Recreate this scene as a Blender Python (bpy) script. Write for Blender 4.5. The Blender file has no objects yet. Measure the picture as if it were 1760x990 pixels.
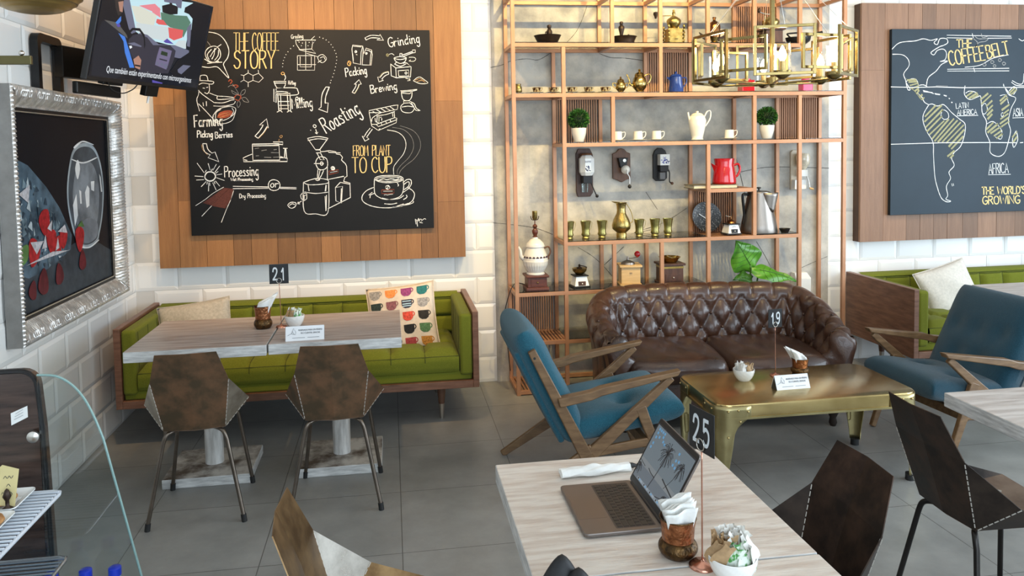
import bpy, math, random
from mathutils import Vector, Matrix
R_ = math.radians
PI = math.pi
C = bpy.context.scene.collection
SC = bpy.context.scene
random.seed(7)

# ---------------------------------------------------------------- camera (fitted to the vanishing points of the room)
FPX, YAW, PITCH, ROLL, PCX, PCY = 1330.016, 0.147792, 0.0561541, -0.0178955, 869.197, 325.568
EYE = Vector((0.0, 0.0, 1.69))
def cam_axes():
    cy, sy, cp, sp, c, s = math.cos(YAW), math.sin(YAW), math.cos(PITCH), math.sin(PITCH), math.cos(ROLL), math.sin(ROLL)
    r = Vector((cy, -sy, 0)); f = Vector((sy, cy, 0)); u = Vector((0, 0, 1))
    f2 = cp * f - sp * u; u2 = sp * f + cp * u
    return c * r + s * u2, -s * r + c * u2, f2
AX, AU, AF = cam_axes()
cam_data = bpy.data.cameras.new('camera'); cam = bpy.data.objects.new('camera', cam_data); C.objects.link(cam)
m = Matrix((AX, AU, -AF)).transposed().to_4x4(); m.translation = EYE
cam.matrix_world = m
cam_data.sensor_width = 36.0; cam_data.lens = FPX / 1760 * 36
cam_data.shift_x = (880 - PCX) / 1760; cam_data.shift_y = -(495 - PCY) / 1760
cam_data.clip_start = 0.02
SC.camera = cam
def at(px, py, X=None, Y=None, Z=None):
    """point of the photograph carried out to a wall, table or floor plane"""
    d = AX * ((px - PCX) / FPX) - AU * ((py - PCY) / FPX) + AF
    t = (X - EYE.x) / d.x if X is not None else (Y - EYE.y) / d.y if Y is not None else (Z - EYE.z) / d.z
    return EYE + d * t

# ---------------------------------------------------------------- light and exposure
SC.view_settings.view_transform = 'Standard'; SC.view_settings.look = 'None'
SC.view_settings.gamma = 1.0; SC.view_settings.use_curve_mapping = False
SC.view_settings.exposure = 0.0
w = bpy.data.worlds.new('world'); SC.world = w; w.use_nodes = True
w.node_tree.nodes['Background'].inputs[0].default_value = (0.75, 0.85, 1.0, 1)
w.node_tree.nodes['Background'].inputs[1].default_value = 0.6
def area(name, loc, rot, sx, sy, power, col):
    l = bpy.data.lights.new(name, 'AREA'); l.shape = 'RECTANGLE'; l.size = sx; l.size_y = sy; l.energy = power; l.color = col
    o = bpy.data.objects.new(name, l); o.location = loc; o.rotation_euler = rot; C.objects.link(o); return o
def spot(name, loc, target, power, col, angle=70, blend=0.6, radius=0.03):
    l = bpy.data.lights.new(name, 'SPOT'); l.energy = power; l.color = col; l.spot_size = R_(angle); l.spot_blend = blend; l.shadow_soft_size = radius
    o = bpy.data.objects.new(name, l); o.location = loc; C.objects.link(o)
    o.rotation_euler = (Vector(target) - Vector(loc)).to_track_quat('-Z', 'Y').to_euler(); return o
DAY = (0.74, 0.88, 1.0); WARM = (1.0, 0.66, 0.32); WARMW = (1.0, 0.80, 0.58)
area('window_daylight_right', (6.3, 1.6, 1.75), (0, R_(90), 0), 2.6, 5.0, 300, DAY)
area('window_daylight_rear', (1.8, -2.4, 1.75), (R_(90), 0, 0), 5.5, 2.4, 185, DAY)
area('ceiling_fill_light', (1.2, 2.2, 3.36), (0, 0, 0), 3.2, 2.4, 16, (1.0, 0.97, 0.93))  # added soft fill below the ceiling; no panel lamp is built there
for i, x in enumerate((-1.15, -0.55, 0.05)):
    spot('board_spot', (x, 3.65, 3.33), (x, 5.4, 1.5), 90, WARM, 75)
for i, (x, e) in enumerate(((1.25, 165), (2.05, 145), (2.6, 78))):
    spot('shelf_spot', (x, 3.6, 3.35), (x, 5.3, 2.1), e, (1.0, 0.74, 0.30), 80, 0.7, 0.015)
for i, x in enumerate((3.9, 4.6)):
    spot('map_spot', (x, 3.65, 3.33), (x, 5.4, 1.6), 32, WARMW, 75)

# ---------------------------------------------------------------- materials
MATS = {}
def mat(name, col, rough=0.5, metal=0.0, var=0.0, vscale=8.0, col2=None, bump=0.0, bscale=40.0, stretch=(1, 1, 1), isl=0.0,
        coat=0.0, emit=None, estr=0.0, sheen=0.0, spec=0.5, detail=4.0, rvar=0.0, contrast=None):
    """procedural surface: base colour mixed with a second colour by noise, tone varied per loose piece, noise bump"""
    if name in MATS: return MATS[name]
    M = bpy.data.materials.new(name); M.use_nodes = True; nt = M.node_tree; N = nt.nodes; L = nt.links
    b = N['Principled BSDF']; b.inputs['Roughness'].default_value = rough; b.inputs['Metallic'].default_value = metal
    b.inputs['Coat Weight'].default_value = coat; b.inputs['Coat Roughness'].default_value = 0.08
    b.inputs['Sheen Weight'].default_value = sheen; b.inputs['Specular IOR Level'].default_value = spec
    c1 = (*col, 1); b.inputs['Base Color'].default_value = c1
    tc = N.new('ShaderNodeTexCoord'); mp = N.new('ShaderNodeMapping'); mp.inputs['Scale'].default_value = stretch
    L.new(tc.outputs['Object'], mp.inputs['Vector'])
    out = None
    if col2 is not None or var:
        n = N.new('ShaderNodeTexNoise'); n.inputs['Scale'].default_value = vscale; n.inputs['Detail'].default_value = detail
        n.inputs['Roughness'].default_value = 0.6
        L.new(mp.outputs[0], n.inputs['Vector'])
        r = N.new('ShaderNodeValToRGB'); lo, hi = contrast or (0.35, 0.65)
        r.color_ramp.elements[0].position = lo; r.color_ramp.elements[1].position = hi
        c2 = (*(col2 or tuple(min(1, x * (1 + var)) for x in col)), 1)
        if col2 is None: c1 = (*[x * (1 - var) for x in col], 1)
        r.color_ramp.elements[0].color = c1; r.color_ramp.elements[1].color = c2
        L.new(n.outputs['Fac'], r.inputs[0]); out = r.outputs[0]
        if rvar:
            mr = N.new('ShaderNodeMapRange'); mr.inputs['To Min'].default_value = max(0, rough - rvar); mr.inputs['To Max'].default_value = min(1, rough + rvar)
            L.new(n.outputs['Fac'], mr.inputs[0]); L.new(mr.outputs[0], b.inputs['Roughness'])
    if isl:
        g = N.new('ShaderNodeNewGeometry'); h = N.new('ShaderNodeHueSaturation')
        mr = N.new('ShaderNodeMapRange'); mr.inputs['To Min'].default_value = 1 - isl; mr.inputs['To Max'].default_value = 1 + isl
        L.new(g.outputs['Random Per Island'], mr.inputs[0]); L.new(mr.outputs[0], h.inputs['Value'])
        if out: L.new(out, h.inputs['Color'])
        else: h.inputs['Color'].default_value = c1
        out = h.outputs[0]
    if out: L.new(out, b.inputs['Base Color'])
    if bump:
        n2 = N.new('ShaderNodeTexNoise'); n2.inputs['Scale'].default_value = bscale; n2.inputs['Detail'].default_value = 3
        L.new(mp.outputs[0], n2.inputs['Vector'])
        bp = N.new('ShaderNodeBump'); bp.inputs['Strength'].default_value = bump; bp.inputs['Distance'].default_value = 0.01
        L.new(n2.outputs['Fac'], bp.inputs['Height']); L.new(bp.outputs[0], b.inputs['Normal'])
    if emit:
        b.inputs['Emission Color'].default_value = (*emit, 1); b.inputs['Emission Strength'].default_value = estr
    MATS[name] = M; return M
def glass_mat(name, tint=(0.9, 0.97, 0.95), refl=0.04, rough=0.02, fres=0.9):
    """thin clear pane: mostly see-through with a mirror film"""
    if name in MATS: return MATS[name]
    M = bpy.data.materials.new(name); M.use_nodes = True; nt = M.node_tree; N = nt.nodes; L = nt.links
    N.remove(N['Principled BSDF']); o = N['Material Output']
    t = N.new('ShaderNodeBsdfTransparent'); t.inputs[0].default_value = (*tint, 1)
    g = N.new('ShaderNodeBsdfGlossy'); g.inputs['Roughness'].default_value = rough
    f = N.new('ShaderNodeFresnel'); f.inputs[0].default_value = 1.45
    a = N.new('ShaderNodeMath'); a.operation = 'MULTIPLY_ADD'; a.inputs[1].default_value = fres; a.inputs[2].default_value = refl - 0.04; a.use_clamp = True
    x = N.new('ShaderNodeMixShader'); L.new(f.outputs[0], a.inputs[0]); L.new(a.outputs[0], x.inputs[0])
    L.new(t.outputs[0], x.inputs[1]); L.new(g.outputs[0], x.inputs[2]); L.new(x.outputs[0], o.inputs['Surface'])
    MATS[name] = M; return M

# ---------------------------------------------------------------- mesh building
class MB:
    """collects faces; build() links them as ONE mesh object"""
    def __init__(s): s.v = []; s.f = []; s.m = []; s.cur = 0
    def add(s, vs, fs):
        o = len(s.v); s.v += [tuple(p) for p in vs]; s.f += [tuple(i + o for i in f) for f in fs]; s.m += [s.cur] * len(fs)
    def hexa(s, p):  # 4 bottom + 4 top corners
        s.add(p, [(3, 2, 1, 0), (4, 5, 6, 7), (0, 1, 5, 4), (1, 2, 6, 5), (2, 3, 7, 6), (3, 0, 4, 7)])
    def box(s, x0, x1, y0, y1, z0, z1):
        s.hexa([(x0, y0, z0), (x1, y0, z0), (x1, y1, z0), (x0, y1, z0), (x0, y0, z1), (x1, y0, z1), (x1, y1, z1), (x0, y1, z1)])
    def cbox(s, c, d, rot=None):
        p = [Vector((sx * d[0] / 2, sy * d[1] / 2, sz * d[2] / 2)) for sz in (-1, 1) for sx, sy in ((-1, -1), (1, -1), (1, 1), (-1, 1))]
        if rot: p = [rot @ q for q in p]
        s.hexa([q + Vector(c) for q in p])
    def bar(s, a, b, w, h, up=(0, 0, 1)):
        a, b = Vector(a), Vector(b); d = (b - a).normalized(); u = Vector(up)
        if abs(d.dot(u)) > 0.99: u = Vector((0, 1, 0))
        x = d.cross(u).normalized() * (w / 2); y = x.cross(d).normalized() * (h / 2)
        s.hexa([a - x - y, a + x - y, a + x + y, a - x + y, b - x - y, b + x - y, b + x + y, b - x + y])
    def prism(s, pts, off):
        n = len(pts); off = Vector(off); p = [Vector(q) for q in pts]
        s.add(p + [q + off for q in p], [tuple(reversed(range(n))), tuple(range(n, 2 * n))] + [(i, (i + 1) % n, n + (i + 1) % n, n + i) for i in range(n)])
    def poly(s, pts): s.add(pts, [tuple(range(len(pts)))])
    def ring(s, c, nrm, r, seg, ref=None):
        n = Vector(nrm).normalized(); u = Vector(ref) if ref else (Vector((0, 0, 1)) if abs(n.z) < 0.9 else Vector((1, 0, 0)))
        x = u.cross(n).normalized(); y = n.cross(x)
        return [Vector(c) + (x * math.cos(2 * PI * i / seg) + y * math.sin(2 * PI * i / seg)) * r for i in range(seg)]
    def tube(s, pts, r, seg=8, closed=False):
        P = [Vector(p) for p in pts]; n = len(P); rs = r if isinstance(r, (list, tuple)) else [r] * n; o = []; ref = None
        for i in range(n):
            if closed: d = P[(i + 1) % n] - P[i - 1]
            else: d = P[min(i + 1, n - 1)] - P[max(i - 1, 0)]
            d.normalize()
            if ref is None: ref = Vector((0, 0, 1)) if abs(d.z) < 0.9 else Vector((1, 0, 0))
            ref = (ref - d * ref.dot(d)).normalized(); y = d.cross(ref)
            o += [P[i] + (ref * math.cos(2 * PI * k / seg) + y * math.sin(2 * PI * k / seg)) * rs[i] for k in range(seg)]
        f = []
        for i in range(n if closed else n - 1):
            a, b = i * seg, ((i + 1) % n) * seg
            f += [(a + k, a + (k + 1) % seg, b + (k + 1) % seg, b + k) for k in range(seg)]
        if not closed: f += [tuple(reversed(range(seg))), tuple(range((n - 1) * seg, n * seg))]
        s.add(o, f)
    def lathe(s, prof, c=(0, 0, 0), seg=20, axis='Z', cap=True, sc=(1, 1)):
        cx, cy, cz = c; o = []
        for r, h in prof:
            for k in range(seg):
                a = 2 * PI * k / seg; x, y = r * math.cos(a) * sc[0], r * math.sin(a) * sc[1]
                o.append((cx + x, cy + y, cz + h) if axis == 'Z' else (cx + x, cy - h, cz + y) if axis == '-Y' else (cx + h, cy + x, cz + y))
        n = len(prof); f = []
        for i in range(n - 1):
            f += [(i * seg + k, i * seg + (k + 1) % seg, (i + 1) * seg + (k + 1) % seg, (i + 1) * seg + k) for k in range(seg)]
        if cap:
            if prof[0][0] > 1e-5: f.append(tuple(reversed(range(seg))))
            if prof[-1][0] > 1e-5: f.append(tuple(range((n - 1) * seg, n * seg)))
        s.add(o, f)
    def ball(s, c, r, seg=12, sc=(1, 1, 1)):
        n = seg // 2 + 1
        s.lathe([(max(r * math.sin(PI * i / n), 1e-6), -r * sc[2] * math.cos(PI * i / n)) for i in range(n + 1)], c, seg, sc=(sc[0], sc[1]), cap=False)
    def surf(s, fn, nu, nv, closeu=False):
        o = [fn(i / nu, j / nv) for j in range(nv + 1) for i in range(nu + (0 if closeu else 1))]; W = nu if closeu else nu + 1
        s.add(o, [(j * W + i, j * W + (i + 1) % W, (j + 1) * W + (i + 1) % W, (j + 1) * W + i) for j in range(nv) for i in range(nu)])
    def mapv(s, fn): s.v = [tuple(fn(Vector(p))) for p in s.v]; return s
    def build(s, name, mats, parent=None, smooth=None, bevel=0.0, seg=2, sub=0, solid=0.0, loc=None, weld=False):
        me = bpy.data.meshes.new(name); me.from_pydata(s.v, [], s.f)
        for M in (mats if isinstance(mats, (list, tuple)) else [mats]): me.materials.append(M)
        me.polygons.foreach_set('material_index', s.m)
        if weld:
            import bmesh
            b = bmesh.new(); b.from_mesh(me); bmesh.ops.remove_doubles(b, verts=b.verts, dist=1e-4); bmesh.ops.recalc_face_normals(b, faces=b.faces); b.to_mesh(me); b.free()
        me.validate(); me.update()
        o = bpy.data.objects.new(name, me); C.objects.link(o)
        if solid:
            q = o.modifiers.new('s', 'SOLIDIFY'); q.thickness = solid; q.offset = 0
        if bevel:
            q = o.modifiers.new('b', 'BEVEL'); q.width = bevel; q.segments = seg; q.limit_method = 'ANGLE'; q.angle_limit = R_(40)
        if sub:
            q = o.modifiers.new('u', 'SUBSURF'); q.levels = sub; q.render_levels = sub
        if smooth is not None:
            me.shade_smooth()
            if smooth < 180: me.set_sharp_from_angle(angle=R_(smooth))
        if loc: o.location = loc
        if parent: o.parent = parent
        return o
def tag(o, label=None, cat=None, group=None, kind=None):
    if label: o['label'] = label
    if cat: o['category'] = cat
    if group: o['group'] = group
    if kind: o['kind'] = kind
    return o
def thing(name, label, cat, loc=(0, 0, 0), rotz=0.0, group=None):
    o = bpy.data.objects.new(name, None); o.empty_display_size = 0.05; C.objects.link(o)
    o.location = loc; o.rotation_euler = (0, 0, rotz); return tag(o, label, cat, group)
def dup(root, loc, rotz=0.0, label=None, group=None):
    r = root.copy(); C.objects.link(r); r.location = loc; r.rotation_euler = (0, 0, rotz)
    if label: r['label'] = label
    if group: r['group'] = group
    for ch in list(root.children):
        c = ch.copy(); C.objects.link(c); c.parent = r
        for g in list(ch.children):
            d = g.copy(); C.objects.link(d); d.parent = c
    return r
def words(txt, name, M, parent, loc, size, rot=(R_(90), 0, 0), align='CENTER', ext=0.0006, sx=1.0, label=None):
    """lettering in the built-in typeface, turned into a mesh"""
    cu = bpy.data.curves.new(name, 'FONT'); cu.body = txt; cu.size = size; cu.align_x = align; cu.extrude = ext; cu.resolution_u = 3
    q = bpy.data.objects.new(name, cu); C.objects.link(q); bpy.context.view_layer.update()
    me = bpy.data.meshes.new_from_object(q.evaluated_get(bpy.context.evaluated_depsgraph_get())); bpy.data.objects.remove(q); bpy.data.curves.remove(cu)
    me.materials.clear(); me.materials.append(M)
    o = bpy.data.objects.new(name, me); C.objects.link(o); o.location = loc; o.rotation_euler = rot; o.scale = (sx, 1, 1)
    if parent: o.parent = parent
    if label: o['label'] = label
    return o
def arc(cx, cy, r, a0, a1, n, ry=None):
    ry = r if ry is None else ry
    return [(cx + r * math.cos(R_(a0 + (a1 - a0) * i / n)), cy + ry * math.sin(R_(a0 + (a1 - a0) * i / n))) for i in range(n + 1)]
def rrect(x0, x1, y0, y1, r, n=5):
    p = []
    for cx, cy, a in ((x1 - r, y1 - r, 0), (x0 + r, y1 - r, 90), (x0 + r, y0 + r, 180), (x1 - r, y0 + r, 270)): p += arc(cx, cy, r, a, a + 90, n)
    return p
def spline(pts, n=6, closed=False):
    """Catmull-Rom through the points"""
    P = [Vector(p) for p in pts]
    if len(P) < 3: return P
    o = []; k = len(P)
    for i in range(k if closed else k - 1):
        a = P[i - 1] if (closed or i > 0) else P[0]; b = P[i]; c = P[(i + 1) % k]; d = P[(i + 2) % k] if (closed or i + 2 < k) else P[-1]
        for j in range(n):
            t = j / n; o.append(0.5 * ((2 * b) + (c - a) * t + (2 * a - 5 * b + 4 * c - d) * t * t + (3 * b - a - 3 * c + d) * t ** 3))
    if not closed: o.append(P[-1])
    return o
def parse(data):
    for st in data.split('|'):
        st = st.strip()
        if not st: continue
        closed = st[0] == 'o'; st = st[1:] if closed else st
        sp = st[0] == 's'; st = st[1:] if sp else st
        pts = [tuple(map(float, p.split(','))) for p in st.split()]
        if len(pts) < 2: continue
        if sp: q = [tuple(v)[:2] for v in spline([(x, y, 0) for x, y in pts], 5, closed)]
        else: q = pts
        if closed: q = q + [q[0]]
        yield q
# ================================================================ the room
tile_m = mat('glazed_white_tile', (0.86, 0.85, 0.82), 0.16, isl=0.03, bump=0.02, bscale=9)
grout_m = mat('tile_grout', (0.66, 0.64, 0.60), 0.8)
conc_m = mat('raw_concrete', (0.27, 0.265, 0.25), 0.75, vscale=4.5, col2=(0.55, 0.52, 0.46), bump=0.5, bscale=16, detail=12, contrast=(0.34, 0.64))
crack_m = mat('crack_dark', (0.05, 0.045, 0.04), 0.9)
paint_m = mat('wall_paint', (0.72, 0.71, 0.68), 0.8, var=0.03)
frame_m = mat('window_frame_grey', (0.10, 0.10, 0.11), 0.4, 0.6, var=0.05)
def floor_material():
    M = bpy.data.materials.new('grey_floor_tile'); M.use_nodes = True; nt = M.node_tree; N = nt.nodes; L = nt.links; b = N['Principled BSDF']
    tc = N.new('ShaderNodeTexCoord'); mp = N.new('ShaderNodeMapping'); s = 1 / 0.5805
    mp.inputs['Location'].default_value = (-0.010 * s, -3.175 * s, 0); mp.inputs['Scale'].default_value = (s, s, s); L.new(tc.outputs['Object'], mp.inputs['Vector'])
    br = N.new('ShaderNodeTexBrick'); br.offset = 0; br.inputs['Scale'].default_value = 1.0; br.inputs['Brick Width'].default_value = 1; br.inputs['Row Height'].default_value = 1
    br.inputs['Mortar Size'].default_value = 0.0035; br.inputs['Mortar Smooth'].default_value = 0.1
    br.inputs['Color1'].default_value = (1, 1, 1, 1); br.inputs['Color2'].default_value = (0.9, 0.9, 0.9, 1); br.inputs['Mortar'].default_value = (0.35, 0.34, 0.33, 1)
    L.new(mp.outputs[0], br.inputs['Vector'])
    n = N.new('ShaderNodeTexNoise'); n.inputs['Scale'].default_value = 3.0; n.inputs['Detail'].default_value = 10; n.inputs['Roughness'].default_value = 0.65; L.new(tc.outputs['Object'], n.inputs['Vector'])
    r = N.new('ShaderNodeValToRGB'); r.color_ramp.elements[0].position = 0.3; r.color_ramp.elements[1].position = 0.72
    r.color_ramp.elements[0].color = (0.20, 0.20, 0.188, 1); r.color_ramp.elements[1].color = (0.33, 0.325, 0.305, 1); L.new(n.outputs['Fac'], r.inputs[0])
    x = N.new('ShaderNodeMix'); x.data_type = 'RGBA'; x.blend_type = 'MULTIPLY'; x.inputs['Factor'].default_value = 1; L.new(r.outputs[0], x.inputs['A']); L.new(br.outputs['Color'], x.inputs['B'])
    L.new(x.outputs['Result'], b.inputs['Base Color'])
    mr = N.new('ShaderNodeMapRange'); mr.inputs['To Min'].default_value = 0.28; mr.inputs['To Max'].default_value = 0.5; L.new(n.outputs['Fac'], mr.inputs[0]); L.new(mr.outputs[0], b.inputs['Roughness'])
    bp = N.new('ShaderNodeBump'); bp.inputs['Strength'].default_value = 0.3; bp.inputs['Distance'].default_value = 0.003; L.new(br.outputs['Fac'], bp.inputs['Height']); bp.invert = True
    L.new(bp.outputs[0], b.inputs['Normal']); return M
XL, XR, YB, YF, ZC = -1.70, 6.40, 5.44, -2.50, 3.42
m = MB(); m.box(XL - 0.1, XR + 0.1, YF - 0.1, YB + 0.1, -0.1, 0.0); tag(m.build('floor', floor_material()), kind='structure')
m = MB(); m.box(XL - 0.1, XR + 0.1, YF - 0.1, YB + 0.1, ZC, ZC + 0.1); tag(m.build('ceiling', mat('ceiling_paint', (0.62, 0.60, 0.57), 0.9, var=0.03)), kind='structure')
def tiled(name, origin, ux, un, length, skip, u0, base_box):
    """white bevelled brick tiles laid in running bond on a grouted wall"""
    m = MB(); m.cur = 1; m.box(*base_box); m.cur = 0
    O, U, Nn, Z = Vector(origin), Vector(ux), Vector(un), Vector((0, 0, 1)); tw, th, g, bv, hh = 0.311, 0.1925, 0.0012, 0.022, 0.007
    for j in range(-4, 14):
        z0 = 0.7615 + j * th
        z1 = min(z0 + th, ZC - 0.002); z0 = max(z0, 0.001)
        if z1 - z0 < 0.02: continue
        u = u0 + (0.155 if j % 2 else 0.0) - tw
        while u < length:
            a, b = max(u, 0.0) + g, min(u + tw, length) - g; u += tw
            if b - a < 0.02: continue
            for lo, hi in ([(a, b)] if not skip else [q for q in ((a, min(b, skip[0] - g)), (max(a, skip[1] + g), b)) if q[1] - q[0] > 0.02]):
                v = min(bv, (hi - lo) * 0.4)
                p = [O + U * x + Z * y for x, y in ((lo, z0 + g), (hi, z0 + g), (hi, z1 - g), (lo, z1 - g))]
                q = [O + U * x + Z * y + Nn * hh for x, y in ((lo + v, z0 + g + bv), (hi - v, z0 + g + bv), (hi - v, z1 - g - bv), (lo + v, z1 - g - bv))]
                m.add([k + Nn * 0.002 for k in p] + q, [(4, 5, 6, 7), (0, 1, 5, 4), (1, 2, 6, 5), (2, 3, 7, 6), (3, 0, 4, 7)])
    return tag(m.build(name, [tile_m, grout_m]), kind='structure')
tiled('wall_back', (XL, YB, 0), (1, 0, 0), (0, -1, 0), XR - XL, (2.425, 4.98), 0.27, (XL - 0.1, XR + 0.1, YB, YB + 0.1, 0, ZC))
tiled('wall_left', (XL, YF, 0), (0, 1, 0), (1, 0, 0), YB - YF, None, 0.095, (XL - 0.1, XL, YF - 0.1, YB + 0.1, 0, ZC))
m = MB(); m.box(0.725, 3.28, YB - 0.012, YB + 0.01, 0.0, ZC - 0.002)
m.cur = 1
def crack(pts, wd=0.004):
    P = spline([at(x, y, Y=YB - 0.013) for x, y in pts], 4)
    for a, b in zip(P, P[1:]):
        d = (b - a).normalized(); nn = Vector((-d.z, 0, d.x)) * wd * random.uniform(0.3, 0.6); m.poly([a - nn, b - nn, b + nn, a + nn])
crack([(1009, 10), (1000, 35), (990, 55), (975, 72)]); crack([(843, 116), (862, 112), (878, 105), (905, 101), (925, 103), (945, 92)])
crack([(848, 383), (880, 386), (920, 392), (950, 403)]); crack([(1134, 392), (1090, 400), (1140, 383), (1180, 358)])
crack([(1255, 300), (1290, 292), (1330, 287), (1425, 289)]); crack([(1259, 250), (1270, 290), (1282, 340), (1290, 372)])
crack([(993, 425), (1015, 438), (1035, 455), (1055, 478)]); crack([(1072, 424), (1055, 440), (1038, 456)]); crack([(1300, 415), (1315, 440), (1328, 465)])
crack([(1030, 92), (1050, 99), (1075, 100), (1105, 104)]); crack([(1110, 330), (1130, 360)]); crack([(1378, 460), (1400, 450), (1422, 441)])
tag(m.build('trim_1', [conc_m, crack_m]), 'raw concrete wall strip behind the copper shelf', kind='structure')
# right and rear walls carry the big shop windows that let the daylight in (behind and beside the camera)
def window_wall(name, wn, horiz, c, a0, a1, w0, w1, z0, z1, th):
    m = MB(); mf = MB()
    def bx(M, u0, u1, q0, q1, t0=0.0, t1=th):
        s = sorted((c + t0, c + t1))
        M.box(*( (u0, u1, *s) if horiz else (*s, u0, u1)), q0, q1)
    bx(m, a0, w0, 0, ZC); bx(m, w1, a1, 0, ZC); bx(m, w0, w1, 0, z0); bx(m, w0, w1, z1, ZC)
    n = 4
    for i in range(n + 1):
        u = w0 + (w1 - w0) * i / n; bx(mf, u - 0.03, u + 0.03, z0, z1, 0.2 * th, 0.8 * th)
    bx(mf, w0, w1, z0, z0 + 0.06, 0.2 * th, 0.8 * th); bx(mf, w0, w1, z1 - 0.06, z1, 0.2 * th, 0.8 * th)
    tag(m.build(name, paint_m), kind='structure'); tag(mf.build(wn, frame_m), kind='structure')
window_wall('wall_right', 'window_1', False, XR, YF, YB, -1.1, 4.3, 0.25, 3.1, 0.12)
window_wall('wall_rear', 'window_2', True, YF, XL, XR, -1.2, 4.8, 0.3, 3.1, -0.12)

# ---------------------------------------------------------------- timber wall panels and their chalkboards
plank_m = mat('oak_planks', (0.225, 0.095, 0.029), 0.5, vscale=9, col2=(0.33, 0.152, 0.050), stretch=(5, 1, 0.35), isl=0.24, bump=0.2, bscale=60, detail=9, contrast=(0.25, 0.75))
plank2_m = mat('walnut_planks', (0.18, 0.092, 0.050), 0.5, vscale=9, col2=(0.28, 0.152, 0.086), stretch=(5, 1, 0.35), isl=0.24, bump=0.2, bscale=60, detail=9, contrast=(0.25, 0.75))
def plank_panel(name, label, x0, x1, z0, z1, M, seed):
    random.seed(seed); r = thing(name, label, 'wall panel', (x0, YB, z0)); m = MB(); x = 0.0; W = x1 - x0; H = z1 - z0
    while x < W - 1e-4:
        w = random.choice((0.115, 0.13, 0.16, 0.17, 0.19))
        if W - x - w < 0.08: w = W - x
        w = min(w, W - x)
        z = 0.0; cuts = sorted(random.uniform(0.15, H - 0.1) for _ in range(random.choice((1, 2, 2, 3))))
        for c in cuts + [H]:
            if c - z < 0.1 and c != H: continue
            m.box(x + 0.0012, x + w - 0.0012, -0.10 - random.uniform(0, 0.0015), -0.078, z + 0.0004, c - 0.0004); z = c
        x += w
    m.build('planks', M, r, bevel=0.0)
    f = MB(); f.box(0.0, W, -0.079, -0.009, 0.0, H); f.build('backing_box', mat('dark_panel_box', (0.07, 0.033, 0.016), 0.6, var=0.15, vscale=6), r)
    return r
panel_l = plank_panel('wood_wall_panel', 'warm brown plank panel behind the coffee story chalkboard', -1.514, 0.506, 0.924, 2.70, plank_m, 3)
panel_r = plank_panel('wood_wall_panel', 'walnut brown plank panel behind the coffee belt map board', 3.484, 5.50, 0.918, 2.70, plank2_m, 5)
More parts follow.
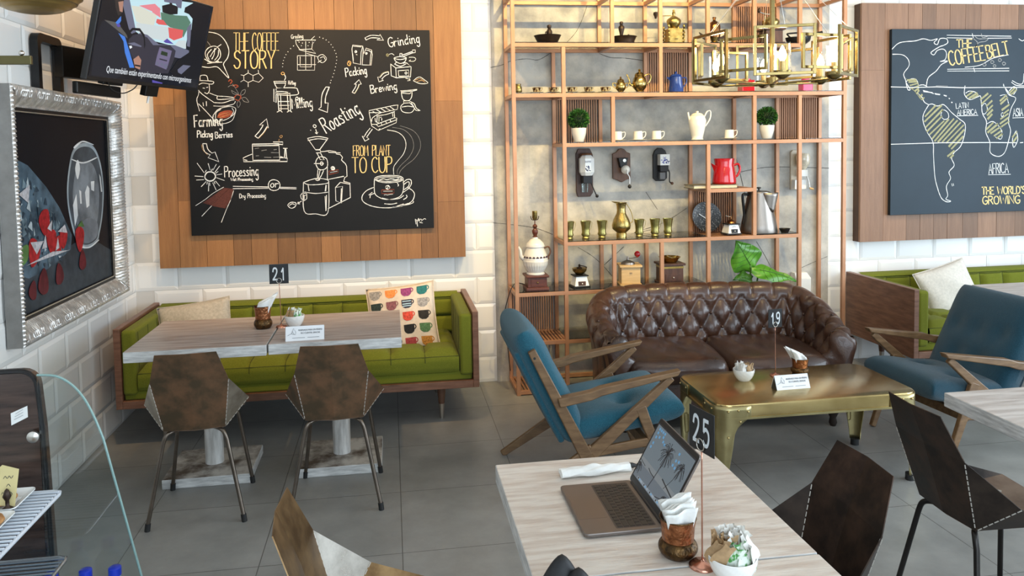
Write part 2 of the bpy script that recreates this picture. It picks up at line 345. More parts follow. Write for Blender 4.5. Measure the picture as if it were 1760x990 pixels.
# ================================================================ seating and tables
green_m = mat('green_weave', (0.112, 0.128, 0.010), 0.9, vscale=300, col2=(0.20, 0.22, 0.026), bump=0.3, bscale=420, stretch=(1, 1, 2.2), sheen=0.06, spec=0.15)
seam_m = mat('green_seam', (0.05, 0.06, 0.006), 0.9)
walnut_m = mat('walnut_veneer', (0.13, 0.055, 0.030), 0.42, vscale=6, col2=(0.24, 0.115, 0.068), stretch=(1, 1, 7), detail=7, bump=0.04, bscale=50)
leg_m = mat('walnut_leg', (0.12, 0.055, 0.03), 0.4, var=0.2, vscale=20)
tip_m = mat('brushed_tip', (0.45, 0.40, 0.34), 0.35, 0.9, var=0.05)
def cell(u, k):  # one padded square between stitch lines
    return (1 - abs(2 * u - 1) ** k)
def green_sofa(name, label, W, loc, ncol, ncb, legs):
    t = thing(name, label, 'sofa', loc); D, zb, zt, th = 0.78, 0.225, 0.69, 0.036
    m = MB(); m.box(0, th, 0, D, zb, zt); m.box(W - th, W, 0, D, zb, zt); m.box(th, W - th, D - 0.03, D, zb, zt - 0.02); m.box(th, W - th, 0.0, D - 0.03, zb, zb + 0.045)
    m.build('wood_case', walnut_m, t, bevel=0.003)
    m = MB(); m.box(th + 0.005, W - th - 0.005, 0.02, D - 0.05, zb + 0.045, 0.325); m.build('seat_base', green_m, t, bevel=0.01, smooth=40)
    # seat cushion, stitched in squares
    x0, x1, y0, y1 = th + 0.085, W - th - 0.085, 0.015, D - 0.14
    m = MB()
    def top(u, v):
        a, b = (u * ncol) % 1.0 if u < 1 else 1.0, (v * 3) % 1.0 if v < 1 else 1.0
        e = min(1, min(u * ncol, (1 - u) * ncol, v * 3.2, (1 - v) * 3.2) * 3.0) ** 0.5
        return (x0 + (x1 - x0) * u, y0 + (y1 - y0) * v, 0.424 + 0.018 * e + 0.030 * (cell(a, 6) * cell(b, 6)) ** 0.5 - 0.012 * v)
    m.surf(top, ncol * 7, 21)
    def front(u, v):
        a = (u * ncol) % 1.0 if u < 1 else 1.0; p = top(u, 0)
        return (p[0], y0 - 0.010 * math.sin(PI * v) ** 0.5 - 0.003 * (cell(a, 8) if v > 0.5 else 0), 0.325 + (p[2] - 0.325) * v)
    m.surf(front, ncol * 7, 6)
    sc_ = m.build('seat_cushion', green_m, t, smooth=60); s = MB()
    for i in range(1, ncol): s.tube([Vector(top(i / ncol, k / 12)) + Vector((0, 0, 0.0015)) for k in range(13)] + [Vector(front(i / ncol, 1 - k / 6 * 0.35)) + Vector((0, -0.001, 0)) for k in range(1, 7)], 0.0024, 5)
    for j in (1, 2): s.tube([Vector(top(k / 60, j / 3)) + Vector((0, 0, 0.0015)) for k in range(61)], 0.0024, 5)
    s.tube([Vector(top(k / 60, 0)) + Vector((0, -0.002, -0.002)) for k in range(61)], 0.0028, 5); s.build('stitching', seam_m, sc_)
    # back pad, two rows of panels with covered buttons
    bx0, bx1, yb = th + 0.03, W - th - 0.03, D - 0.045
    def back(u, v):
        a, b = (u * ncb) % 1.0 if u < 1 else 1.0, (v * 2) % 1.0 if v < 1 else 1.0
        z = 0.42 + (0.655 - 0.42) * v
        return (bx0 + (bx1 - bx0) * u, yb - 0.092 - 0.030 * (cell(a, 7) * cell(b, 7)) ** 0.45 + 0.035 * v, z)
    m = MB(); m.surf(back, ncb * 7, 16)
    def rim(u, v):
        p = back(u, 1.0); ang = PI * 0.6 * v
        return (p[0], p[1] - 0.016 * math.sin(min(v * 4, 1) * PI / 2) + (yb - p[1] + 0.016) * max(0, v - 0.12) / 0.88, 0.655 + 0.034 * math.sin(min(1, v * 1.25) * PI / 2))
    m.surf(rim, ncb * 2, 8)
    bp_ = m.build('back_pad', green_m, t, smooth=70); s = MB()
    for i in range(1, ncb): s.tube([Vector(back(i / ncb, k / 12)) + Vector((0, -0.0015, 0)) for k in range(13)], 0.0024, 5)
    for v in (0.5, 0.985): s.tube([Vector(back(k / 60, v)) + Vector((0, -0.0015, 0)) for k in range(61)], 0.0024, 5)
    s.build('stitching', seam_m, bp_)
    for i in range(1, ncb):
        b = MB(); b.ball(tuple(Vector(back(i / ncb, 0.5)) + Vector((0, -0.004, 0))), 0.012, 10); b.build('button', green_m, t, smooth=180)
    # arm pads
    for k in (0, 1):
        m = MB()
        if k == 0: m.box(th + 0.001, th + 0.08, 0.006, D - 0.06, 0.30, zt - 0.012)
        else: m.box(W - th - 0.08, W - th - 0.001, 0.006, D - 0.06, 0.30, zt - 0.012)
        ap = m.build('arm_pad', green_m, t, bevel=0.02, seg=4, smooth=50)
        xi = th + 0.0815 if k == 0 else W - th - 0.0815
        for yy in (0.02 + 0.035, 0.24, 0.42):
            s = MB(); s.box(xi - 0.0006, xi + 0.0006, yy, yy + 0.004, 0.45, zt - 0.03); s.build('stitching', seam_m, ap)
    for x in legs:
        for y in (0.14, D - 0.12):
            m = MB(); m.lathe([(0.026, zb + 0.002), (0.027, zb - 0.05), (0.0185, zb - 0.13)], (x, y, 0), 14); lg = m.build('leg', leg_m, t, smooth=50)
            m = MB(); m.lathe([(0.0115, 0.0), (0.0185, 0.095)], (x, y, 0), 14); m.build('metal_tip', tip_m, lg, smooth=50)
    return t
sofa_l = green_sofa('green_sofa', 'olive green sofa in a walnut case under the coffee story board', 2.085, (-1.58, 4.62, 0), 9, 10, (0.22, 1.86))
sofa_r = green_sofa('green_sofa', 'lime green sofa in a walnut case under the coffee belt map', 2.085, (3.41, 4.62, 0), 9, 10, (0.22, 1.86))

def pillow(name, label, w, h, th, M, loc, rot, pin=0.06):
    t = thing(name, label, 'cushion', loc); t.rotation_euler = rot; m = MB()
    def side(sg):
        def f(u, v):
            a, b = 2 * u - 1, 2 * v - 1
            x = a * (1 - pin * (1 - b * b)) * w / 2; y = b * (1 - pin * (1 - a * a)) * h / 2
            z = sg * th / 2 * ((1 - a * a) * (1 - b * b)) ** 0.45 * (1 + 0.08 * math.sin(5 * a + 3 * b))
            return (x, z, y) if sg < 0 else (x, z, y)
        return f
    m.surf(side(-1), 22, 22); m.surf(side(1), 22, 22)
    m.build('cover', M, t, smooth=180, weld=True)
    p = MB(); q = []
    for a, b in [(i / 6 - 1, -1) for i in range(0, 12)] + [(1, i / 6 - 1) for i in range(0, 12)] + [(1 - i / 6, 1) for i in range(0, 12)] + [(-1, 1 - i / 6) for i in range(0, 12)]:
        q.append((a * (1 - pin * (1 - b * b)) * w / 2, 0, b * (1 - pin * (1 - a * a)) * h / 2))
    p.tube(q, 0.0035, 6, True); p.build('piping', M, t, smooth=180)
    return t, side(-1)
linen_m = mat('beige_linen', (0.46, 0.41, 0.33), 0.9, var=0.12, vscale=60, bump=0.3, bscale=250, sheen=0.2, spec=0.2)
ivory_m = mat('ivory_linen', (0.66, 0.62, 0.55), 0.9, var=0.08, vscale=60, bump=0.3, bscale=250, sheen=0.2, spec=0.2)
pillow('throw_cushion', 'plain beige cushion in the left corner of the olive sofa', 0.44, 0.36, 0.14, linen_m, (-1.235, 5.06, 0.565), (R_(-20), R_(-7), R_(4)), 0.05)
pillow('throw_cushion', 'plain ivory cushion on the lime green sofa', 0.44, 0.36, 0.14, ivory_m, (4.02, 5.08, 0.585), (R_(-20), R_(-14), R_(4)), 0.05)
pc, pf = pillow('throw_cushion', 'square cushion printed with rows of colourful coffee mugs', 0.44, 0.44, 0.13, mat('cream_print_cloth', (0.70, 0.58, 0.45), 0.9, var=0.08, vscale=30, bump=0.25, bscale=250, spec=0.2), (0.055, 4.95, 0.60), (R_(-24), R_(-6), R_(-4)), 0.05)
# printed mugs: flat cloth prints lying on the cover's front
mug_cols = [[(0.30, 0.27, 0.24), (0.80, 0.24, 0.06), (0.28, 0.05, 0.16), (0.02, 0.16, 0.15)], [(0.02, 0.035, 0.03), (0.25, 0.09, 0.10), (0.035, 0.03, 0.045), (0.33, 0.30, 0.27)],
            [(0.15, 0.2, 0.25), (0.5, 0.2, 0.05), (0.62, 0.07, 0.04), (0.025, 0.02, 0.015)], [(0.2, 0.1, 0.1), (0.3, 0.3, 0.3), (0.015, 0.015, 0.015), (0.08, 0.17, 0.07)], [(0.2, 0.22, 0.25), (0.06, 0.07, 0.09), (0.35, 0.05, 0.05), (0.45, 0.19, 0.03)]]
def on_cloth(x, y, lift=0.002):
    p = pf((x + 1) / 2, (y + 1) / 2); return (p[0], p[1] - lift, p[2])
for r in range(5):
    for c_ in range(4):
        cx, cy = -0.72 + c_ * 0.47, 0.76 - r * 0.385; pm = MB()
        rim = 5
        for i in range(6):  # bowl in strips, round below
            y1, y0 = cy + 0.12 - i * 0.045, cy + 0.12 - (i + 1) * 0.045
            wd = lambda yy: 0.155 * (1 - max(0, (cy - 0.02 - yy) / 0.14) ** 2.2) ** 0.5 if yy > cy - 0.159 else 0.03
            for k in range(4):
                q = lambda f, yy: on_cloth(cx - 0.03 + wd(yy) * (f / 2 - 1), yy)
                pm.poly([q(k, y0), q(k + 1, y0), q(k + 1, y1), q(k, y1)])
        for i in range(8):
            a0, a1 = R_(-90 + i * 22.5), R_(-90 + (i + 1) * 22.5)
            pt = lambda a, rr: on_cloth(cx + 0.11 + rr * math.cos(a), cy + 0.04 + rr * math.sin(a))
            pm.poly([pt(a0, 0.05), pt(a0, 0.078), pt(a1, 0.078), pt(a1, 0.05)])
        pm.build('mug_print', mat('mug_print_%d%d' % (r, c_), mug_cols[r][c_], 0.9, var=0.35, vscale=90), pc)
for dy in (0.065, -0.02, -0.085):
    st = MB()
    for k in range(4): st.poly([on_cloth(-0.72 + 2 * 0.47 - 0.03 + (f / 2 - 1) * 0.13, 0.76 - 0.385 + dy + g, 0.0035) for f, g in ((k, -0.014), (k + 1, -0.014), (k + 1, 0.014), (k, 0.014))])
    st.build('stripe_print', mat('pale_blue_print', (0.45, 0.62, 0.68), 0.9, var=0.05), pc)

# ---------------------------------------------------------------- whitewashed tables
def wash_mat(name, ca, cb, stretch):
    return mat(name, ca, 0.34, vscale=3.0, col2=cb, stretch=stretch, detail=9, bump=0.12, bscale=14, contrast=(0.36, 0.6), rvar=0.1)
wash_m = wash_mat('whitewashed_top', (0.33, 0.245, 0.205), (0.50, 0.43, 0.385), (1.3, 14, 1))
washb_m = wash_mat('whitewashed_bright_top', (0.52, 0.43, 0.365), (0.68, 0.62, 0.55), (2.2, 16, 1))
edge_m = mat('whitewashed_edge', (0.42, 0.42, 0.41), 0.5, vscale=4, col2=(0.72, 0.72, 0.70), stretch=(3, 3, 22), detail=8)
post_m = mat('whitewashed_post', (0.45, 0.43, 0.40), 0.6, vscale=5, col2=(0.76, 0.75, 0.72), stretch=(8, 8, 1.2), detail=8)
plate_m = mat('scuffed_base', (0.10, 0.07, 0.05), 0.6, vscale=7, col2=(0.60, 0.57, 0.52), detail=10, contrast=(0.38, 0.6))
def pedestal_table(name, label, x0, x1, y0, y1, M, zt=0.755, base=None, group=None):
    cx, cy = (x0 + x1) / 2, (y0 + y1) / 2; t = thing(name, label, 'table', (cx, cy, 0), 0, group)
    m = MB(); hx, hy = (x1 - x0) / 2, (y1 - y0) / 2; m.box(-hx, hx, -hy, hy, zt - 0.052, zt)
    m.m = [0 if i == 1 else 1 for i in range(6)]
    m.build('tabletop', [M, edge_m], t, bevel=0.003)
    bx, by = base or (0, 0)
    m = MB(); m.lathe([(0.047, 0.05), (0.047, zt - 0.052)], (bx, by, 0), 24); m.build('post', post_m, t, smooth=50)
    m = MB(); m.box(bx - 0.215, bx + 0.215, by - 0.195, by + 0.195, 0, 0.05); m.m = [0 if i == 1 else 1 for i in range(6)]
    m.build('base_plate', [plate_m, edge_m], t, bevel=0.004)
    return t
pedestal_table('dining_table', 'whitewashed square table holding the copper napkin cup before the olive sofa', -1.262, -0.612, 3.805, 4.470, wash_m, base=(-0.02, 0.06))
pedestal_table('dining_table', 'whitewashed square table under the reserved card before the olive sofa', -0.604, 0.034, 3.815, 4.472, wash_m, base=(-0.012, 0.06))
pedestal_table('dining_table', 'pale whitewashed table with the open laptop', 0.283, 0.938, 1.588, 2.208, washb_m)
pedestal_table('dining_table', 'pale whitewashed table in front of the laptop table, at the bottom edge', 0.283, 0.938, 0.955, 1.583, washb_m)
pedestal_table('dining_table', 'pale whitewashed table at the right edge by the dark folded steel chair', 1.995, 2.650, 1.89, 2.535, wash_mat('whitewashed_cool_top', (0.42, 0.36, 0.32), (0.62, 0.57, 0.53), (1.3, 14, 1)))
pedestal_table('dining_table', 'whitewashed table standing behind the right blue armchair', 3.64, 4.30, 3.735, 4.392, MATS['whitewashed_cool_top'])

# ---------------------------------------------------------------- folded steel chairs
def steel(name, a, b, rough, sc=9):
    return mat(name, a, rough, 0.85, vscale=sc, col2=b, detail=8, contrast=(0.4, 0.62), rvar=0.12, bump=0.05, bscale=12)
steel_b = steel('bronzed_steel', (0.17, 0.125, 0.08), (0.36, 0.20, 0.115), 0.45)
steel_s = steel('bare_steel', (0.28, 0.235, 0.18), (0.46, 0.40, 0.32), 0.42)
steel_d = steel('dark_steel', (0.032, 0.024, 0.020), (0.085, 0.052, 0.038), 0.45)
steel_d2 = steel('dark_steel_wing', (0.035, 0.028, 0.025), (0.07, 0.052, 0.042), 0.42)
steel_g = steel('golden_steel', (0.22, 0.13, 0.06), (0.42, 0.27, 0.13), 0.35)
steel_l = steel('silvery_steel', (0.40, 0.36, 0.31), (0.66, 0.61, 0.54), 0.3)
seat_br = steel('brown_seat_steel', (0.24, 0.16, 0.115), (0.36, 0.26, 0.19), 0.5)
lit_slit_m = mat('fold_slit', (0.62, 0.58, 0.52), 0.4, 0.5)  # real fold slits; their pale colour stands for light passing through
tube_m = mat('chair_leg_steel', (0.16, 0.13, 0.105), 0.3, 0.9, var=0.25, vscale=6)
tube_d = mat('dark_chair_leg_steel', (0.03, 0.027, 0.025), 0.35, 0.8, var=0.2)
rub_m = mat('black_rubber', (0.012, 0.012, 0.012), 0.6)
bolt_m = mat('steel_bolt', (0.6, 0.57, 0.52), 0.3, 1.0)
CHV = dict(T=(0.128, -0.292, 0.812), A=(0.165, -0.235, 0.675), V=(0.132, -0.165, 0.432), W=(0.228, -0.088, 0.538), F=(0.185, 0.205, 0.452), G=(0.165, 0.212, 0.405))
def steel_chair(label, loc, rotz, back, wing, seat, tube, wing2=None):
    t = thing('steel_chair', label, 'chair', loc, rotz)
    P = {k: Vector(v) for k, v in CHV.items()}; Q = {k: Vector((-v[0], v[1], v[2])) for k, v in CHV.items()}
    mid = lambda k, dy: Vector((0, CHV[k][1] + dy, CHV[k][2]))
    m = MB()  # backrest, faintly creased down the middle
    for S_, sg in ((Q, 0), (P, 1)):
        c = [mid('T', -0.012), mid('A', -0.014), mid('V', -0.010)]
        f = [[S_['T'], S_['A'], c[1], c[0]], [S_['A'], S_['V'], c[2], c[1]]]
        for q in f: m.poly(q if sg else list(reversed(q)))
    m.build('backrest', back, t, solid=0.003, weld=True, bevel=0.0)
    m = MB()
    sf = [P['V'], P['F'], mid('F', 0.004) + Vector((0, 0, -0.012)), mid('V', 0.0) + Vector((0, 0, -0.008))]
    sg_ = [Q['V'], mid('V', 0.0) + Vector((0, 0, -0.008)), mid('F', 0.004) + Vector((0, 0, -0.012)), Q['F']]
    m.poly(sf); m.poly(sg_); m.poly([P['F'], P['G'], Q['G'], Q['F'], mid('F', 0.004) + Vector((0, 0, -0.012))])
    sp = m.build('seat', seat, t, solid=0.003, weld=True)
    for x in (-0.075, 0.075):
        for y in (-0.06, 0.10):
            b = MB(); b.lathe([(0.007, 0.0), (0.007, 0.003), (0.003, 0.004)], (x, y, 0.4425 + (y + 0.06) * 0.02), 10); b.build('bolt', bolt_m, sp, smooth=50)
    for S_, nm in ((P, 1), (Q, -1)):
        for tri in (('A', 'W', 'V'), ('V', 'W', 'F')):
            m = MB(); q = [S_[k] for k in tri]; m.poly(q if nm > 0 else list(reversed(q))); wg = m.build('wing', wing if tri[0] == 'A' else (wing2 or wing), t, solid=0.003)
            s = MB()
            e0, e1 = (S_['A'], S_['V']) if tri[0] == 'A' else (S_['V'], S_['W'])
            n = ((S_['W'] - S_['A']).cross(S_['V'] - S_['A'])).normalized() * (1 if nm > 0 else -1)
            if n.x * nm < 0: n = -n
            d = (e1 - e0); L_ = d.length; d.normalize(); pn = n.cross(d).normalized(); k = 0.008
            while k < L_ - 0.012:
                c_ = e0 + d * k
                s.hexa([c_ - pn * 0.0016 - n * 0.003, c_ + pn * 0.0016 - n * 0.003, c_ + d * 0.014 + pn * 0.0016 - n * 0.003, c_ + d * 0.014 - pn * 0.0016 - n * 0.003,
                        c_ - pn * 0.0016 + n * 0.0030, c_ + pn * 0.0016 + n * 0.0030, c_ + d * 0.014 + pn * 0.0016 + n * 0.0030, c_ + d * 0.014 - pn * 0.0016 + n * 0.0030]); k += 0.020
            s.build('lit_fold_slits', lit_slit_m, wg)
    for sx in (-1, 1):
        for rear in (1, 0):
            if rear: pts = [(sx * 0.07, -0.10, 0.415), (sx * 0.105, -0.145, 0.418), (sx * 0.125, -0.160, 0.405), (sx * 0.138, -0.165, 0.37), (sx * 0.208, -0.212, 0.012)]
            else: pts = [(sx * 0.07, 0.09, 0.415), (sx * 0.105, 0.135, 0.418), (sx * 0.130, 0.160, 0.405), (sx * 0.142, 0.167, 0.37), (sx * 0.192, 0.212, 0.012)]
            q = spline(pts[:4], 5) + [Vector(pts[4])]
            m = MB(); m.tube(q, 0.0095, 10); lg = m.build('leg', tube, t, smooth=60)
            m = MB(); a, b = Vector(pts[4]), Vector(pts[3]); d = (b - a).normalized()
            m.tube([Vector((a.x, a.y, 0.0)), a + d * 0.022], 0.0125, 10); m.build('foot_cap', rub_m, lg, smooth=50)
    return t
steel_chair('bronzed folded steel chair at the left table before the olive sofa', (-0.916, 3.79, 0), R_(2.5), steel_b, steel_s, seat_br, tube_m)
steel_chair('bronzed folded steel chair tucked under the table with the reserved card', (-0.285, 3.80, 0), R_(-1), steel_b, steel_b, seat_br, tube_m)
steel_chair('golden brown folded steel chair with silvery wing at the bottom edge', (0.005, 1.905, 0), R_(-90), steel_g, steel_l, steel_g, tube_m, steel_g)
steel_chair('dark folded steel chair with its back beside the laptop table', (0.985, 1.93, 0), R_(90), steel_d, steel_d2, seat_br, tube_d)
steel_chair('dark folded steel chair drawn up to the right edge table', (1.99, 2.30, 0), R_(-90), steel_d, steel_d2, seat_br, tube_d)
# ================================================================ copper display shelf
copper_m = mat('copper_frame', (0.44, 0.215, 0.115), 0.38, 0.25, vscale=5, col2=(0.52, 0.27, 0.15), stretch=(1, 1, 1), isl=0.06)
slat_m = mat('copper_slats', (0.40, 0.20, 0.11), 0.45, 0.2, isl=0.1)
shelf_glass = glass_mat('shelf_glass', (0.955, 0.975, 0.97), 0.05)
SX0, SYF, CW, LH, SDEP, PT = 0.822, 5.078, 0.3386, 0.3335, 0.345, 0.026
colx = lambda i: i * CW
lev = lambda k: 0.02 + k * LH
shelf = thing('display_shelf', 'tall copper grid shelf of coffee pots and grinders on the concrete wall', 'shelf', (SX0, SYF, 0))
def post(i, k0, k1, back=False):
    m = MB(); y = SDEP - PT / 2 if back else PT / 2; z0, z1 = lev(k0), min(lev(k1), 3.0)
    z0 = 0.0 if k0 == 0 else z0 + PT / 2
    z1 = z1 - PT / 2 if k1 != 9 else z1
    h = PT / 2; m.box(colx(i) - h, colx(i) + h, y - h, y + h, z0, z1); m.build('post', copper_m, shelf, bevel=0.0015)
def rail(k, i0, i1, back=False):
    m = MB(); y = SDEP - PT / 2 if back else PT / 2; h = PT / 2
    m.box(colx(i0) - h * 0, colx(i1), y - h * 0.98, y + h * 0.98, lev(k) - h, lev(k) + h); m.build('rail', copper_m, shelf, bevel=0.0015)
def cross(k, i):
    m = MB(); h = PT / 2; m.box(colx(i) - h * 0.97, colx(i) + h * 0.97, PT, SDEP - PT, lev(k) - h * 0.96, lev(k) + h * 0.96); m.build('cross_bar', copper_m, shelf, bevel=0.0015)
for i, a, b in ((0, 0, 9), (1, 0, 7), (2, 7, 9), (2, 5, 6), (2, 2, 3), (3, 6, 9), (3, 2, 3), (4, 7, 9), (4, 2, 5), (5, 7, 9), (5, 5, 6), (5, 3, 5), (6, 7, 9), (6, 0, 6), (7, 0, 9), (3, 0, 2), (4, 0, 2), (5, 0, 1)): post(i, a, b)
for i, a, b in ((0, 0, 9), (1, 0, 7), (2, 7, 9), (2, 5, 6), (2, 2, 3), (3, 6, 9), (3, 2, 3), (4, 6, 9), (4, 2, 5), (5, 7, 9), (5, 5, 6), (5, 3, 5), (6, 7, 9), (6, 5, 6), (6, 2, 5), (7, 0, 9), (3, 0, 2), (4, 0, 2), (5, 0, 1), (6, 0, 2)): post(i, a, b, True)
RAILS = {8: (0, 7), 7: (0, 6), 6: (0, 7), 5: (1, 7), 4: (4, 5), 3: (1, 6), 2: (0, 4), 1: (0, 6), 0: (0, 7)}
for k, (i0, i1) in RAILS.items(): rail(k, i0, i1); rail(k, i0, i1, True)
for k, ii in {8: (0, 2, 3, 4, 5, 6, 7), 7: (0, 2, 3, 4, 5, 6), 6: (0, 1, 3, 5, 7), 5: (1, 2, 4, 5, 6, 7), 4: (4, 5), 3: (1, 4, 5, 6), 2: (0, 1, 3, 4), 1: (0, 1, 3, 5, 6), 0: (0, 1, 3, 5, 7)}.items():
    for i in ii: cross(k, i)
for k, i0, i1 in ((7, 0, 6), (6, 0, 7), (5, 1, 7), (3, 1, 4), (3, 5, 6), (2, 0, 4), (1, 1, 6)):
    m = MB(); m.box(colx(i0) + 0.004, colx(i1) - 0.004, 0.004, SDEP - 0.004, lev(k) + PT / 2 + 0.0004, lev(k) + PT / 2 + 0.0064); m.build('glass_shelf', shelf_glass, shelf)
def slats(i, k):
    m = MB(); x = colx(i) + PT / 2 + 0.006
    while x < colx(i + 1) - PT / 2 - 0.006: m.box(x, x + 0.0075, SDEP - 0.022, SDEP - 0.006, lev(k) + PT / 2, lev(k + 1) - PT / 2); x += 0.0168
    m.build('slat_panel', slat_m, shelf)
def slat_shelf(i, k):
    m = MB(); x = colx(i) + PT / 2 + 0.008
    while x < colx(i + 1) - PT / 2 - 0.008: m.box(x, x + 0.012, PT, SDEP - PT, lev(k), lev(k) + PT / 2 - 0.001); x += 0.024
    m.build('slat_shelf', slat_m, shelf)
for i, k in ((3, 6), (5, 7), (1, 5), (6, 5), (4, 3), (0, 1)): slats(i, k)
for i, k in ((0, 1), (0, 0), (4, 4), (4, 3)): slat_shelf(i, k)
ZS = lambda k: lev(k) + PT / 2 + 0.0066          # top of the glass on a level

# ================================================================ brown leather sofa
leather_m = mat('brown_leather', (0.032, 0.013, 0.008), 0.30, vscale=5, col2=(0.092, 0.040, 0.022), detail=12, contrast=(0.38, 0.72), bump=0.12, bscale=120, coat=0.3, rvar=0.08)
button_m = mat('leather_button', (0.05, 0.022, 0.014), 0.4)
foot_m = mat('dark_turned_wood', (0.02, 0.012, 0.008), 0.4)
ls = thing('leather_sofa', 'buttoned brown leather sofa with curved rolled arms before the copper shelf', 'sofa', (1.985, 4.62, 0), R_(-6.5))
plan = spline([(-0.665, -0.40, 0.565), (-0.70, -0.26, 0.575), (-0.72, -0.08, 0.62), (-0.70, 0.09, 0.685), (-0.60, 0.23, 0.738), (-0.32, 0.29, 0.748), (0, 0.30, 0.748),
               (0.32, 0.29, 0.748), (0.60, 0.23, 0.738), (0.70, 0.09, 0.685), (0.72, -0.08, 0.62), (0.70, -0.26, 0.575), (0.665, -0.40, 0.565)], 24)
cum = [0.0]
for a, b in zip(plan, plan[1:]): cum.append(cum[-1] + (Vector((b.x, b.y)) - Vector((a.x, a.y))).length)
LT = cum[-1]; NU = 36; PX = LT / NU
def on_plan(s):
    d = s * LT; i = 0
    while i < len(cum) - 2 and cum[i + 1] < d: i += 1
    f = (d - cum[i]) / max(1e-6, cum[i + 1] - cum[i]); p = plan[i].lerp(plan[i + 1], f); t = (plan[i + 1] - plan[i]); t.z = 0; t.normalize()
    return p, Vector((-t.y, t.x, 0))   # outward
def section(h):
    r = 0.068; q = [(-0.125, 0.36), (-0.115, 0.42), (-0.10, 0.42 + (h - 0.53) * 0.5), (-r - 0.004, h - r - 0.02)]
    q += [(r * math.cos(R_(a)) * -1, h - r + r * math.sin(R_(a))) for a in (0, 30, 60, 90, 120, 150, 180, 205)]
    q += [(0.045, h - 0.17), (0.035, 0.30), (0.03, 0.10)]
    return q
NV = 60
def sec_pts(h):
    q = [Vector((a, b, 0)) for a, b in section(h)]; q = spline(q, 5); L_ = [0.0]
    for a, b in zip(q, q[1:]): L_.append(L_[-1] + (b - a).length)
    o = []
    for j in range(NV + 1):
        d = L_[-1] * j / NV; i = 0
        while i < len(L_) - 2 and L_[i + 1] < d: i += 1
        f = (d - L_[i]) / max(1e-6, L_[i + 1] - L_[i]); p = q[i].lerp(q[i + 1], f); t = (q[i + 1] - q[i]).normalized(); o.append((p, Vector((-t.y, t.x, 0)), d))
    return o
ROW = 0.104
def sofa_pt(u, j):
    p, n = on_plan(u); sp = sec_pts(p.z); q, nn, d = sp[j]; a = u * NU; t = d / ROW
    top = (0.36 - 0.36 + (p.z - 0.36)) / ROW + 0.4   # where the roll begins
    disp = 0.0
    if t < 3.0:
        A, B = (a + t) / 2 + 0.5, (a - t) / 2 + 0.5
        g = abs(math.sin(PI * A) * math.sin(PI * B)); disp = 0.030 * g ** 0.5 - 0.012
        if t < 0.4: disp *= t / 0.4
    elif t < 6.2:
        k = abs(math.sin(PI * (a + 1) / 2 + PI * 0.0)) if False else abs(math.sin(PI * (a + 3.0) / 2))
        fade = max(0.0, 1 - max(0, t - 4.2) / 2.0); disp = (0.014 * k ** 0.35 - 0.008) * fade
    x = q + nn * disp
    return p * 1.0 + n * x.x + Vector((0, 0, x.y - p.z))
m = MB(); NUU = NU * 9
cols = [[sofa_pt(i / NUU, j) for j in range(NV + 1)] for i in range(NUU + 1)]
m.add([v for c_ in cols for v in c_], [(i * (NV + 1) + j, (i + 1) * (NV + 1) + j, (i + 1) * (NV + 1) + j + 1, i * (NV + 1) + j + 1) for i in range(NUU) for j in range(NV)])
m.build('buttoned_back', leather_m, ls, smooth=180)
for t in (1, 2, 3):
    for a in range(NU + 1):
        if (a + t) % 2 == 0 or not 0.6 < a < NU - 0.6: continue
        p, n = on_plan(a / NU); sp = sec_pts(p.z); j = min(range(NV + 1), key=lambda k: abs(sp[k][2] - t * ROW)); q = sp[j][0] + sp[j][1] * -0.004
        m = MB(); c_ = p + n * q.x + Vector((0, 0, q.y - p.z)); m.ball(c_, 0.0095, 10); m.build('button', button_m, ls, smooth=180)
for u, sg in ((0.0, -1), (1.0, 1)):     # arm fronts, a little proud of the roll
    p, n = on_plan(u); out = [sofa_pt(u, j) for j in range(0, NV + 1, 2)]; cen = sum(out, Vector()) / len(out); fw = Vector((0, -1, 0))
    m = MB(); k = len(out); o = list(out) + [cen + (v - cen) * 0.98 + fw * 0.018 for v in out] + [cen + (v - cen) * 0.80 + fw * 0.03 for v in out] + [cen + fw * 0.032]
    f = [(i, (i + 1) % k, k + (i + 1) % k, k + i) for i in range(k)] + [(k + i, k + (i + 1) % k, 2 * k + (i + 1) % k, 2 * k + i) for i in range(k)] + [(2 * k + i, 2 * k + (i + 1) % k, 3 * k) for i in range(k)]
    m.add(o, f); m.build('arm_front', leather_m, ls, smooth=180)
for k in (-1, 1):                      # two seat cushions
    m = MB(); x0, x1 = (-0.60, -0.006) if k < 0 else (0.006, 0.60)
    def fn(u, v, sgn):
        a, b = 2 * u - 1, 2 * v - 1; e = ((1 - abs(a) ** 14) * (1 - abs(b) ** 12)) ** 0.40
        rb = 0.0 if v > 0.5 else 0.045 * (1 - a * a)
        yy = -0.43 - rb + (0.62 + rb) * v
        xx = x0 + (x1 - x0) * u
        if yy > 0.05 and abs(xx) > 0.5: xx = math.copysign(0.5 + (abs(xx) - 0.5) * 0.6, xx)
        return (xx, yy, 0.355 + sgn * 0.075 * e + (0.012 * (1 - a * a) * (1 - b * b) if sgn > 0 else 0) + (0.004 * math.sin(9 * a + 4 * b) * (1 - b * b) if sgn > 0 else 0))
    m.surf(lambda u, v: fn(u, v, 1), 24, 24); m.surf(lambda u, v: fn(u, v, -1), 24, 24)
    m.build('seat_cushion', leather_m, ls, smooth=180, weld=True)
m = MB(); m.box(-0.63, 0.63, -0.41, 0.24, 0.10, 0.30); m.build('seat_frame', leather_m, ls, bevel=0.02, seg=3, smooth=50)
for x, y in ((-0.62, -0.38), (0.62, -0.38), (-0.5, 0.24), (0.5, 0.24)):
    m = MB(); m.lathe([(0.016, 0.0), (0.024, 0.02), (0.018, 0.05), (0.032, 0.08), (0.034, 0.115)], (x, y, 0), 14); m.build('foot', foot_m, ls, smooth=60)

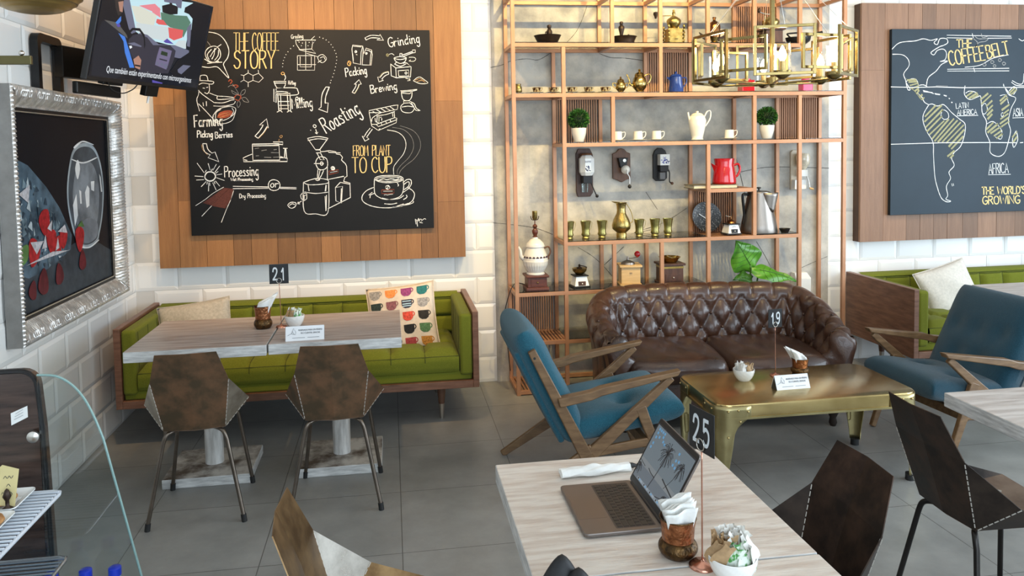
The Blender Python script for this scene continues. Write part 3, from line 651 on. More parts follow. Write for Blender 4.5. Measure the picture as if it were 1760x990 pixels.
# ================================================================ blue armchairs
blue_m = mat('blue_tweed', (0.008, 0.062, 0.095), 0.95, vscale=330, col2=(0.024, 0.145, 0.205), bump=0.6, bscale=380, sheen=0.3, spec=0.15)
bluer_m = mat('navy_tweed', (0.006, 0.034, 0.056), 0.95, vscale=330, col2=(0.016, 0.080, 0.118), bump=0.6, bscale=380, sheen=0.3, spec=0.15)
arm_m = mat('aged_oak', (0.125, 0.065, 0.027), 0.42, vscale=5, col2=(0.215, 0.122, 0.055), stretch=(2, 9, 9), detail=8, bump=0.06, bscale=60)
def soft_block(L_, W, T, dents, nu=30, nv=26, k=8, dome=0.015):
    """upholstered pad lying in x (length), y (width); dents = [(x, y, depth)]"""
    m = MB()
    def f(u, v, sg):
        a, b = 2 * u - 1, 2 * v - 1; a = math.copysign(1 - (1 - abs(a)) ** 1.5, a); b = math.copysign(1 - (1 - abs(b)) ** 1.5, b)
        e = ((1 - abs(a) ** k) * (1 - abs(b) ** k)) ** 0.33; z = sg * T / 2 * e
        if sg > 0:
            z += dome * (1 - a * a) * (1 - b * b)
            for dx, dy, dd in dents: z -= dd * math.exp(-(((a * L_ / 2 - dx) ** 2 + (b * W / 2 - dy) ** 2) / 0.0016)) + dd * 0.4 * math.exp(-(((a * L_ / 2 - dx) ** 2 + (b * W / 2 - dy) ** 2) / 0.010))
        return (a * L_ / 2, b * W / 2, z)
    m.surf(lambda u, v: f(u, v, 1), nu, nv); m.surf(lambda u, v: f(u, v, -1), nu, nv)
    return m
def armchair(label, loc, rotz, cloth, seat_dents, fwd=0.0):
    t = thing('armchair', label, 'armchair', loc, rotz)
    def plank(name, pts, y0, y1, par=t):
        m = MB(); m.prism([(x, y0, z) for x, z in pts], (0, y1 - y0, 0)); return m.build(name, arm_m, par, bevel=0.005, seg=2, smooth=40)
    def strip(a, b, wa, wb):
        d = Vector((b[0] - a[0], b[1] - a[1])).normalized(); n = Vector((-d.y, d.x))
        return [(a[0] + n.x * wa / 2, a[1] + n.y * wa / 2), (a[0] - n.x * wa / 2, a[1] - n.y * wa / 2), (b[0] - n.x * wb / 2, b[1] - n.y * wb / 2), (b[0] + n.x * wb / 2, b[1] + n.y * wb / 2)]
    for sg in (-1, 1):
        y0, y1 = (0.272, 0.302) if sg > 0 else (-0.302, -0.272)
        up = plank('upright', strip((-0.315, 0.725), (-0.055, 0.195), 0.038, 0.062), y0, y1)
        m = MB(); m.lathe([(0.006, 0), (0.006, 0.003)], (-0.30, y1 if sg > 0 else y0 - 0.003, 0.69), 12) if False else m.lathe([(0.0065, 0.0), (0.0065, 0.0312)], (-0.302, max(y0, y1) + 0.0006, 0.69), 12, axis='-Y'); m.build('plug', rub_m, up)
        a0, a1 = (0.265, 0.315) if sg > 0 else (-0.315, -0.265)
        arm = [(0.415, 0.592), (0.40, 0.566), (0.02, 0.492), (-0.03, 0.474), (-0.185, 0.448), (-0.195, 0.492), (-0.03, 0.516), (0.02, 0.533)]
        plank('armrest', arm, a0, a1)
        plank('diagonal_brace', strip((0.375, 0.555), (-0.03, 0.205), 0.035, 0.066), y0 + 0.002, y1 - 0.002)
        plank('leg', strip((0.215, 0.42), (0.372, 0.003), 0.055, 0.030), y0 + 0.001, y1 - 0.001)
        plank('side_rail', strip((-0.01, 0.214), (0.275, 0.25), 0.045, 0.040), y0 + 0.004, y1 - 0.004)
        plank('leg', strip((-0.02, 0.225), (-0.385, 0.006), 0.068, 0.034), y0 + 0.003, y1 - 0.003)
    for x, z in ((0.245, 0.235), (-0.055, 0.20)):
        m = MB(); m.box(x - 0.014, x + 0.014, -0.272, 0.272, z - 0.025, z + 0.025); m.build('cross_rail', arm_m, t, bevel=0.003)
    s = soft_block(0.56, 0.54, 0.135, seat_dents); a = R_(-8.5); s.mapv(lambda p: Vector((p.x * math.cos(a) + p.z * math.sin(a) * 1, p.y, p.z * math.cos(a) - p.x * math.sin(a))) + Vector((0.172, 0, 0.348)))
    s.build('seat_cushion', cloth, t, smooth=180, weld=True)
    for dx, dy, dd in seat_dents:
        pass
    bd = [(0.06, y, 0.016) for y in (-0.15, 0, 0.15)] + [(-0.10, y, 0.016) for y in (-0.075, 0.075)]
    b = soft_block(0.61, 0.55, 0.155, bd, k=6); ang = R_(116)   # length runs up along the back
    b.mapv(lambda p: Vector((p.x * math.cos(ang) + p.z * math.sin(ang), p.y, p.x * math.sin(ang) - p.z * math.cos(ang))) + Vector((-0.222 + fwd, 0, 0.535)))
    b.build('back_cushion', cloth, t, smooth=180, weld=True)
    m = MB(); m.cbox((0, 0, 0), (0.50, 0.50, 0.03)); m.mapv(lambda p: Vector((p.x * math.cos(ang) + p.z * math.sin(ang), p.y, p.x * math.sin(ang) - p.z * math.cos(ang))) + Vector((-0.270 + fwd, 0, 0.48)))
    m.build('back_panel', cloth, t, bevel=0.012, seg=3, smooth=50)
    return t
armchair('teal blue armchair with oak frame left of the brass table', (0.95, 3.83, 0), 0.0, blue_m, [(0.02, -0.12, 0.055), (0.02, 0.12, 0.055), (-0.14, 0.0, 0.04)])
armchair('dark blue armchair with oak frame right of the brass table', (3.165, 3.855, 0), PI + R_(4), bluer_m, [(0.02, -0.12, 0.055), (0.02, 0.12, 0.055)], 0.10)

# ================================================================ brass coffee table
brass_m = mat('aged_brass', (0.40, 0.29, 0.115), 0.22, 0.95, vscale=4, col2=(0.55, 0.42, 0.19), detail=8, bump=0.03, bscale=30, rvar=0.08)
brassd_m = mat('brass_legs', (0.33, 0.265, 0.12), 0.32, 0.9, vscale=5, col2=(0.47, 0.40, 0.20), detail=8, rvar=0.08)
ct = thing('coffee_table', 'low riveted brass table with rounded corners before the leather sofa', 'table', (2.02, 3.655, 0)); HX, HY, HZ, CR = 0.525, 0.262, 0.45, 0.075
o_ = rrect(-HX, HX, -HY, HY, CR, 7); i_ = rrect(-HX + 0.006, HX - 0.006, -HY + 0.006, HY - 0.006, CR - 0.006, 7)
m = MB(); k = len(o_)
V_ = [(x, y, HZ - 0.064) for x, y in o_] + [(x, y, HZ - 0.008) for x, y in o_] + [(x, y, HZ - 0.002) for x, y in rrect(-HX + 0.002, HX - 0.002, -HY + 0.002, HY - 0.002, CR - 0.002, 7)] + [(x, y, HZ) for x, y in rrect(-HX + 0.008, HX - 0.008, -HY + 0.008, HY - 0.008, CR - 0.008, 7)]
V_ += [(x, y, HZ - 0.064) for x, y in i_] + [(x, y, HZ - 0.016) for x, y in i_]
F_ = []
for r in range(3): F_ += [(r * k + i, r * k + (i + 1) % k, (r + 1) * k + (i + 1) % k, (r + 1) * k + i) for i in range(k)]
F_ += [tuple(3 * k + i for i in range(k)), tuple(5 * k + i for i in reversed(range(k)))] + [(4 * k + i, i, (i + 1) % k, 4 * k + (i + 1) % k)[::-1] for i in range(k)] + [(4 * k + i, 4 * k + (i + 1) % k, 5 * k + (i + 1) % k, 5 * k + i)[::-1] for i in range(k)]
m.add(V_, F_); m.build('tabletop', brass_m, ct, smooth=35)
m = MB(); e = 0.004
for r0, r1, z0, z1 in ((0.0, 0.006, HZ - 0.072, HZ - 0.062),):
    a_ = rrect(-HX - r1, HX + r1, -HY - r1, HY + r1, CR + r1, 7); m.add([(x, y, z0) for x, y in a_] + [(x, y, z1) for x, y in a_] + [(x, y, z1) for x, y in i_] + [(x, y, z0) for x, y in i_],
        [(q * k + i, q * k + (i + 1) % k, ((q + 1) % 4) * k + (i + 1) % k, ((q + 1) % 4) * k + i) for q in range(4) for i in range(k)])
m.build('apron_lip', brassd_m, ct, smooth=35)
def corner_leg(sx, sy):
    def wid(z):   # how far the pressed leg reaches along each side of the corner
        if z > HZ - 0.062: return 0.165
        if z > 0.27: q = (z - 0.27) / (HZ - 0.062 - 0.27); return 0.078 + 0.087 * q ** 2.6
        return 0.030 + (0.078 - 0.030) * (z - 0.03) / 0.24
    zs = [0.03, 0.05, 0.09, 0.14, 0.2, 0.25, 0.28, 0.31, 0.335, 0.355, 0.37, 0.38, HZ - 0.062, HZ - 0.03, HZ - 0.01]; NS = 8; m = MB(); rows = []
    for z in zs:
        w = wid(z); r = min(CR + 0.003, 0.022 + w * 0.45) if z < 0.3 else CR + 0.003; off = -0.003; ins = 0.0 if z > 0.3 else 0.014 * (0.3 - z) / 0.27
        q = [(w * (1 - i / 3.0) + r * (i / 3.0) * (1 if w > r else 1), off) for i in range(3)] if w > r else [(r, off)] * 3
        q += [(r + off + (-(r)) * math.sin(R_(90 * i / NS)) , off + r * (1 - math.cos(R_(90 * i / NS)))) for i in range(NS + 1)]
        q += [(off, w * (i / 3.0) + r * (1 - i / 3.0)) for i in range(1, 4)] if w > r else [(off, r)] * 3
        rows.append([Vector((sx * (HX - a - ins), sy * (HY - b - ins), z)) for a, b in q])
    W_ = len(rows[0]); m.add([v for r in rows for v in r], [(j * W_ + i, j * W_ + i + 1, (j + 1) * W_ + i + 1, (j + 1) * W_ + i) for j in range(len(rows) - 1) for i in range(W_ - 1)])
    lg = m.build('leg', brassd_m, ct, smooth=60, solid=0.004)
    f = MB(); f.lathe([(0.022, 0.0), (0.022, 0.034)], (sx * (HX - 0.031), sy * (HY - 0.031), 0), 14); f.build('foot_cap', rub_m, lg, smooth=50)
    rib = MB(); P = rrect(0.022, 0.044, 0.13, 0.235, 0.0105, 4)
    rib.tube([(sx * (HX - 0.012 - a * 0.85 - 0.012), sy * (HY - 0.002 - 0.0075), b) for a, b in P], 0.0022, 6, True); rib.build('pressed_rib', brassd_m, lg, smooth=60)
    for a, z, side in ((0.05, HZ - 0.03, 0), (0.10, HZ - 0.028, 0), (0.15, HZ - 0.036, 0), (0.11, HZ - 0.082, 0), (0.05, HZ - 0.155, 0), (0.06, HZ - 0.03, 1), (0.14, HZ - 0.03, 1), (0.05, HZ - 0.155, 1)):
        c_ = (sx * (HX - a), sy * (HY + 0.005), z) if side == 0 else (sx * (HX + 0.005), sy * (HY - a), z)
        b = MB(); b.ball(c_, 0.0058, 8, sc=(1, 1, 1)); b.build('rivet', brass_m, lg, smooth=180)
for sx in (-1, 1):
    for sy in (-1, 1): corner_leg(sx, sy)
# ================================================================ things on the tables
cop_m = mat('hammered_copper', (0.42, 0.17, 0.075), 0.3, 0.9, vscale=70, col2=(0.20, 0.075, 0.03), detail=4, bump=0.5, bscale=90)
copd_m = mat('tarnished_copper', (0.16, 0.085, 0.03), 0.35, 0.9, vscale=60, col2=(0.035, 0.022, 0.012), detail=6, bump=0.4, bscale=90)
paper_m = mat('napkin_paper', (0.82, 0.82, 0.79), 0.85, var=0.04, vscale=20, bump=0.15, bscale=90)
porc_m = mat('white_porcelain', (0.80, 0.80, 0.77), 0.2, bump=0.0, coat=0.3, var=0.02)
card_m = mat('white_card', (0.80, 0.82, 0.84), 0.6, var=0.02)
ink_m = mat('dark_ink', (0.015, 0.02, 0.035), 0.7)
plate_bk = mat('black_plate', (0.006, 0.006, 0.007), 0.35)
num_m = mat('grey_white_vinyl', (0.62, 0.66, 0.68), 0.5, var=0.02)
rose_m = mat('rose_copper_wire', (0.55, 0.27, 0.19), 0.25, 0.95, var=0.05)
sug_br = mat('brown_sugar_paper', (0.48, 0.31, 0.16), 0.7, var=0.15, vscale=60, isl=0.25)
sug_wh = mat('white_sugar_paper', (0.78, 0.76, 0.71), 0.6, var=0.04, isl=0.14)
sug_gr = mat('green_sweetener_paper', (0.07, 0.30, 0.06), 0.55, vscale=45, col2=(0.72, 0.78, 0.70), contrast=(0.44, 0.52), detail=2)

def napkin_cup(label, nlabel, loc, r=0.043, h=0.108, rz=0.0, upright=False):
    t = thing('copper_cup', label, 'cup', loc, rz); q = h * 0.43
    m = MB(); pr = [(r * 0.62, 0.0)] + [(r * (0.66 + 0.42 * math.sin(PI * (0.12 + 0.88 * i / 8) * 0.86)), q * i / 8) for i in range(9)]; m.lathe(pr, seg=28); m.build('belly', copd_m, t, smooth=60)
    m = MB(); m.lathe([(r * 0.86, q), (r * 0.87, q + 0.004), (r * 0.91, h * 0.75), (r, h), (r * 0.95, h), (r * 0.86, h * 0.7), (r * 0.82, q + 0.004)], seg=28, cap=False); m.build('neck', cop_m, t, smooth=50)
    m = MB(); m.tube([(r * 0.98 * math.cos(2 * PI * i / 28), r * 0.98 * math.sin(2 * PI * i / 28), h) for i in range(28)], 0.0018, 6, True); m.build('rim', copd_m, t, smooth=180)
    n = thing('paper_napkins', nlabel, 'napkins', (loc[0], loc[1], loc[2] + h * 0.55), rz)
    for k in range(7):   # folded leaves fanned out of the cup
        a = (k - 3) * 0.0075; m = MB(); hh = h * 0.45 + (0.030 if upright else 0.036) + 0.004 * ((k * 5) % 3); wv = 0.006
        def leaf(u, v):
            x = (u - 0.5) * 2; wid = r * ((0.52 + 0.40 * v) if upright else (0.60 + 0.45 * v))
            sk = 0.02 * v * v if not upright else 0.0
            return (x * wid + sk + (0.0 if upright else 0.010 * v), a * (0.85 + 0.9 * v) + wv * math.sin(5 * x + k) * v + 0.012 * v * v * (1 if x > 0 else -1) * abs(x), hh * v + (0.022 * v * x if not upright else 0.006 * x * v))
        m.surf(leaf, 10, 8); m.build('napkin_leaf', paper_m, n, solid=0.0016, smooth=180)
    return t
napkin_cup('hammered copper cup of napkins left of the number 21 stand', 'folded white napkins in the copper cup beside the number 21 stand', (-0.682, 4.175, 0.755), 0.044, 0.118)
napkin_cup('hammered copper cup of napkins on the brass table', 'folded white napkins in the copper cup on the brass table', (2.135, 3.795, 0.45), 0.044, 0.082, PI)
napkin_cup('speckled copper cup of napkins beside the laptop', 'upright stack of white napkins in the cup beside the laptop', (0.625, 1.637, 0.755), 0.0415, 0.088, R_(-8), True)

DIG = {'1': "-.14,.62 .06,.9 .06,0", '2': "s-.24,.66 -.16,.88 .02,.93 .2,.84 .22,.62 .06,.36 -.22,.07|-.26,.05 .26,.05", '5': ".2,.9 -.18,.9 -.21,.5|s-.21,.5 -.02,.6 .2,.5 .24,.28 .12,.06 -.08,.02 -.24,.14", '9': "os.0,.93 -.19,.84 -.22,.64 -.12,.46 .04,.44 .19,.56 .21,.74 .14,.88|s.21,.7 .2,.36 .08,.08 -.1,.03 -.2,.12"}
def numerals(num, par, c_, ux, pw, ph):
    for i, ch_ in enumerate(num):
        m = MB(); cx = (i - 0.5) * pw * 0.40; hh = ph * 0.66; nn = Vector((ux.y, -ux.x, 0)) * 0.0004
        for st in parse(DIG[ch_]):
            q = [Vector((x, y)) for x, y in st]; w_ = 0.068
            for a, b in zip(q, q[1:]):
                d = (b - a).normalized(); n = Vector((-d.y, d.x)) * w_; e = d * w_ * 0.5
                m.poly([c_ + nn + ux * (cx + p.x * hh * 0.62) + Vector((0, 0, (p.y - 0.47) * hh)) for p in (a - n - e, b - n + e, b + n + e, a + n - e)]); nn = nn * 1.02
        m.build('numeral', num_m, par)
def number_stand(num, label, loc, h, rz=0.0, pw=0.098, ph=0.104, lean=(0.0, 0.0)):
    t = thing('table_number_stand', label, 'table number', loc)
    m = MB(); m.lathe([(0.029, 0.0), (0.029, 0.004), (0.024, 0.009), (0.006, 0.012), (0.003, 0.016)], seg=24); m.build('base', rose_m, t, smooth=50)
    top = Vector((lean[0], lean[1], h))
    m = MB(); m.tube(spline([(0, 0, 0.01), (lean[0] * 0.5, lean[1] * 0.5, h * 0.5), top], 4), 0.0018, 8); m.build('rod', rose_m, t, smooth=180)
    cz, sz = math.cos(rz), math.sin(rz); ux = Vector((cz, sz, 0)); un = Vector((sz, -cz, 0))
    m = MB(); m.tube([top + ux * (0.013 * math.cos(a)) + Vector((0, 0, 0.013 + 0.013 * math.sin(a))) + un * 0.004 for a in [2 * PI * i / 20 for i in range(20)]], 0.0015, 6, True); m.build('clip_ring', bolt_m, t, smooth=180)
    c_ = top + Vector((0, 0, ph * 0.5 - 0.004)) - un * 0.0
    m = MB(); q = [c_ + ux * x + Vector((0, 0, z)) + un * 0.0012 for x, z in ((-pw / 2, -ph / 2), (pw / 2, -ph / 2), (pw / 2, ph / 2), (-pw / 2, ph / 2))]; m.prism(q, un * -0.0024); pl = m.build('plate', plate_bk, t, bevel=0.001)
    p = c_ + un * 0.0018 - Vector((0, 0, ph * 0.27)); numerals(num, pl, c_ + un * 0.0016, ux, pw, ph)
number_stand('21', 'black number 21 plate on a thin copper rod', (-0.590, 4.180, 0.755), 0.235, R_(2), lean=(-0.004, 0.0))
number_stand('19', 'black number 19 plate on a rod over the brass table', (1.990, 3.785, 0.45), 0.262, R_(6), 0.082, 0.098, (-0.002, 0))
number_stand('25', 'black number 25 plate on a rod beside the laptop', (0.659, 1.580, 0.755), 0.262, R_(-76), 0.088, 0.095)

def tent_card(label, loc, rz, w=0.185, h=0.066, d=0.058):
    t = thing('reserved_card', label, 'sign', loc, rz)
    m = MB(); y0, th = -d / 2, 0.0012
    m.prism([(-w / 2, y0, 0), (w / 2, y0, 0), (w / 2, 0, h), (-w / 2, 0, h)], (0, th, 0)); m.build('front_panel', card_m, t)
    m = MB(); m.prism([(-w / 2, 0.0004, h), (w / 2, 0.0004, h), (w / 2, d / 2, 0), (-w / 2, d / 2, 0)], (0, th, 0)); m.build('back_panel', card_m, t)
    m = MB()
    for x in (-w / 2 + 0.0006, w / 2 - 0.0006): m.prism([(x, y0 + 0.0014, 0.0), (x, d / 2, 0), (x, 0.0004, h - 0.001)], (0.0004, 0, 0))
    m.build('inside_shade', plate_bk, t)  # black sheets across the open ends stand for shade inside the fold
    tilt = math.atan2(h, d / 2); rot = (tilt, 0, 0); P = lambda x, v: (x, y0 + d / 2 * v - 0.0009, h * v + 0.0004)
    words('RESERVADO PARA UN MÍNIMO', 'lettering', ink_m, t, P(0.026, 0.66), 0.0115, rot, ext=0.0002, sx=0.72); words('DE 3 CLIENTES, GRACIAS', 'lettering', ink_m, t, P(0.026, 0.46), 0.0115, rot, ext=0.0002, sx=0.72)
    m = MB()
    for x0, x1 in ((-0.06, 0.0), (0.012, 0.068)): m.poly([Vector(P(x0, 0.185)), Vector(P(x1, 0.185)), Vector(P(x1, 0.215)), Vector(P(x0, 0.215))])
    m.build('small_print', mat('grey_ink', (0.2, 0.22, 0.25), 0.7), t)
    m = MB(); g = [(-0.083, 0.38), (-0.064, 0.50), (-0.054, 0.86), (-0.043, 0.60), (-0.045, 0.42), (-0.064, 0.50)]; m.tube([P(*q) for q in g], 0.0006, 5); m.tube([P(*q) for q in ((-0.060, 0.66), (-0.05, 0.42))], 0.0005, 5); m.build('line_emblem', ink_m, t)
tent_card('white reserved card standing on the table before the olive sofa', (-0.436, 3.885, 0.755), R_(2))
tent_card('white reserved card standing on the brass coffee table', (1.967, 3.584, 0.45), R_(2), 0.182, 0.066)

def sugar_bowl(label, loc, r, h, npk, seed):
    random.seed(seed)
    t = thing('sugar_bowl', label, 'bowl', loc)
    m = MB(); seg = 32
    def f(u, v):
        a = 2 * PI * u; rr = r * (0.52 + 0.48 * math.sin(v * PI / 2) ** 0.8) * (1 + 0.012 * math.sin(12 * a + 18 * v) * (1 if v > 0.08 else 0)); return (rr * math.cos(a), rr * math.sin(a), h * v)
    m.surf(f, 48, 14, True); m.surf(lambda u, v: (r * 0.94 * (1 - 0.45 * v) * math.cos(-2 * PI * u), r * 0.94 * (1 - 0.45 * v) * math.sin(-2 * PI * u), h * (1 - 0.9 * v)), 48, 6, True)
    m.lathe([(r * 0.52, 0.0), (r * 0.52, 0.002)], seg=32)
    m.tube([(r * 0.97 * math.cos(2 * PI * i / 32), r * 0.97 * math.sin(2 * PI * i / 32), h) for i in range(32)], 0.0018, 6, True); m.build('bowl', porc_m, t, smooth=60)
    return t
protos = {}
def packet(kind, M, loc, rz, tx, ty, L_, label, group):
    key = (kind, L_)
    if key not in protos:
        m = MB(); w = 0.027; n = 8
        def f(sg):
            def g(u, v):
                x = (u - 0.5) * w * (1 + 0.2 * math.sin(6 * v)); z = (v - 0.5) * L_; b = (1 - (2 * u - 1) ** 2) * (1 - (2 * v - 1) ** 4)
                return (x, sg * 0.0030 * b + 0.0035 * (v - 0.5) ** 2 * math.sin(9 * u) + (0.004 * max(0, v - 0.8) * 5 * (1 if u > 0.5 else -0.6)), z + (0.006 * abs(u - 0.4) if v > 0.9 else 0))
            return g
        m.surf(f(1), 6, n); m.surf(f(-1), 6, n); o = m.build(kind + '_packet', M, smooth=30); protos[key] = o
    else:
        o = protos[key].copy(); C.objects.link(o)
    o.location = loc; o.rotation_euler = (tx, ty, rz); tag(o, label, 'sugar packet', group)
def fill(loc, r, h, plan_, where):
    """plan_: list of (kind, material, angle from, angle to, count, lift, label)"""
    for kind, M, a0, a1, n, L_, lift, label in plan_:
        for i in range(n):
            a = R_(a0 + (a1 - a0) * (i + 0.5) / n + random.uniform(-8, 8)); rr = r * random.uniform(0.50, 0.82) if i % 3 else r * random.uniform(0.1, 0.42)
            packet(kind, M, (loc[0] + rr * math.cos(a), loc[1] + rr * math.sin(a), loc[2] + h * 0.98 + lift + random.uniform(-0.005, 0.008)), a + PI / 2 + random.uniform(-0.5, 0.5), random.uniform(-0.45, 0.25), random.uniform(-0.6, 0.6), L_, label, 'packets in ' + where)
b_ = (-0.522, 4.185, 0.755); sugar_bowl('white bowl of sweetener packets behind the reserved card', b_, 0.052, 0.058, 0, 1)
fill(b_, 0.052, 0.058, [('green_sweetener', sug_gr, -100, 60, 8, 0.05, 0.004, 'green and white sweetener packet in the bowl by number 21'), ('white_sugar', sug_wh, 60, 180, 5, 0.05, 0.008, 'white sugar packet in the bowl by number 21'), ('brown_sugar', sug_br, 180, 260, 4, 0.05, 0.004, 'brown sugar packet in the bowl by number 21')], 'the bowl by number 21')
b_ = (1.793, 3.745, 0.45); sugar_bowl('white textured bowl of sugar packets on the brass table', b_, 0.055, 0.058, 0, 2)
fill(b_, 0.055, 0.058, [('white_sugar', sug_wh, 60, 260, 9, 0.05, 0.006, 'white sugar packet in the bowl on the brass table'), ('brown_sugar', sug_br, -100, 60, 8, 0.05, 0.004, 'brown sugar packet in the bowl on the brass table'), ('green_sweetener', sug_gr, 180, 250, 2, 0.05, -0.004, 'green sweetener packet in the bowl on the brass table')], 'the bowl on the brass table')
b_ = (0.703, 1.522, 0.755); sugar_bowl('white bowl of sugar packets beside the number 25 stand', b_, 0.052, 0.052, 0, 3)
fill(b_, 0.054, 0.052, [('brown_sugar', sug_br, 110, 235, 10, 0.058, 0.012, 'brown sugar packet in the bowl beside number 25'), ('white_sugar', sug_wh, -70, 120, 15, 0.060, 0.016, 'white sugar packet in the bowl beside number 25'), ('green_sweetener', sug_gr, 225, 330, 8, 0.058, 0.004, 'green and white sweetener packet in the bowl beside number 25')], 'the bowl beside number 25')

# ---------------------------------------------------------------- laptop
alu_m = mat('space_grey_aluminium', (0.19, 0.165, 0.15), 0.38, 0.8, var=0.03)
alus_m = mat('aluminium_side', (0.40, 0.39, 0.38), 0.35, 0.8, var=0.03)
key_m = mat('black_keys', (0.010, 0.009, 0.009), 0.4)
well_m = mat('key_well', (0.055, 0.042, 0.036), 0.5)
lp = thing('laptop', 'open space grey laptop on the pale table, screen showing palm trees', 'laptop', (0.433, 1.875, 0.755))
LD, LW, LT_ = 0.200, 0.272, 0.012
m = MB(); m.prism([(x, y, 0.003) for x, y in rrect(0, LD, -LW / 2, LW / 2, 0.012, 5)], (0, 0, LT_ - 0.003)); m.build('base', alu_m, lp, bevel=0.002)
m = MB(); m.prism([(x, y, LT_ + 0.0001) for x, y in rrect(0.083, LD - 0.018, -LW / 2 + 0.016, LW / 2 - 0.016, 0.004, 3)], (0, 0, 0.0004)); kb = m.build('keyboard', well_m, lp)
m = MB(); rows_ = 6; kx0, kx1 = 0.086, LD - 0.021; ky0, ky1 = -LW / 2 + 0.019, LW / 2 - 0.019; rh = (kx1 - kx0) / rows_
def keyrow(r, n, spans=None):
    sp = spans or [1] * n; tot = sum(sp); y = ky1
    for s_ in sp:
        y2 = y - (ky1 - ky0) * s_ / tot
        m.box(kx0 + r * rh + 0.0012, kx0 + (r + 1) * rh - 0.0012, y2 + 0.0011, y - 0.0011, LT_ + 0.0004, LT_ + 0.0016); y = y2
keyrow(0, 0, [1, 1, 1, 1.2, 5, 1.2, 1, 1, 1, 1]); keyrow(1, 0, [2.2] + [1] * 10 + [2.2]); keyrow(2, 0, [1.8] + [1] * 11 + [1.8]); keyrow(3, 0, [1.5] + [1] * 12 + [1.0]); keyrow(4, 0, [1] * 13 + [1.5]); keyrow(5, 14)
m.build('keys', key_m, kb, bevel=0.0003)
m = MB(); m.prism([(x, y, LT_ + 0.0001) for x, y in rrect(0.006, 0.078, -0.062, 0.062, 0.004, 3)], (0, 0, 0.0003)); m.build('trackpad', mat('trackpad_glass', (0.17, 0.145, 0.13), 0.3, 0.7), lp)
# screen leans back from the hinge
hx, hz = LD - 0.004, LT_ + 0.002; tl = math.atan2(0.093, 0.166); SH = 0.190
def scr(u, v, o=0.0):  # u along width, v up the screen, o out of its face towards the keyboard
    return (hx + SH * v * math.sin(tl) - o * math.cos(tl), -LW / 2 + LW * u, hz + SH * v * math.cos(tl) + o * math.sin(tl))
m = MB(); m.prism([scr(u / LW + 0.5 if False else u, v, 0) for u, v in [((x), (y)) for x, y in rrect(0, 1, 0, 1, 0.04, 4)]], Vector(scr(0, 0, -0.005)) - Vector(scr(0, 0, 0))); lid = m.build('lid', alu_m, lp)
m = MB(); m.poly([scr(u, v, 0.0004) for u, v in rrect(0.004, 0.996, 0.01, 0.99, 0.035, 4)]); m.build('bezel', key_m, lid)
def scr_mat(name, c, s=0.55): return mat(name, (0.01, 0.01, 0.01), 0.25, emit=c, estr=s)
SC_U = lambda u: 1 - u       # seen from the keyboard, left is +Y
def sp_(pts, o): return [scr(SC_U(0.03 + 0.94 * x), 0.10 + 0.83 * y, o) for x, y in pts]
m = MB(); sm = [scr_mat('screen_sky', (0.115, 0.15, 0.175), 1.0), scr_mat('screen_haze', (0.16, 0.185, 0.20), 1.0), scr_mat('screen_sand', (0.10, 0.125, 0.15), 1.0), scr_mat('screen_dark', (0.012, 0.014, 0.018), 1.0), scr_mat('screen_folder', (0.10, 0.27, 0.46), 1.0), scr_mat('screen_dock', (0.24, 0.29, 0.34), 1.0)]
m.cur = 0; m.poly(sp_([(0, 0.36), (1, 0.36), (1, 1), (0, 1)], 0.0008)); m.cur = 1; m.poly(sp_([(0, 0.25), (1, 0.25), (1, 0.36), (0, 0.36)], 0.0008)); m.cur = 2; m.poly(sp_([(0, 0), (1, 0), (1, 0.25), (0, 0.25)], 0.0008))
m.cur = 3
def st_(pts, w):
    q = [Vector(p) for p in spline([(x, y, 0) for x, y in pts], 5)]
    for a, b in zip(q, q[1:]):
        d = (b - a).normalized(); n = Vector((-d.y, d.x, 0)) * w; m.poly(sp_([(a - n)[:2], (b - n)[:2], (b + n)[:2], (a + n)[:2]], 0.0012))
random.seed(4)
def palm(x0, y0, x1, y1, r, n, w):
    st_([(x0, y0), ((x0 + x1) / 2 + 0.015, (y0 + y1) / 2), (x1, y1)], w)
    for i in range(n):
        a = 2 * PI * i / n + random.uniform(-0.15, 0.15); L_ = r * random.uniform(0.7, 1.1); st_([(x1, y1), (x1 + L_ * 0.6 * math.cos(a), y1 + L_ * 0.8 * math.sin(a) + 0.02), (x1 + L_ * math.cos(a), y1 + L_ * math.sin(a) * 1.2 - 0.05)], 0.005)
palm(0.40, 0.02, 0.47, 0.72, 0.17, 26, 0.007); palm(0.70, 0.26, 0.84, 0.70, 0.11, 18, 0.004); palm(0.62, 0.06, 0.80, 0.14, 0.07, 12, 0.007); palm(-0.02, 0.05, 0.04, 0.20, 0.07, 12, 0.003)
st_([(0.60, 0.36), (0.85, 0.29), (1.0, 0.25)], 0.012); st_([(0.0, 0.30), (0.16, 0.27)], 0.006); st_([(0.25, 0.30), (0.33, 0.27), (0.45, 0.26)], 0.008)
m.cur = 4
for x, y in ((0.08, 0.92), (0.13, 0.92), (0.18, 0.92), (0.23, 0.92), (0.08, 0.85), (0.23, 0.86), (0.08, 0.77), (0.15, 0.81), (0.08, 0.66), (0.27, 0.80), (0.32, 0.78), (0.68, 0.86), (0.68, 0.74), (0.74, 0.76), (0.66, 0.65), (0.72, 0.64), (0.07, 0.58)): m.poly(sp_([(x - 0.017, y - 0.02), (x + 0.017, y - 0.02), (x + 0.017, y + 0.024), (x - 0.017, y + 0.024)], 0.0012))
m.cur = 5; m.poly(sp_([(0.12, 0.015), (0.9, 0.015), (0.9, 0.055), (0.12, 0.055)], 0.0010))
for i in range(17): m.cur = (3, 4, 5, 1)[i % 4]; x = 0.15 + i * 0.044; m.poly(sp_([(x - 0.014, 0.022), (x + 0.014, 0.022), (x + 0.014, 0.05), (x - 0.014, 0.05)], 0.0014))
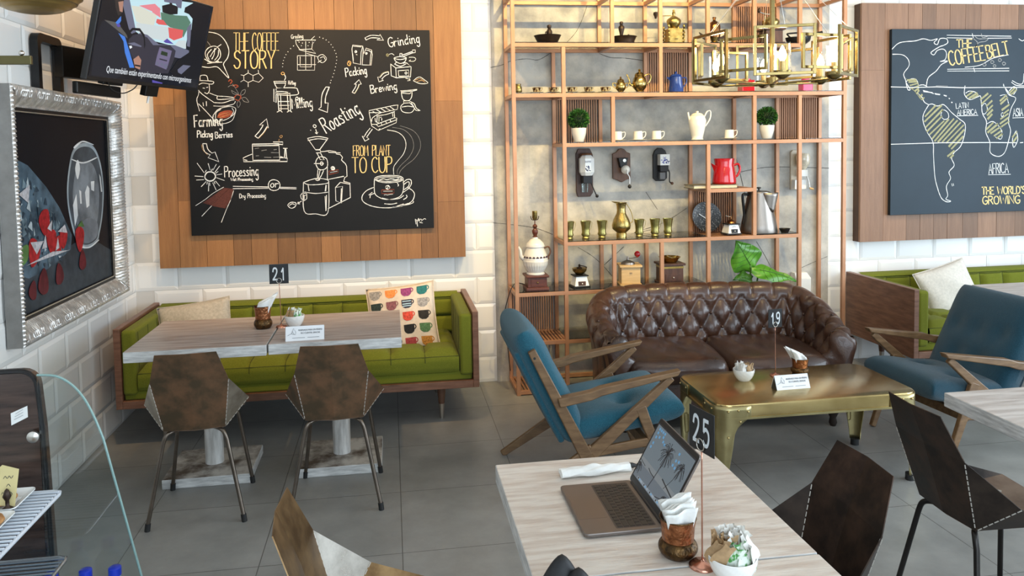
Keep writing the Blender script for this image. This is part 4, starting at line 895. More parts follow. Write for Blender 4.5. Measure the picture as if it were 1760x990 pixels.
m.cur = 3; m.poly(sp_([(0, 0.975), (1, 0.975), (1, 1), (0, 1)], 0.0010))
m.build('screen', sm, lid)
m = MB(); m.lathe([(0.0045, -LW / 2 + 0.02), (0.0045, LW / 2 - 0.02)], (hx + 0.001, 0, hz - 0.001), 10, axis='X'); m.mapv(lambda p: Vector((hx + 0.001 + (p.y), (p.x - hx - 0.001), p.z))); m.build('hinge', key_m, lp, smooth=60)

# ---------------------------------------------------------------- cutlery rolled in a napkin
cr = thing('cutlery_roll', 'cutlery rolled in a white paper napkin behind the laptop', 'cutlery', (0.452, 2.085, 0.755), R_(3))
m = MB()
def roll(u, v):
    a = 2 * PI * u; x = 0.205 * v; w = 0.021 - 0.007 * max(0, (v - 0.55) / 0.45) + 0.004 * math.sin(14 * v) * math.sin(a * 2 + 6 * v); h = 0.0105 + 0.003 * math.sin(9 * v + 1) * math.cos(a * 3) + 0.006 * math.exp(-((v - 0.48) / 0.10) ** 2)
    return (x, w * math.cos(a) + 0.004 * math.sin(10 * v), max(0.0008, 0.012 + h * math.sin(a) + 0.0015 * math.sin(5 * a + 17 * v)))
m.surf(roll, 28, 40, True); m.poly([roll(i / 28, 0) for i in reversed(range(28))]); m.poly([roll(i / 28, 1) for i in range(28)]); m.build('napkin_wrap', paper_m, cr, smooth=70)
m = MB(); m.tube([(0.19, 0.004, 0.012), (0.215, 0.005, 0.012), (0.228, 0.006, 0.010)], [0.009, 0.008, 0.004], 10); m.build('handle', rub_m, cr, smooth=60)

# ---------------------------------------------------------------- black bag on the nearest table
bagm = mat('black_bag_cloth', (0.006, 0.006, 0.007), 0.6, var=0.2, vscale=60, bump=0.1, bscale=120)
bg = thing('black_bag', 'black soft bag lying on the nearest table at the bottom edge', 'bag', (0.345, 1.385, 0.7555))
def lobe(x0, x1, y, w, pk, hgt):
    m = MB()
    def f(u, v):
        a = PI * (0.02 + 0.96 * v); x = x0 + (x1 - x0) * u; e = (1 - abs((u - pk) / (pk if u < pk else 1 - pk)) ** 1.5 * 0.9)
        return (x, y - w * math.cos(a) * (0.55 + 0.45 * e), hgt * e * math.sin(a) ** 0.7)
    m.surf(f, 18, 14); return m
lobe(-0.105, 0.03, 0.06, 0.028, 0.55, 0.131).build('flap', bagm, bg, smooth=80, solid=0.003)
lobe(-0.075, 0.055, 0.035, 0.03, 0.55, 0.115).build('flap', bagm, bg, smooth=80, solid=0.003)
lobe(-0.07, 0.11, -0.02, 0.08, 0.45, 0.095).build('body', bagm, bg, smooth=80, solid=0.003)
# ================================================================ things on the display shelf
gold_m = mat('polished_gold', (0.62, 0.42, 0.13), 0.14, 1.0, var=0.1, vscale=30)
gilt_m = mat('tarnished_gold', (0.30, 0.205, 0.06), 0.28, 1.0, vscale=25, col2=(0.48, 0.36, 0.13), bump=0.2, bscale=80)
brsh_m = mat('green_brass', (0.27, 0.235, 0.075), 0.3, 0.95, vscale=18, col2=(0.42, 0.36, 0.14), bump=0.1, bscale=60)
iron_m = mat('dark_bronze', (0.040, 0.024, 0.016), 0.42, 0.6, var=0.4, vscale=20, bump=0.1)
coppr_m = mat('brown_copper', (0.26, 0.115, 0.045), 0.25, 1.0, var=0.2, vscale=8)
blue_e = mat('blue_enamel', (0.008, 0.03, 0.19), 0.12, coat=0.5, var=0.1)
red_e = mat('red_enamel', (0.42, 0.004, 0.008), 0.12, coat=0.6, var=0.05)
steel_m = mat('brushed_steel', (0.30, 0.265, 0.235), 0.36, 1.0, var=0.06, vscale=3, stretch=(30, 30, 0.5))
cream_p = mat('cream_porcelain', (0.76, 0.73, 0.66), 0.18, coat=0.3, var=0.03)
wood_r = mat('red_stained_wood', (0.10, 0.026, 0.014), 0.35, var=0.25, vscale=8, stretch=(1, 4, 6))
wood_d = mat('dark_grinder_wood', (0.065, 0.027, 0.016), 0.45, var=0.3, vscale=8, stretch=(6, 6, 1))
wood_p = mat('pale_grinder_wood', (0.52, 0.33, 0.14), 0.45, vscale=6, col2=(0.64, 0.43, 0.20), stretch=(1, 4, 12))
wood_m2 = mat('mill_board_wood', (0.12, 0.05, 0.022), 0.45, var=0.25, vscale=8, stretch=(6, 6, 1))
black_e = mat('black_cast_iron', (0.012, 0.011, 0.011), 0.45, 0.3, bump=0.1)
red_k = mat('red_knob', (0.40, 0.008, 0.015), 0.15, coat=0.5)
leafd_m = mat('boxwood_leaf', (0.030, 0.115, 0.018), 0.5, isl=0.6)
def lat(t, name, prof, M, c=(0, 0, 0), seg=24, smooth=50, sc=(1, 1), par=None):
    m = MB(); m.lathe(prof, c, seg, sc=sc); return m.build(name, M, par or t, smooth=smooth)
def hand(t, name, pts, r, M, n=6, seg=8, par=None):
    m = MB(); m.tube(spline(pts, n), r, seg); return m.build(name, M, par or t, smooth=180)
def bxx(t, name, d, M, par=None, bevel=0.002):
    m = MB(); m.box(*d); return m.build(name, M, par or t, bevel=bevel)
def put(name, label, cat, x, y, level, rz=0.0, group=None): return thing(name, label, cat, (x, y, ZS(level)), rz, group)
YS = 5.19
# --- top level
t = put('roasting_pan', 'dark round pan with a knobbed handle, leftmost on the top level', 'pan', 1.078, YS, 7)
lat(t, 'bowl', [(0.060, 0.0), (0.066, 0.004), (0.090, 0.052), (0.094, 0.056), (0.088, 0.056), (0.06, 0.01), (0.0, 0.008)], iron_m); lat(t, 'pestle', [(0.014, 0.02), (0.020, 0.06), (0.022, 0.082), (0.013, 0.098), (0.010, 0.104), (0.016, 0.114), (0.014, 0.126), (0.0, 0.132)], iron_m, (0.012, 0, 0), 14)
hand(t, 'lever', [(-0.014, -0.01, 0.05), (-0.016, -0.012, 0.078), (-0.002, -0.008, 0.082)], 0.003, iron_m)
t = put('roasting_dish', 'dark shallow dish with an upright pestle on the top level', 'dish', 1.612, YS, 7)
lat(t, 'dish', [(0.070, 0.0), (0.074, 0.02), (0.086, 0.045), (0.092, 0.050), (0.085, 0.048), (0.06, 0.01), (0.0, 0.008)], iron_m); lat(t, 'pestle', [(0.010, 0.02), (0.012, 0.07), (0.020, 0.10), (0.021, 0.118), (0.010, 0.13), (0.014, 0.142), (0.011, 0.152), (0.0, 0.156)], iron_m, (-0.016, 0, 0), 14); lat(t, 'knob', [(0.006, 0.045), (0.009, 0.06), (0.0, 0.067)], iron_m, (0.028, -0.02, 0), 10)
t = put('brass_grinder', 'square brass coffee grinder with twisted corner columns and a side crank', 'grinder', 1.972, YS, 7)
bxx(t, 'body', (-0.048, 0.048, -0.045, 0.045, 0.0, 0.105), gilt_m)
for sx in (-1, 1):
    for sy in (-1, 1):
        m = MB(); m.tube([(sx * 0.054 + 0.004 * math.cos(k), sy * 0.05 + 0.004 * math.sin(k), 0.004 * k) for k in range(0, 28)], 0.006, 6); m.lathe([(0.007, 0.108), (0.009, 0.118), (0.0, 0.135)], (sx * 0.054, sy * 0.05, 0), 8); m.build('column', gilt_m, t, smooth=180)
lat(t, 'hopper', [(0.025, 0.105), (0.028, 0.118), (0.045, 0.135), (0.050, 0.16), (0.044, 0.172), (0.022, 0.188), (0.010, 0.194), (0.010, 0.206), (0.013, 0.214), (0.008, 0.222), (0.008, 0.235), (0.0, 0.24)], gilt_m); lat(t, 'medallion', [(0.012, 0.0), (0.010, 0.004), (0.0, 0.006)], gilt_m, (0, -0.0455, 0.03), 12).rotation_euler = (0, 0, 0)
hand(t, 'crank', [(0.0, 0.0, 0.198), (-0.06, 0, 0.195), (-0.125, 0, 0.19)], 0.0032, gilt_m); lat(t, 'crank_knob', [(0.006, 0.175), (0.010, 0.19), (0.018, 0.205), (0.016, 0.218), (0.0, 0.224)], iron_m, (-0.13, 0, 0), 12)
t = put('copper_flask', 'round shouldered copper flask on a winged base, top level', 'flask', 2.268, YS, 7)
lat(t, 'body', [(0.038, 0.045), (0.042, 0.06), (0.042, 0.125), (0.036, 0.145), (0.015, 0.16), (0.010, 0.165), (0.010, 0.178), (0.013, 0.180), (0.013, 0.188), (0.0, 0.19)], coppr_m); lat(t, 'foot', [(0.040, 0.0), (0.020, 0.02), (0.030, 0.045)], gilt_m)
for sg in (-1, 1):
    m = MB(); m.prism([(sg * 0.03, 0, 0.05), (sg * 0.055, 0, 0.055), (sg * 0.11, 0, 0.085), (sg * 0.095, 0, 0.05), (sg * 0.06, 0, 0.025), (sg * 0.028, 0, 0.02)], (0, 0.01, 0)); m.build('wing', iron_m, t, bevel=0.002)
t = put('box_grinder', 'old box coffee grinder with brass dome behind the chandelier', 'grinder', 2.690, YS, 7)
bxx(t, 'box', (-0.062, 0.062, -0.055, 0.055, 0.0, 0.095), wood_d); bxx(t, 'base_board', (-0.075, 0.075, -0.065, 0.065, 0.0, 0.012), wood_d); bxx(t, 'top_board', (-0.078, 0.078, -0.068, 0.068, 0.095, 0.107), wood_d)
lat(t, 'dome', [(0.04, 0.107), (0.045, 0.13), (0.06, 0.15), (0.057, 0.165), (0.03, 0.19), (0.010, 0.198), (0.006, 0.215), (0.0, 0.22)], gilt_m); hand(t, 'crank', [(0, 0, 0.21), (-0.05, 0, 0.215), (-0.085, 0, 0.225)], 0.004, bolt_m); lat(t, 'crank_knob', [(0.006, 0.22), (0.014, 0.235), (0.010, 0.25), (0.0, 0.255)], iron_m, (-0.088, 0, 0), 10)
t = put('flat_iron_pan', 'black cast iron roasting pan with long handle on the top level', 'pan', 2.925, 5.24, 7)
lat(t, 'bowl', [(0.045, 0.0), (0.085, 0.03), (0.092, 0.055), (0.085, 0.055), (0.0, 0.04)], black_e, sc=(1, 0.8)); m = MB(); m.tube([(0.06, 0, 0.055), (0.10, 0, 0.075), (0.18, -0.01, 0.09)], [0.008, 0.010, 0.013], 8); m.build('handle', black_e, t, smooth=60)
hand(t, 'lever', [(-0.06, 0, 0.055), (-0.085, 0, 0.08), (-0.06, 0, 0.085), (0.0, 0, 0.09)], 0.006, black_e)
# --- gold level
t = put('cream_jug', 'small silvered cream jug at the left post', 'jug', 0.868, YS, 6)
lat(t, 'body', [(0.020, 0.0), (0.028, 0.012), (0.028, 0.04), (0.02, 0.055), (0.023, 0.065), (0.018, 0.062), (0.0, 0.05)], gilt_m); hand(t, 'handle', [(-0.022, 0, 0.055), (-0.04, 0, 0.045), (-0.026, 0, 0.015)], 0.003, gilt_m)
cup_lab = ['gilt patterned espresso cup on the saucer nearest the cream jug', 'gilt patterned espresso cup half behind the second post', 'gilt patterned espresso cup right of the second post', 'gilt patterned espresso cup in the middle of the right three', 'gilt patterned espresso cup nearest the gold sugar pot']
patt_m = mat('gilt_pattern', (0.09, 0.035, 0.015), 0.2, 0.6, vscale=60, col2=(0.62, 0.50, 0.27), contrast=(0.48, 0.55), detail=1)
sauc_m = mat('pearl_saucer', (0.42, 0.40, 0.36), 0.15, 0.2, coat=0.4, var=0.03)
first = None; firsts = None
for lb, x in zip(cup_lab, (0.996, 1.110, 1.237, 1.356, 1.472)):
    if first is None:
        s = put('saucer', '', 'saucer', x, YS, 6); lat(s, 'dish', [(0.018, 0.0), (0.022, 0.002), (0.048, 0.008), (0.046, 0.0095), (0.018, 0.004), (0, 0.004)], sauc_m)
        c_ = put('espresso_cup', lb, 'cup', x, YS, 6, group='gilt espresso cups'); c_.location.z += 0.0042
        lat(c_, 'cup', [(0.018, 0.0), (0.021, 0.003), (0.026, 0.022), (0.030, 0.036), (0.027, 0.035), (0.018, 0.006), (0.0, 0.005)], patt_m); hand(c_, 'handle', [(0.026, 0, 0.032), (0.040, 0, 0.034), (0.036, 0, 0.018), (0.023, 0, 0.012)], 0.0024, gilt_m); first, firsts = c_, s
        s['label'] = 'pearl saucer nearest the silvered cream jug'; s['group'] = 'pearl saucers'
    else:
        dup(first, (x, YS, ZS(6) + 0.0042), random.uniform(-0.3, 0.3), lb); dup(firsts, (x, YS, ZS(6)), 0, lb.replace('gilt patterned espresso cup', 'pearl saucer').replace('on the saucer ', ''))
def belly_pot(t, k, M, spout=True, lid=True):
    lat(t, 'body', [(0.026 * k, 0.0), (0.030 * k, 0.004 * k), (0.024 * k, 0.012 * k), (0.045 * k, 0.035 * k), (0.050 * k, 0.062 * k), (0.040 * k, 0.095 * k), (0.032 * k, 0.108 * k), (0.034 * k, 0.112 * k), (0.0, 0.114 * k)], M, seg=28)
    l = lat(t, 'lid', [(0.033 * k, 0.113 * k), (0.028 * k, 0.126 * k), (0.010 * k, 0.136 * k), (0.006 * k, 0.142 * k), (0.011 * k, 0.150 * k), (0.0, 0.158 * k)], M)
t = put('gold_sugar_pot', 'small gold two-handled sugar pot beside the gold teapot', 'sugar pot', 1.587, YS, 6); belly_pot(t, 0.72, gold_m)
for sg in (-1, 1): hand(t, 'handle', [(sg * 0.028, 0, 0.062), (sg * 0.055, 0, 0.068), (sg * 0.052, 0, 0.045), (sg * 0.034, 0, 0.032)], 0.0035, gold_m)
t = put('gold_teapot', 'tall gold teapot with curved spout and scroll handle', 'teapot', 1.722, YS, 6); belly_pot(t, 1.05, gold_m)
hand(t, 'spout', [(-0.045, 0, 0.05), (-0.068, 0, 0.062), (-0.075, 0, 0.095), (-0.092, 0, 0.128)], [0.010, 0.009, 0.009, 0.008, 0.008, 0.008, 0.007, 0.007, 0.007, 0.006, 0.006, 0.006, 0.006, 0.006, 0.005, 0.005, 0.005, 0.005, 0.005][:19], gold_m)
hand(t, 'handle', [(0.036, 0, 0.118), (0.07, 0, 0.128), (0.082, 0, 0.11), (0.07, 0, 0.075), (0.046, 0, 0.05)], 0.0045, gold_m)
t = put('blue_coffee_pot', 'cobalt blue enamel coffee pot in front of the slats', 'coffee pot', 1.985, YS, 6)
lat(t, 'body', [(0.050, 0.0), (0.054, 0.003), (0.052, 0.02), (0.041, 0.105), (0.042, 0.108), (0.0, 0.109)], blue_e, seg=28); lat(t, 'lid', [(0.042, 0.109), (0.036, 0.122), (0.012, 0.130), (0.006, 0.134), (0.010, 0.142), (0.0, 0.147)], blue_e)
hand(t, 'handle', [(0.042, 0, 0.10), (0.072, 0, 0.102), (0.076, 0, 0.07), (0.050, 0, 0.035)], 0.0045, blue_e); m = MB(); m.prism([(-0.040, -0.012, 0.075), (-0.068, 0, 0.104), (-0.040, 0.012, 0.105), (-0.036, 0, 0.07)], (0, 0, 0.003)); m.build('spout', blue_e, t)
t = put('red_coffee_tin', 'square red coffee tin behind the chandelier', 'tin', 2.505, YS, 6)
bxx(t, 'body', (-0.048, 0.048, -0.04, 0.04, 0, 0.082), red_e, bevel=0.006); lat(t, 'lid', [(0.030, 0.082), (0.030, 0.092), (0.008, 0.098), (0.010, 0.108), (0.0, 0.112)], red_e)
pink_e = mat('pink_enamel', (0.62, 0.04, 0.16), 0.2, coat=0.4, var=0.05)
t = put('pink_grinder', 'small pink box grinder with round hopper at the right end', 'grinder', 2.955, YS, 6)
bxx(t, 'box', (-0.038, 0.038, -0.036, 0.036, 0, 0.062), pink_e, bevel=0.006); lat(t, 'hopper', [(0.020, 0.062), (0.030, 0.080), (0.026, 0.098), (0.0, 0.108)], pink_e)
# --- white level: topiary balls, cups, pitcher
def topiary(label, x, y, seed):
    random.seed(seed); t = put('potted_topiary', label, 'potted plant', x, y, 5)
    lat(t, 'pot', [(0.030, 0.0), (0.034, 0.004), (0.050, 0.06), (0.053, 0.096), (0.048, 0.096), (0.042, 0.07), (0.0, 0.07)], cream_p, seg=28); lat(t, 'stem', [(0.008, 0.07), (0.008, 0.15)], wood_d, seg=8)
    m = MB(); c_ = Vector((0, 0, 0.155)); R0 = 0.078
    for i in range(900):
        z = 1 - 2 * (i + 0.5) / 900; a = i * 2.39996; d = Vector((math.sqrt(1 - z * z) * math.cos(a), math.sqrt(1 - z * z) * math.sin(a), z)); d = (d + Vector((random.uniform(-.25, .25) for _ in range(3)))).normalized()
        if z < -0.75: continue
        p = c_ + d * R0 * random.uniform(0.55, 0.78); q = c_ + d * R0 * random.uniform(0.92, 1.06); s_ = d.cross(Vector((random.uniform(-1, 1), random.uniform(-1, 1), random.uniform(-1, 1)))).normalized() * 0.0048
        mid = p.lerp(q, 0.6); m.poly([p, mid + s_, q, mid - s_])
    m.build('foliage', leafd_m, t); lat(t, 'inner_growth', [(0.001, 0.10), (0.045, 0.125), (0.055, 0.155), (0.045, 0.19), (0.001, 0.21)], mat('boxwood_core', (0.008, 0.025, 0.006), 0.8), seg=16)
topiary('round clipped boxwood in a white pot, left of the white cups', 1.282, 5.17, 11); topiary('round clipped boxwood in a white pot, right of the white cups', 2.650, 5.17, 12)
clab = ['white coffee cup right beside the second short post', 'white coffee cup second from the clipped boxwood', 'white coffee cup nearest the white pitcher', 'white coffee cup standing alone right of the pitcher']
fc = None
for lb, x in zip(clab, (1.560, 1.708, 1.842, 2.378)):
    if fc is None:
        fs = put('saucer', lb.replace('coffee cup', 'saucer'), 'saucer', x, YS, 5); lat(fs, 'dish', [(0.022, 0.0), (0.026, 0.002), (0.062, 0.010), (0.060, 0.0115), (0.022, 0.004), (0, 0.004)], cream_p)
        fc = thing('coffee_cup', lb, 'cup', (x, YS, ZS(5) + 0.0042)); lat(fc, 'cup', [(0.032, 0.0), (0.034, 0.003), (0.032, 0.04), (0.0305, 0.064), (0.028, 0.064), (0.029, 0.006), (0.0, 0.005)], cream_p); hand(fc, 'handle', [(0.030, 0, 0.056), (0.054, 0, 0.058), (0.052, 0, 0.03), (0.032, 0, 0.012)], 0.003, cream_p)
    else: dup(fc, (x, YS, ZS(5) + 0.0042), random.uniform(-0.2, 0.1), lb); dup(fs, (x, YS, ZS(5)), 0, lb.replace('coffee cup', 'saucer'))
t = put('white_pitcher', 'tall white porcelain pitcher with looped handle', 'pitcher', 2.140, YS, 5)
lat(t, 'body', [(0.040, 0.0), (0.044, 0.004), (0.038, 0.012), (0.042, 0.03), (0.056, 0.09), (0.062, 0.135), (0.052, 0.165), (0.046, 0.172), (0.0, 0.174)], cream_p, seg=28); lat(t, 'lid', [(0.044, 0.173), (0.034, 0.185), (0.008, 0.192), (0.011, 0.200), (0.0, 0.206)], cream_p)
hand(t, 'handle', [(0.052, 0, 0.16), (0.075, 0, 0.20), (0.098, 0, 0.20), (0.095, 0, 0.15), (0.060, 0, 0.095)], 0.005, cream_p); hand(t, 'spout', [(-0.05, 0, 0.12), (-0.062, 0, 0.165), (-0.068, 0, 0.195)], 0.007, cream_p)
# --- red pitcher on a book
t = thing('hardback_book', 'thick old book lying under the red pitcher', 'book', (2.24, 5.19, lev(4) + 0.0135)); bxx(t, 'cover', (-0.165, 0.165, -0.09, 0.09, 0, 0.003), black_e, bevel=0); bxx(t, 'cover', (-0.165, 0.165, -0.09, 0.09, 0.023, 0.026), mat('olive_cover', (0.13, 0.11, 0.07), 0.6, var=0.2), bevel=0); bxx(t, 'pages', (-0.16, 0.155, -0.086, 0.086, 0.003, 0.023), mat('old_pages', (0.60, 0.52, 0.36), 0.8, var=0.15, vscale=30, stretch=(1, 1, 12)), bevel=0)
t = thing('red_pitcher', 'glossy red enamel pitcher standing on a book', 'pitcher', (2.335, 5.18, lev(4) + 0.0397))
lat(t, 'body', [(0.078, 0.0), (0.084, 0.006), (0.084, 0.02), (0.072, 0.11), (0.066, 0.135), (0.072, 0.18), (0.068, 0.18), (0.06, 0.135), (0.0, 0.02)], red_e, seg=32); hand(t, 'handle', [(0.066, 0, 0.128), (0.105, 0, 0.138), (0.118, 0, 0.10), (0.10, 0, 0.06), (0.078, 0, 0.045)], 0.0085, red_e)
m = MB(); m.prism([(-0.058, -0.03, 0.12), (-0.102, 0, 0.148), (-0.058, 0.03, 0.12), (-0.07, 0, 0.07)], (0, 0, 0.004)); m.build('spout', red_e, t, bevel=0.002)
# --- brass tumblers and jug
tl = ['small brass tumbler half hidden by the second post', 'small brass tumbler second from the second post', 'small brass tumbler just left of the brass jug', 'small brass tumbler just right of the brass jug', 'small brass tumbler in the middle of the right three', 'small brass tumbler at the right end of its row']
ft = None
for lb, x in zip(tl, (1.210, 1.327, 1.443, 1.711, 1.825, 1.920)):
    if ft is None:
        ft = put('brass_tumbler', lb, 'tumbler', x, YS, 3); lat(ft, 'cup', [(0.024, 0.0), (0.027, 0.006), (0.023, 0.014), (0.031, 0.030), (0.026, 0.044), (0.029, 0.08), (0.037, 0.122), (0.035, 0.122), (0.026, 0.07), (0.0, 0.02)], brsh_m); hand(ft, 'handle', [(0.034, 0, 0.116), (0.046, 0, 0.110), (0.040, 0, 0.075), (0.028, 0, 0.056)], 0.0016, brsh_m)
    else: dup(ft, (x, YS, ZS(3)), random.uniform(-0.4, 0.4), lb)
t = put('brass_jug', 'tall brass jug with slender neck among the tumblers', 'jug', 1.582, YS, 3)
lat(t, 'body', [(0.036, 0.0), (0.036, 0.030), (0.033, 0.034), (0.062, 0.060), (0.066, 0.085), (0.055, 0.125), (0.034, 0.165), (0.030, 0.19), (0.033, 0.225), (0.040, 0.242), (0.038, 0.242), (0.028, 0.2), (0.0, 0.19)], gilt_m, seg=32)
m = MB(); m.poly([(-0.036, -0.022, 0.238), (-0.068, 0, 0.252), (-0.036, 0.022, 0.238), (0.0, 0.012, 0.244), (0.0, -0.012, 0.244)]); m.build('lip', gilt_m, t, solid=0.003); hand(t, 'handle', [(0.036, 0, 0.236), (0.060, 0, 0.20), (0.080, 0, 0.15), (0.082, 0, 0.11), (0.060, 0, 0.095)], 0.003, gilt_m)
# --- plate clock, little grinder, steel pot, black bowl
t = put('plate_clock', 'black speckled plate clock with fork and knife hands leaning on the slats', 'clock', 2.262, 5.30, 3); t.rotation_euler = (R_(-14), 0, 0)
speck_m = mat('speckled_enamel', (0.010, 0.010, 0.010), 0.35, vscale=130, col2=(0.35, 0.33, 0.30), contrast=(0.60, 0.66), detail=1)
m = MB(); m.lathe([(0.0, 0.0), (0.075, 0.0), (0.108, 0.012), (0.110, 0.015), (0.075, 0.006), (0.0, 0.004)], (0, 0, 0), 32, axis='-Y'); m.mapv(lambda p: p + Vector((0, 0, 0.112))); m.build('plate', speck_m, t, smooth=50)
m = MB(); m.bar((-0.058, -0.012, 0.135), (0.012, -0.012, 0.085), 0.007, 0.002, (0, 1, 0)); m.build('knife_hand', porc_m, t)
m = MB(); m.bar((0.0, -0.013, 0.09), (0.008, -0.013, 0.155), 0.004, 0.002, (0, 1, 0)); m.bar((0.008, -0.013, 0.15), (0.009, -0.013, 0.165), 0.014, 0.002, (0, 1, 0)); m.build('fork_hand', porc_m, t)
def white_grinder(label, x, y, lv, k, bowl):
    t = put('white_grinder', label, 'grinder', x, y, lv, R_(6)); a, b = 0.052 * k, 0.038 * k
    bxx(t, 'base', (-a - 0.01 * k, a + 0.01 * k, -a, a, 0, 0.010 * k), black_e); m = MB(); m.hexa([(-a, -a, 0.01 * k), (a, -a, 0.01 * k), (a, a, 0.01 * k), (-a, a, 0.01 * k), (-b, -b, 0.075 * k), (b, -b, 0.075 * k), (b, b, 0.075 * k), (-b, b, 0.075 * k)]); m.build('body', porc_m, t, bevel=0.002)
    bxx(t, 'top_plate', (-b - 0.012 * k, b + 0.012 * k, -b - 0.01 * k, b + 0.01 * k, 0.075 * k, 0.083 * k), black_e); m = MB(); m.box(-0.027 * k, 0.027 * k, -a - 0.0002, -a + 0.012, 0.012 * k, 0.042 * k); d = m.build('drawer', wood_d if bowl else black_e, t, bevel=0.001); m = MB(); m.ball((0, -a - 0.004, 0.028 * k), 0.0045 * k, 8); m.build('knob', porc_m, d, smooth=180)
    words('kaffee', 'lettering', mat('blue_print', (0.02, 0.03, 0.14), 0.5), t, (0, -b - 0.0065 * k, 0.056 * k), 0.016 * k, (R_(78), 0, 0), ext=0.0001) if not bowl else None
    return t
t = white_grinder('small white grinder with a copper dome before the plate clock', 2.372, 5.15, 3, 0.92, False)
lat(t, 'dome', [(0.034, 0.077), (0.028, 0.092), (0.010, 0.102), (0.004, 0.106), (0.004, 0.125), (0.0, 0.126)], coppr_m); hand(t, 'crank', [(0, 0, 0.122), (-0.02, 0.01, 0.125), (-0.035, 0.015, 0.13)], 0.002, bolt_m)
t = put('steel_percolator', 'tall tapered stainless steel coffee pot', 'coffee pot', 2.610, 5.21, 3)
lat(t, 'body', [(0.128, 0.0), (0.130, 0.006), (0.122, 0.06), (0.078, 0.275), (0.078, 0.282), (0.0, 0.283)], steel_m, seg=40); lat(t, 'lid', [(0.080, 0.282), (0.078, 0.29), (0.055, 0.297), (0.0, 0.30)], steel_m, seg=40); lat(t, 'lid_knob', [(0.006, 0.298), (0.006, 0.31), (0.015, 0.314), (0.015, 0.322), (0.0, 0.324)], rub_m, seg=12)
m = MB(); P = [(0.050, -0.062, 0.27), (0.105, -0.035, 0.305), (0.085, 0.0, 0.27), (0.035, -0.085, 0.26), (0.055, -0.09, 0.20), (0.10, -0.07, 0.235)]
m.surf(lambda u, v: (0.055 + (0.078 + 0.04 * math.sin(PI * u) * 1.0 - 0.0) * math.cos(R_(-110 + 80 * u)) * (0.9 + 0.35 * v) - 0.03, (0.078 + 0.02 * math.sin(PI * u)) * math.sin(R_(-110 + 80 * u)) * (0.98 + 0.16 * v * math.sin(PI * u)), 0.145 + 0.14 * v + 0.05 * abs(2 * u - 1) * (1 - v)), 10, 6); m.build('spout', steel_m, t, smooth=60, solid=0.002)
hand(t, 'handle', [(-0.075, 0, 0.27), (-0.115, -0.005, 0.275), (-0.125, -0.005, 0.25), (-0.11, 0, 0.12), (-0.118, 0, 0.06)], 0.010, black_e)
t = put('black_dish', 'tiny black bowl right of the steel coffee pot', 'bowl', 2.760, 5.12, 3); lat(t, 'bowl', [(0.022, 0.0), (0.026, 0.004), (0.040, 0.030), (0.037, 0.030), (0.02, 0.006), (0.0, 0.005)], black_e)
# --- lower level: teapot lamp on its drawer base, grinders
t = put('teapot_lamp', 'white ceramic teapot lamp without a shade on a drawer base', 'lamp', 0.972, 5.20, 2)
bxx(t, 'drawer_base', (-0.078, 0.078, -0.078, 0.078, 0.0, 0.018), wood_r); bx_ = bxx(t, 'drawer_case', (-0.066, 0.066, -0.066, 0.066, 0.018, 0.085), wood_r); bxx(t, 'base_top', (-0.080, 0.080, -0.080, 0.080, 0.085, 0.100), wood_r, bevel=0.005)
d = bxx(t, 'drawer', (-0.045, 0.045, -0.0685, -0.05, 0.026, 0.076), wood_r); m = MB(); m.ball((0, -0.073, 0.052), 0.006, 10); m.build('knob', gilt_m, d, smooth=180)
m = MB()
def pot(u, v):
    a = 2 * PI * u; pr = [(0.062, 0.100), (0.064, 0.106), (0.056, 0.114), (0.070, 0.135), (0.084, 0.165), (0.088, 0.195), (0.086, 0.200), (0.086, 0.204), (0.080, 0.235), (0.068, 0.262), (0.058, 0.285), (0.060, 0.292)]
    x = v * (len(pr) - 1); i = min(int(x), len(pr) - 2); f = x - i; r = pr[i][0] * (1 - f) + pr[i + 1][0] * f; z = pr[i][1] * (1 - f) + pr[i + 1][1] * f
    if 0.118 < z < 0.192: r *= 1 - 0.035 * abs(math.sin(14 * a / 1)) * math.sin(PI * (z - 0.118) / 0.074)
    return (r * math.cos(a), r * math.sin(a), z)
m.surf(pot, 112, 44, True); m.build('teapot_body', cream_p, t, smooth=60)
lat(t, 'teapot_lid', [(0.066, 0.290), (0.067, 0.296), (0.058, 0.315), (0.035, 0.338), (0.020, 0.345), (0.018, 0.355), (0.0, 0.357)], cream_p, seg=28)
hand(t, 'spout', [(-0.075, 0, 0.205), (-0.098, 0, 0.225), (-0.104, 0, 0.265), (-0.118, 0, 0.292)], [0.018 - 0.0006 * i for i in range(19)], cream_p); hand(t, 'handle', [(0.060, 0, 0.275), (0.092, 0, 0.285), (0.106, 0, 0.25), (0.090, 0, 0.215), (0.094, 0, 0.20)], 0.006, wood_m2)
for i in range(9):
    a = R_(200 + i * 17.5); m = MB()
    for k in range(3): m.ball((0.0835 * math.cos(a + 0.06 * (k - 1)), 0.0835 * math.sin(a + 0.06 * (k - 1)), 0.221 + 0.004 * (k % 2)), 0.0052, 6)
    m.build('painted_flower', mat('plum_glaze', (0.05, 0.02, 0.03), 0.3), t, smooth=180)
lat(t, 'turned_stem', [(0.020, 0.357), (0.012, 0.365), (0.020, 0.385), (0.022, 0.40), (0.010, 0.415), (0.018, 0.43), (0.012, 0.44), (0.004, 0.445), (0.004, 0.475)], wood_r, seg=16); lat(t, 'socket', [(0.012, 0.475), (0.018, 0.485), (0.018, 0.535), (0.0, 0.536)], gilt_m, seg=14)
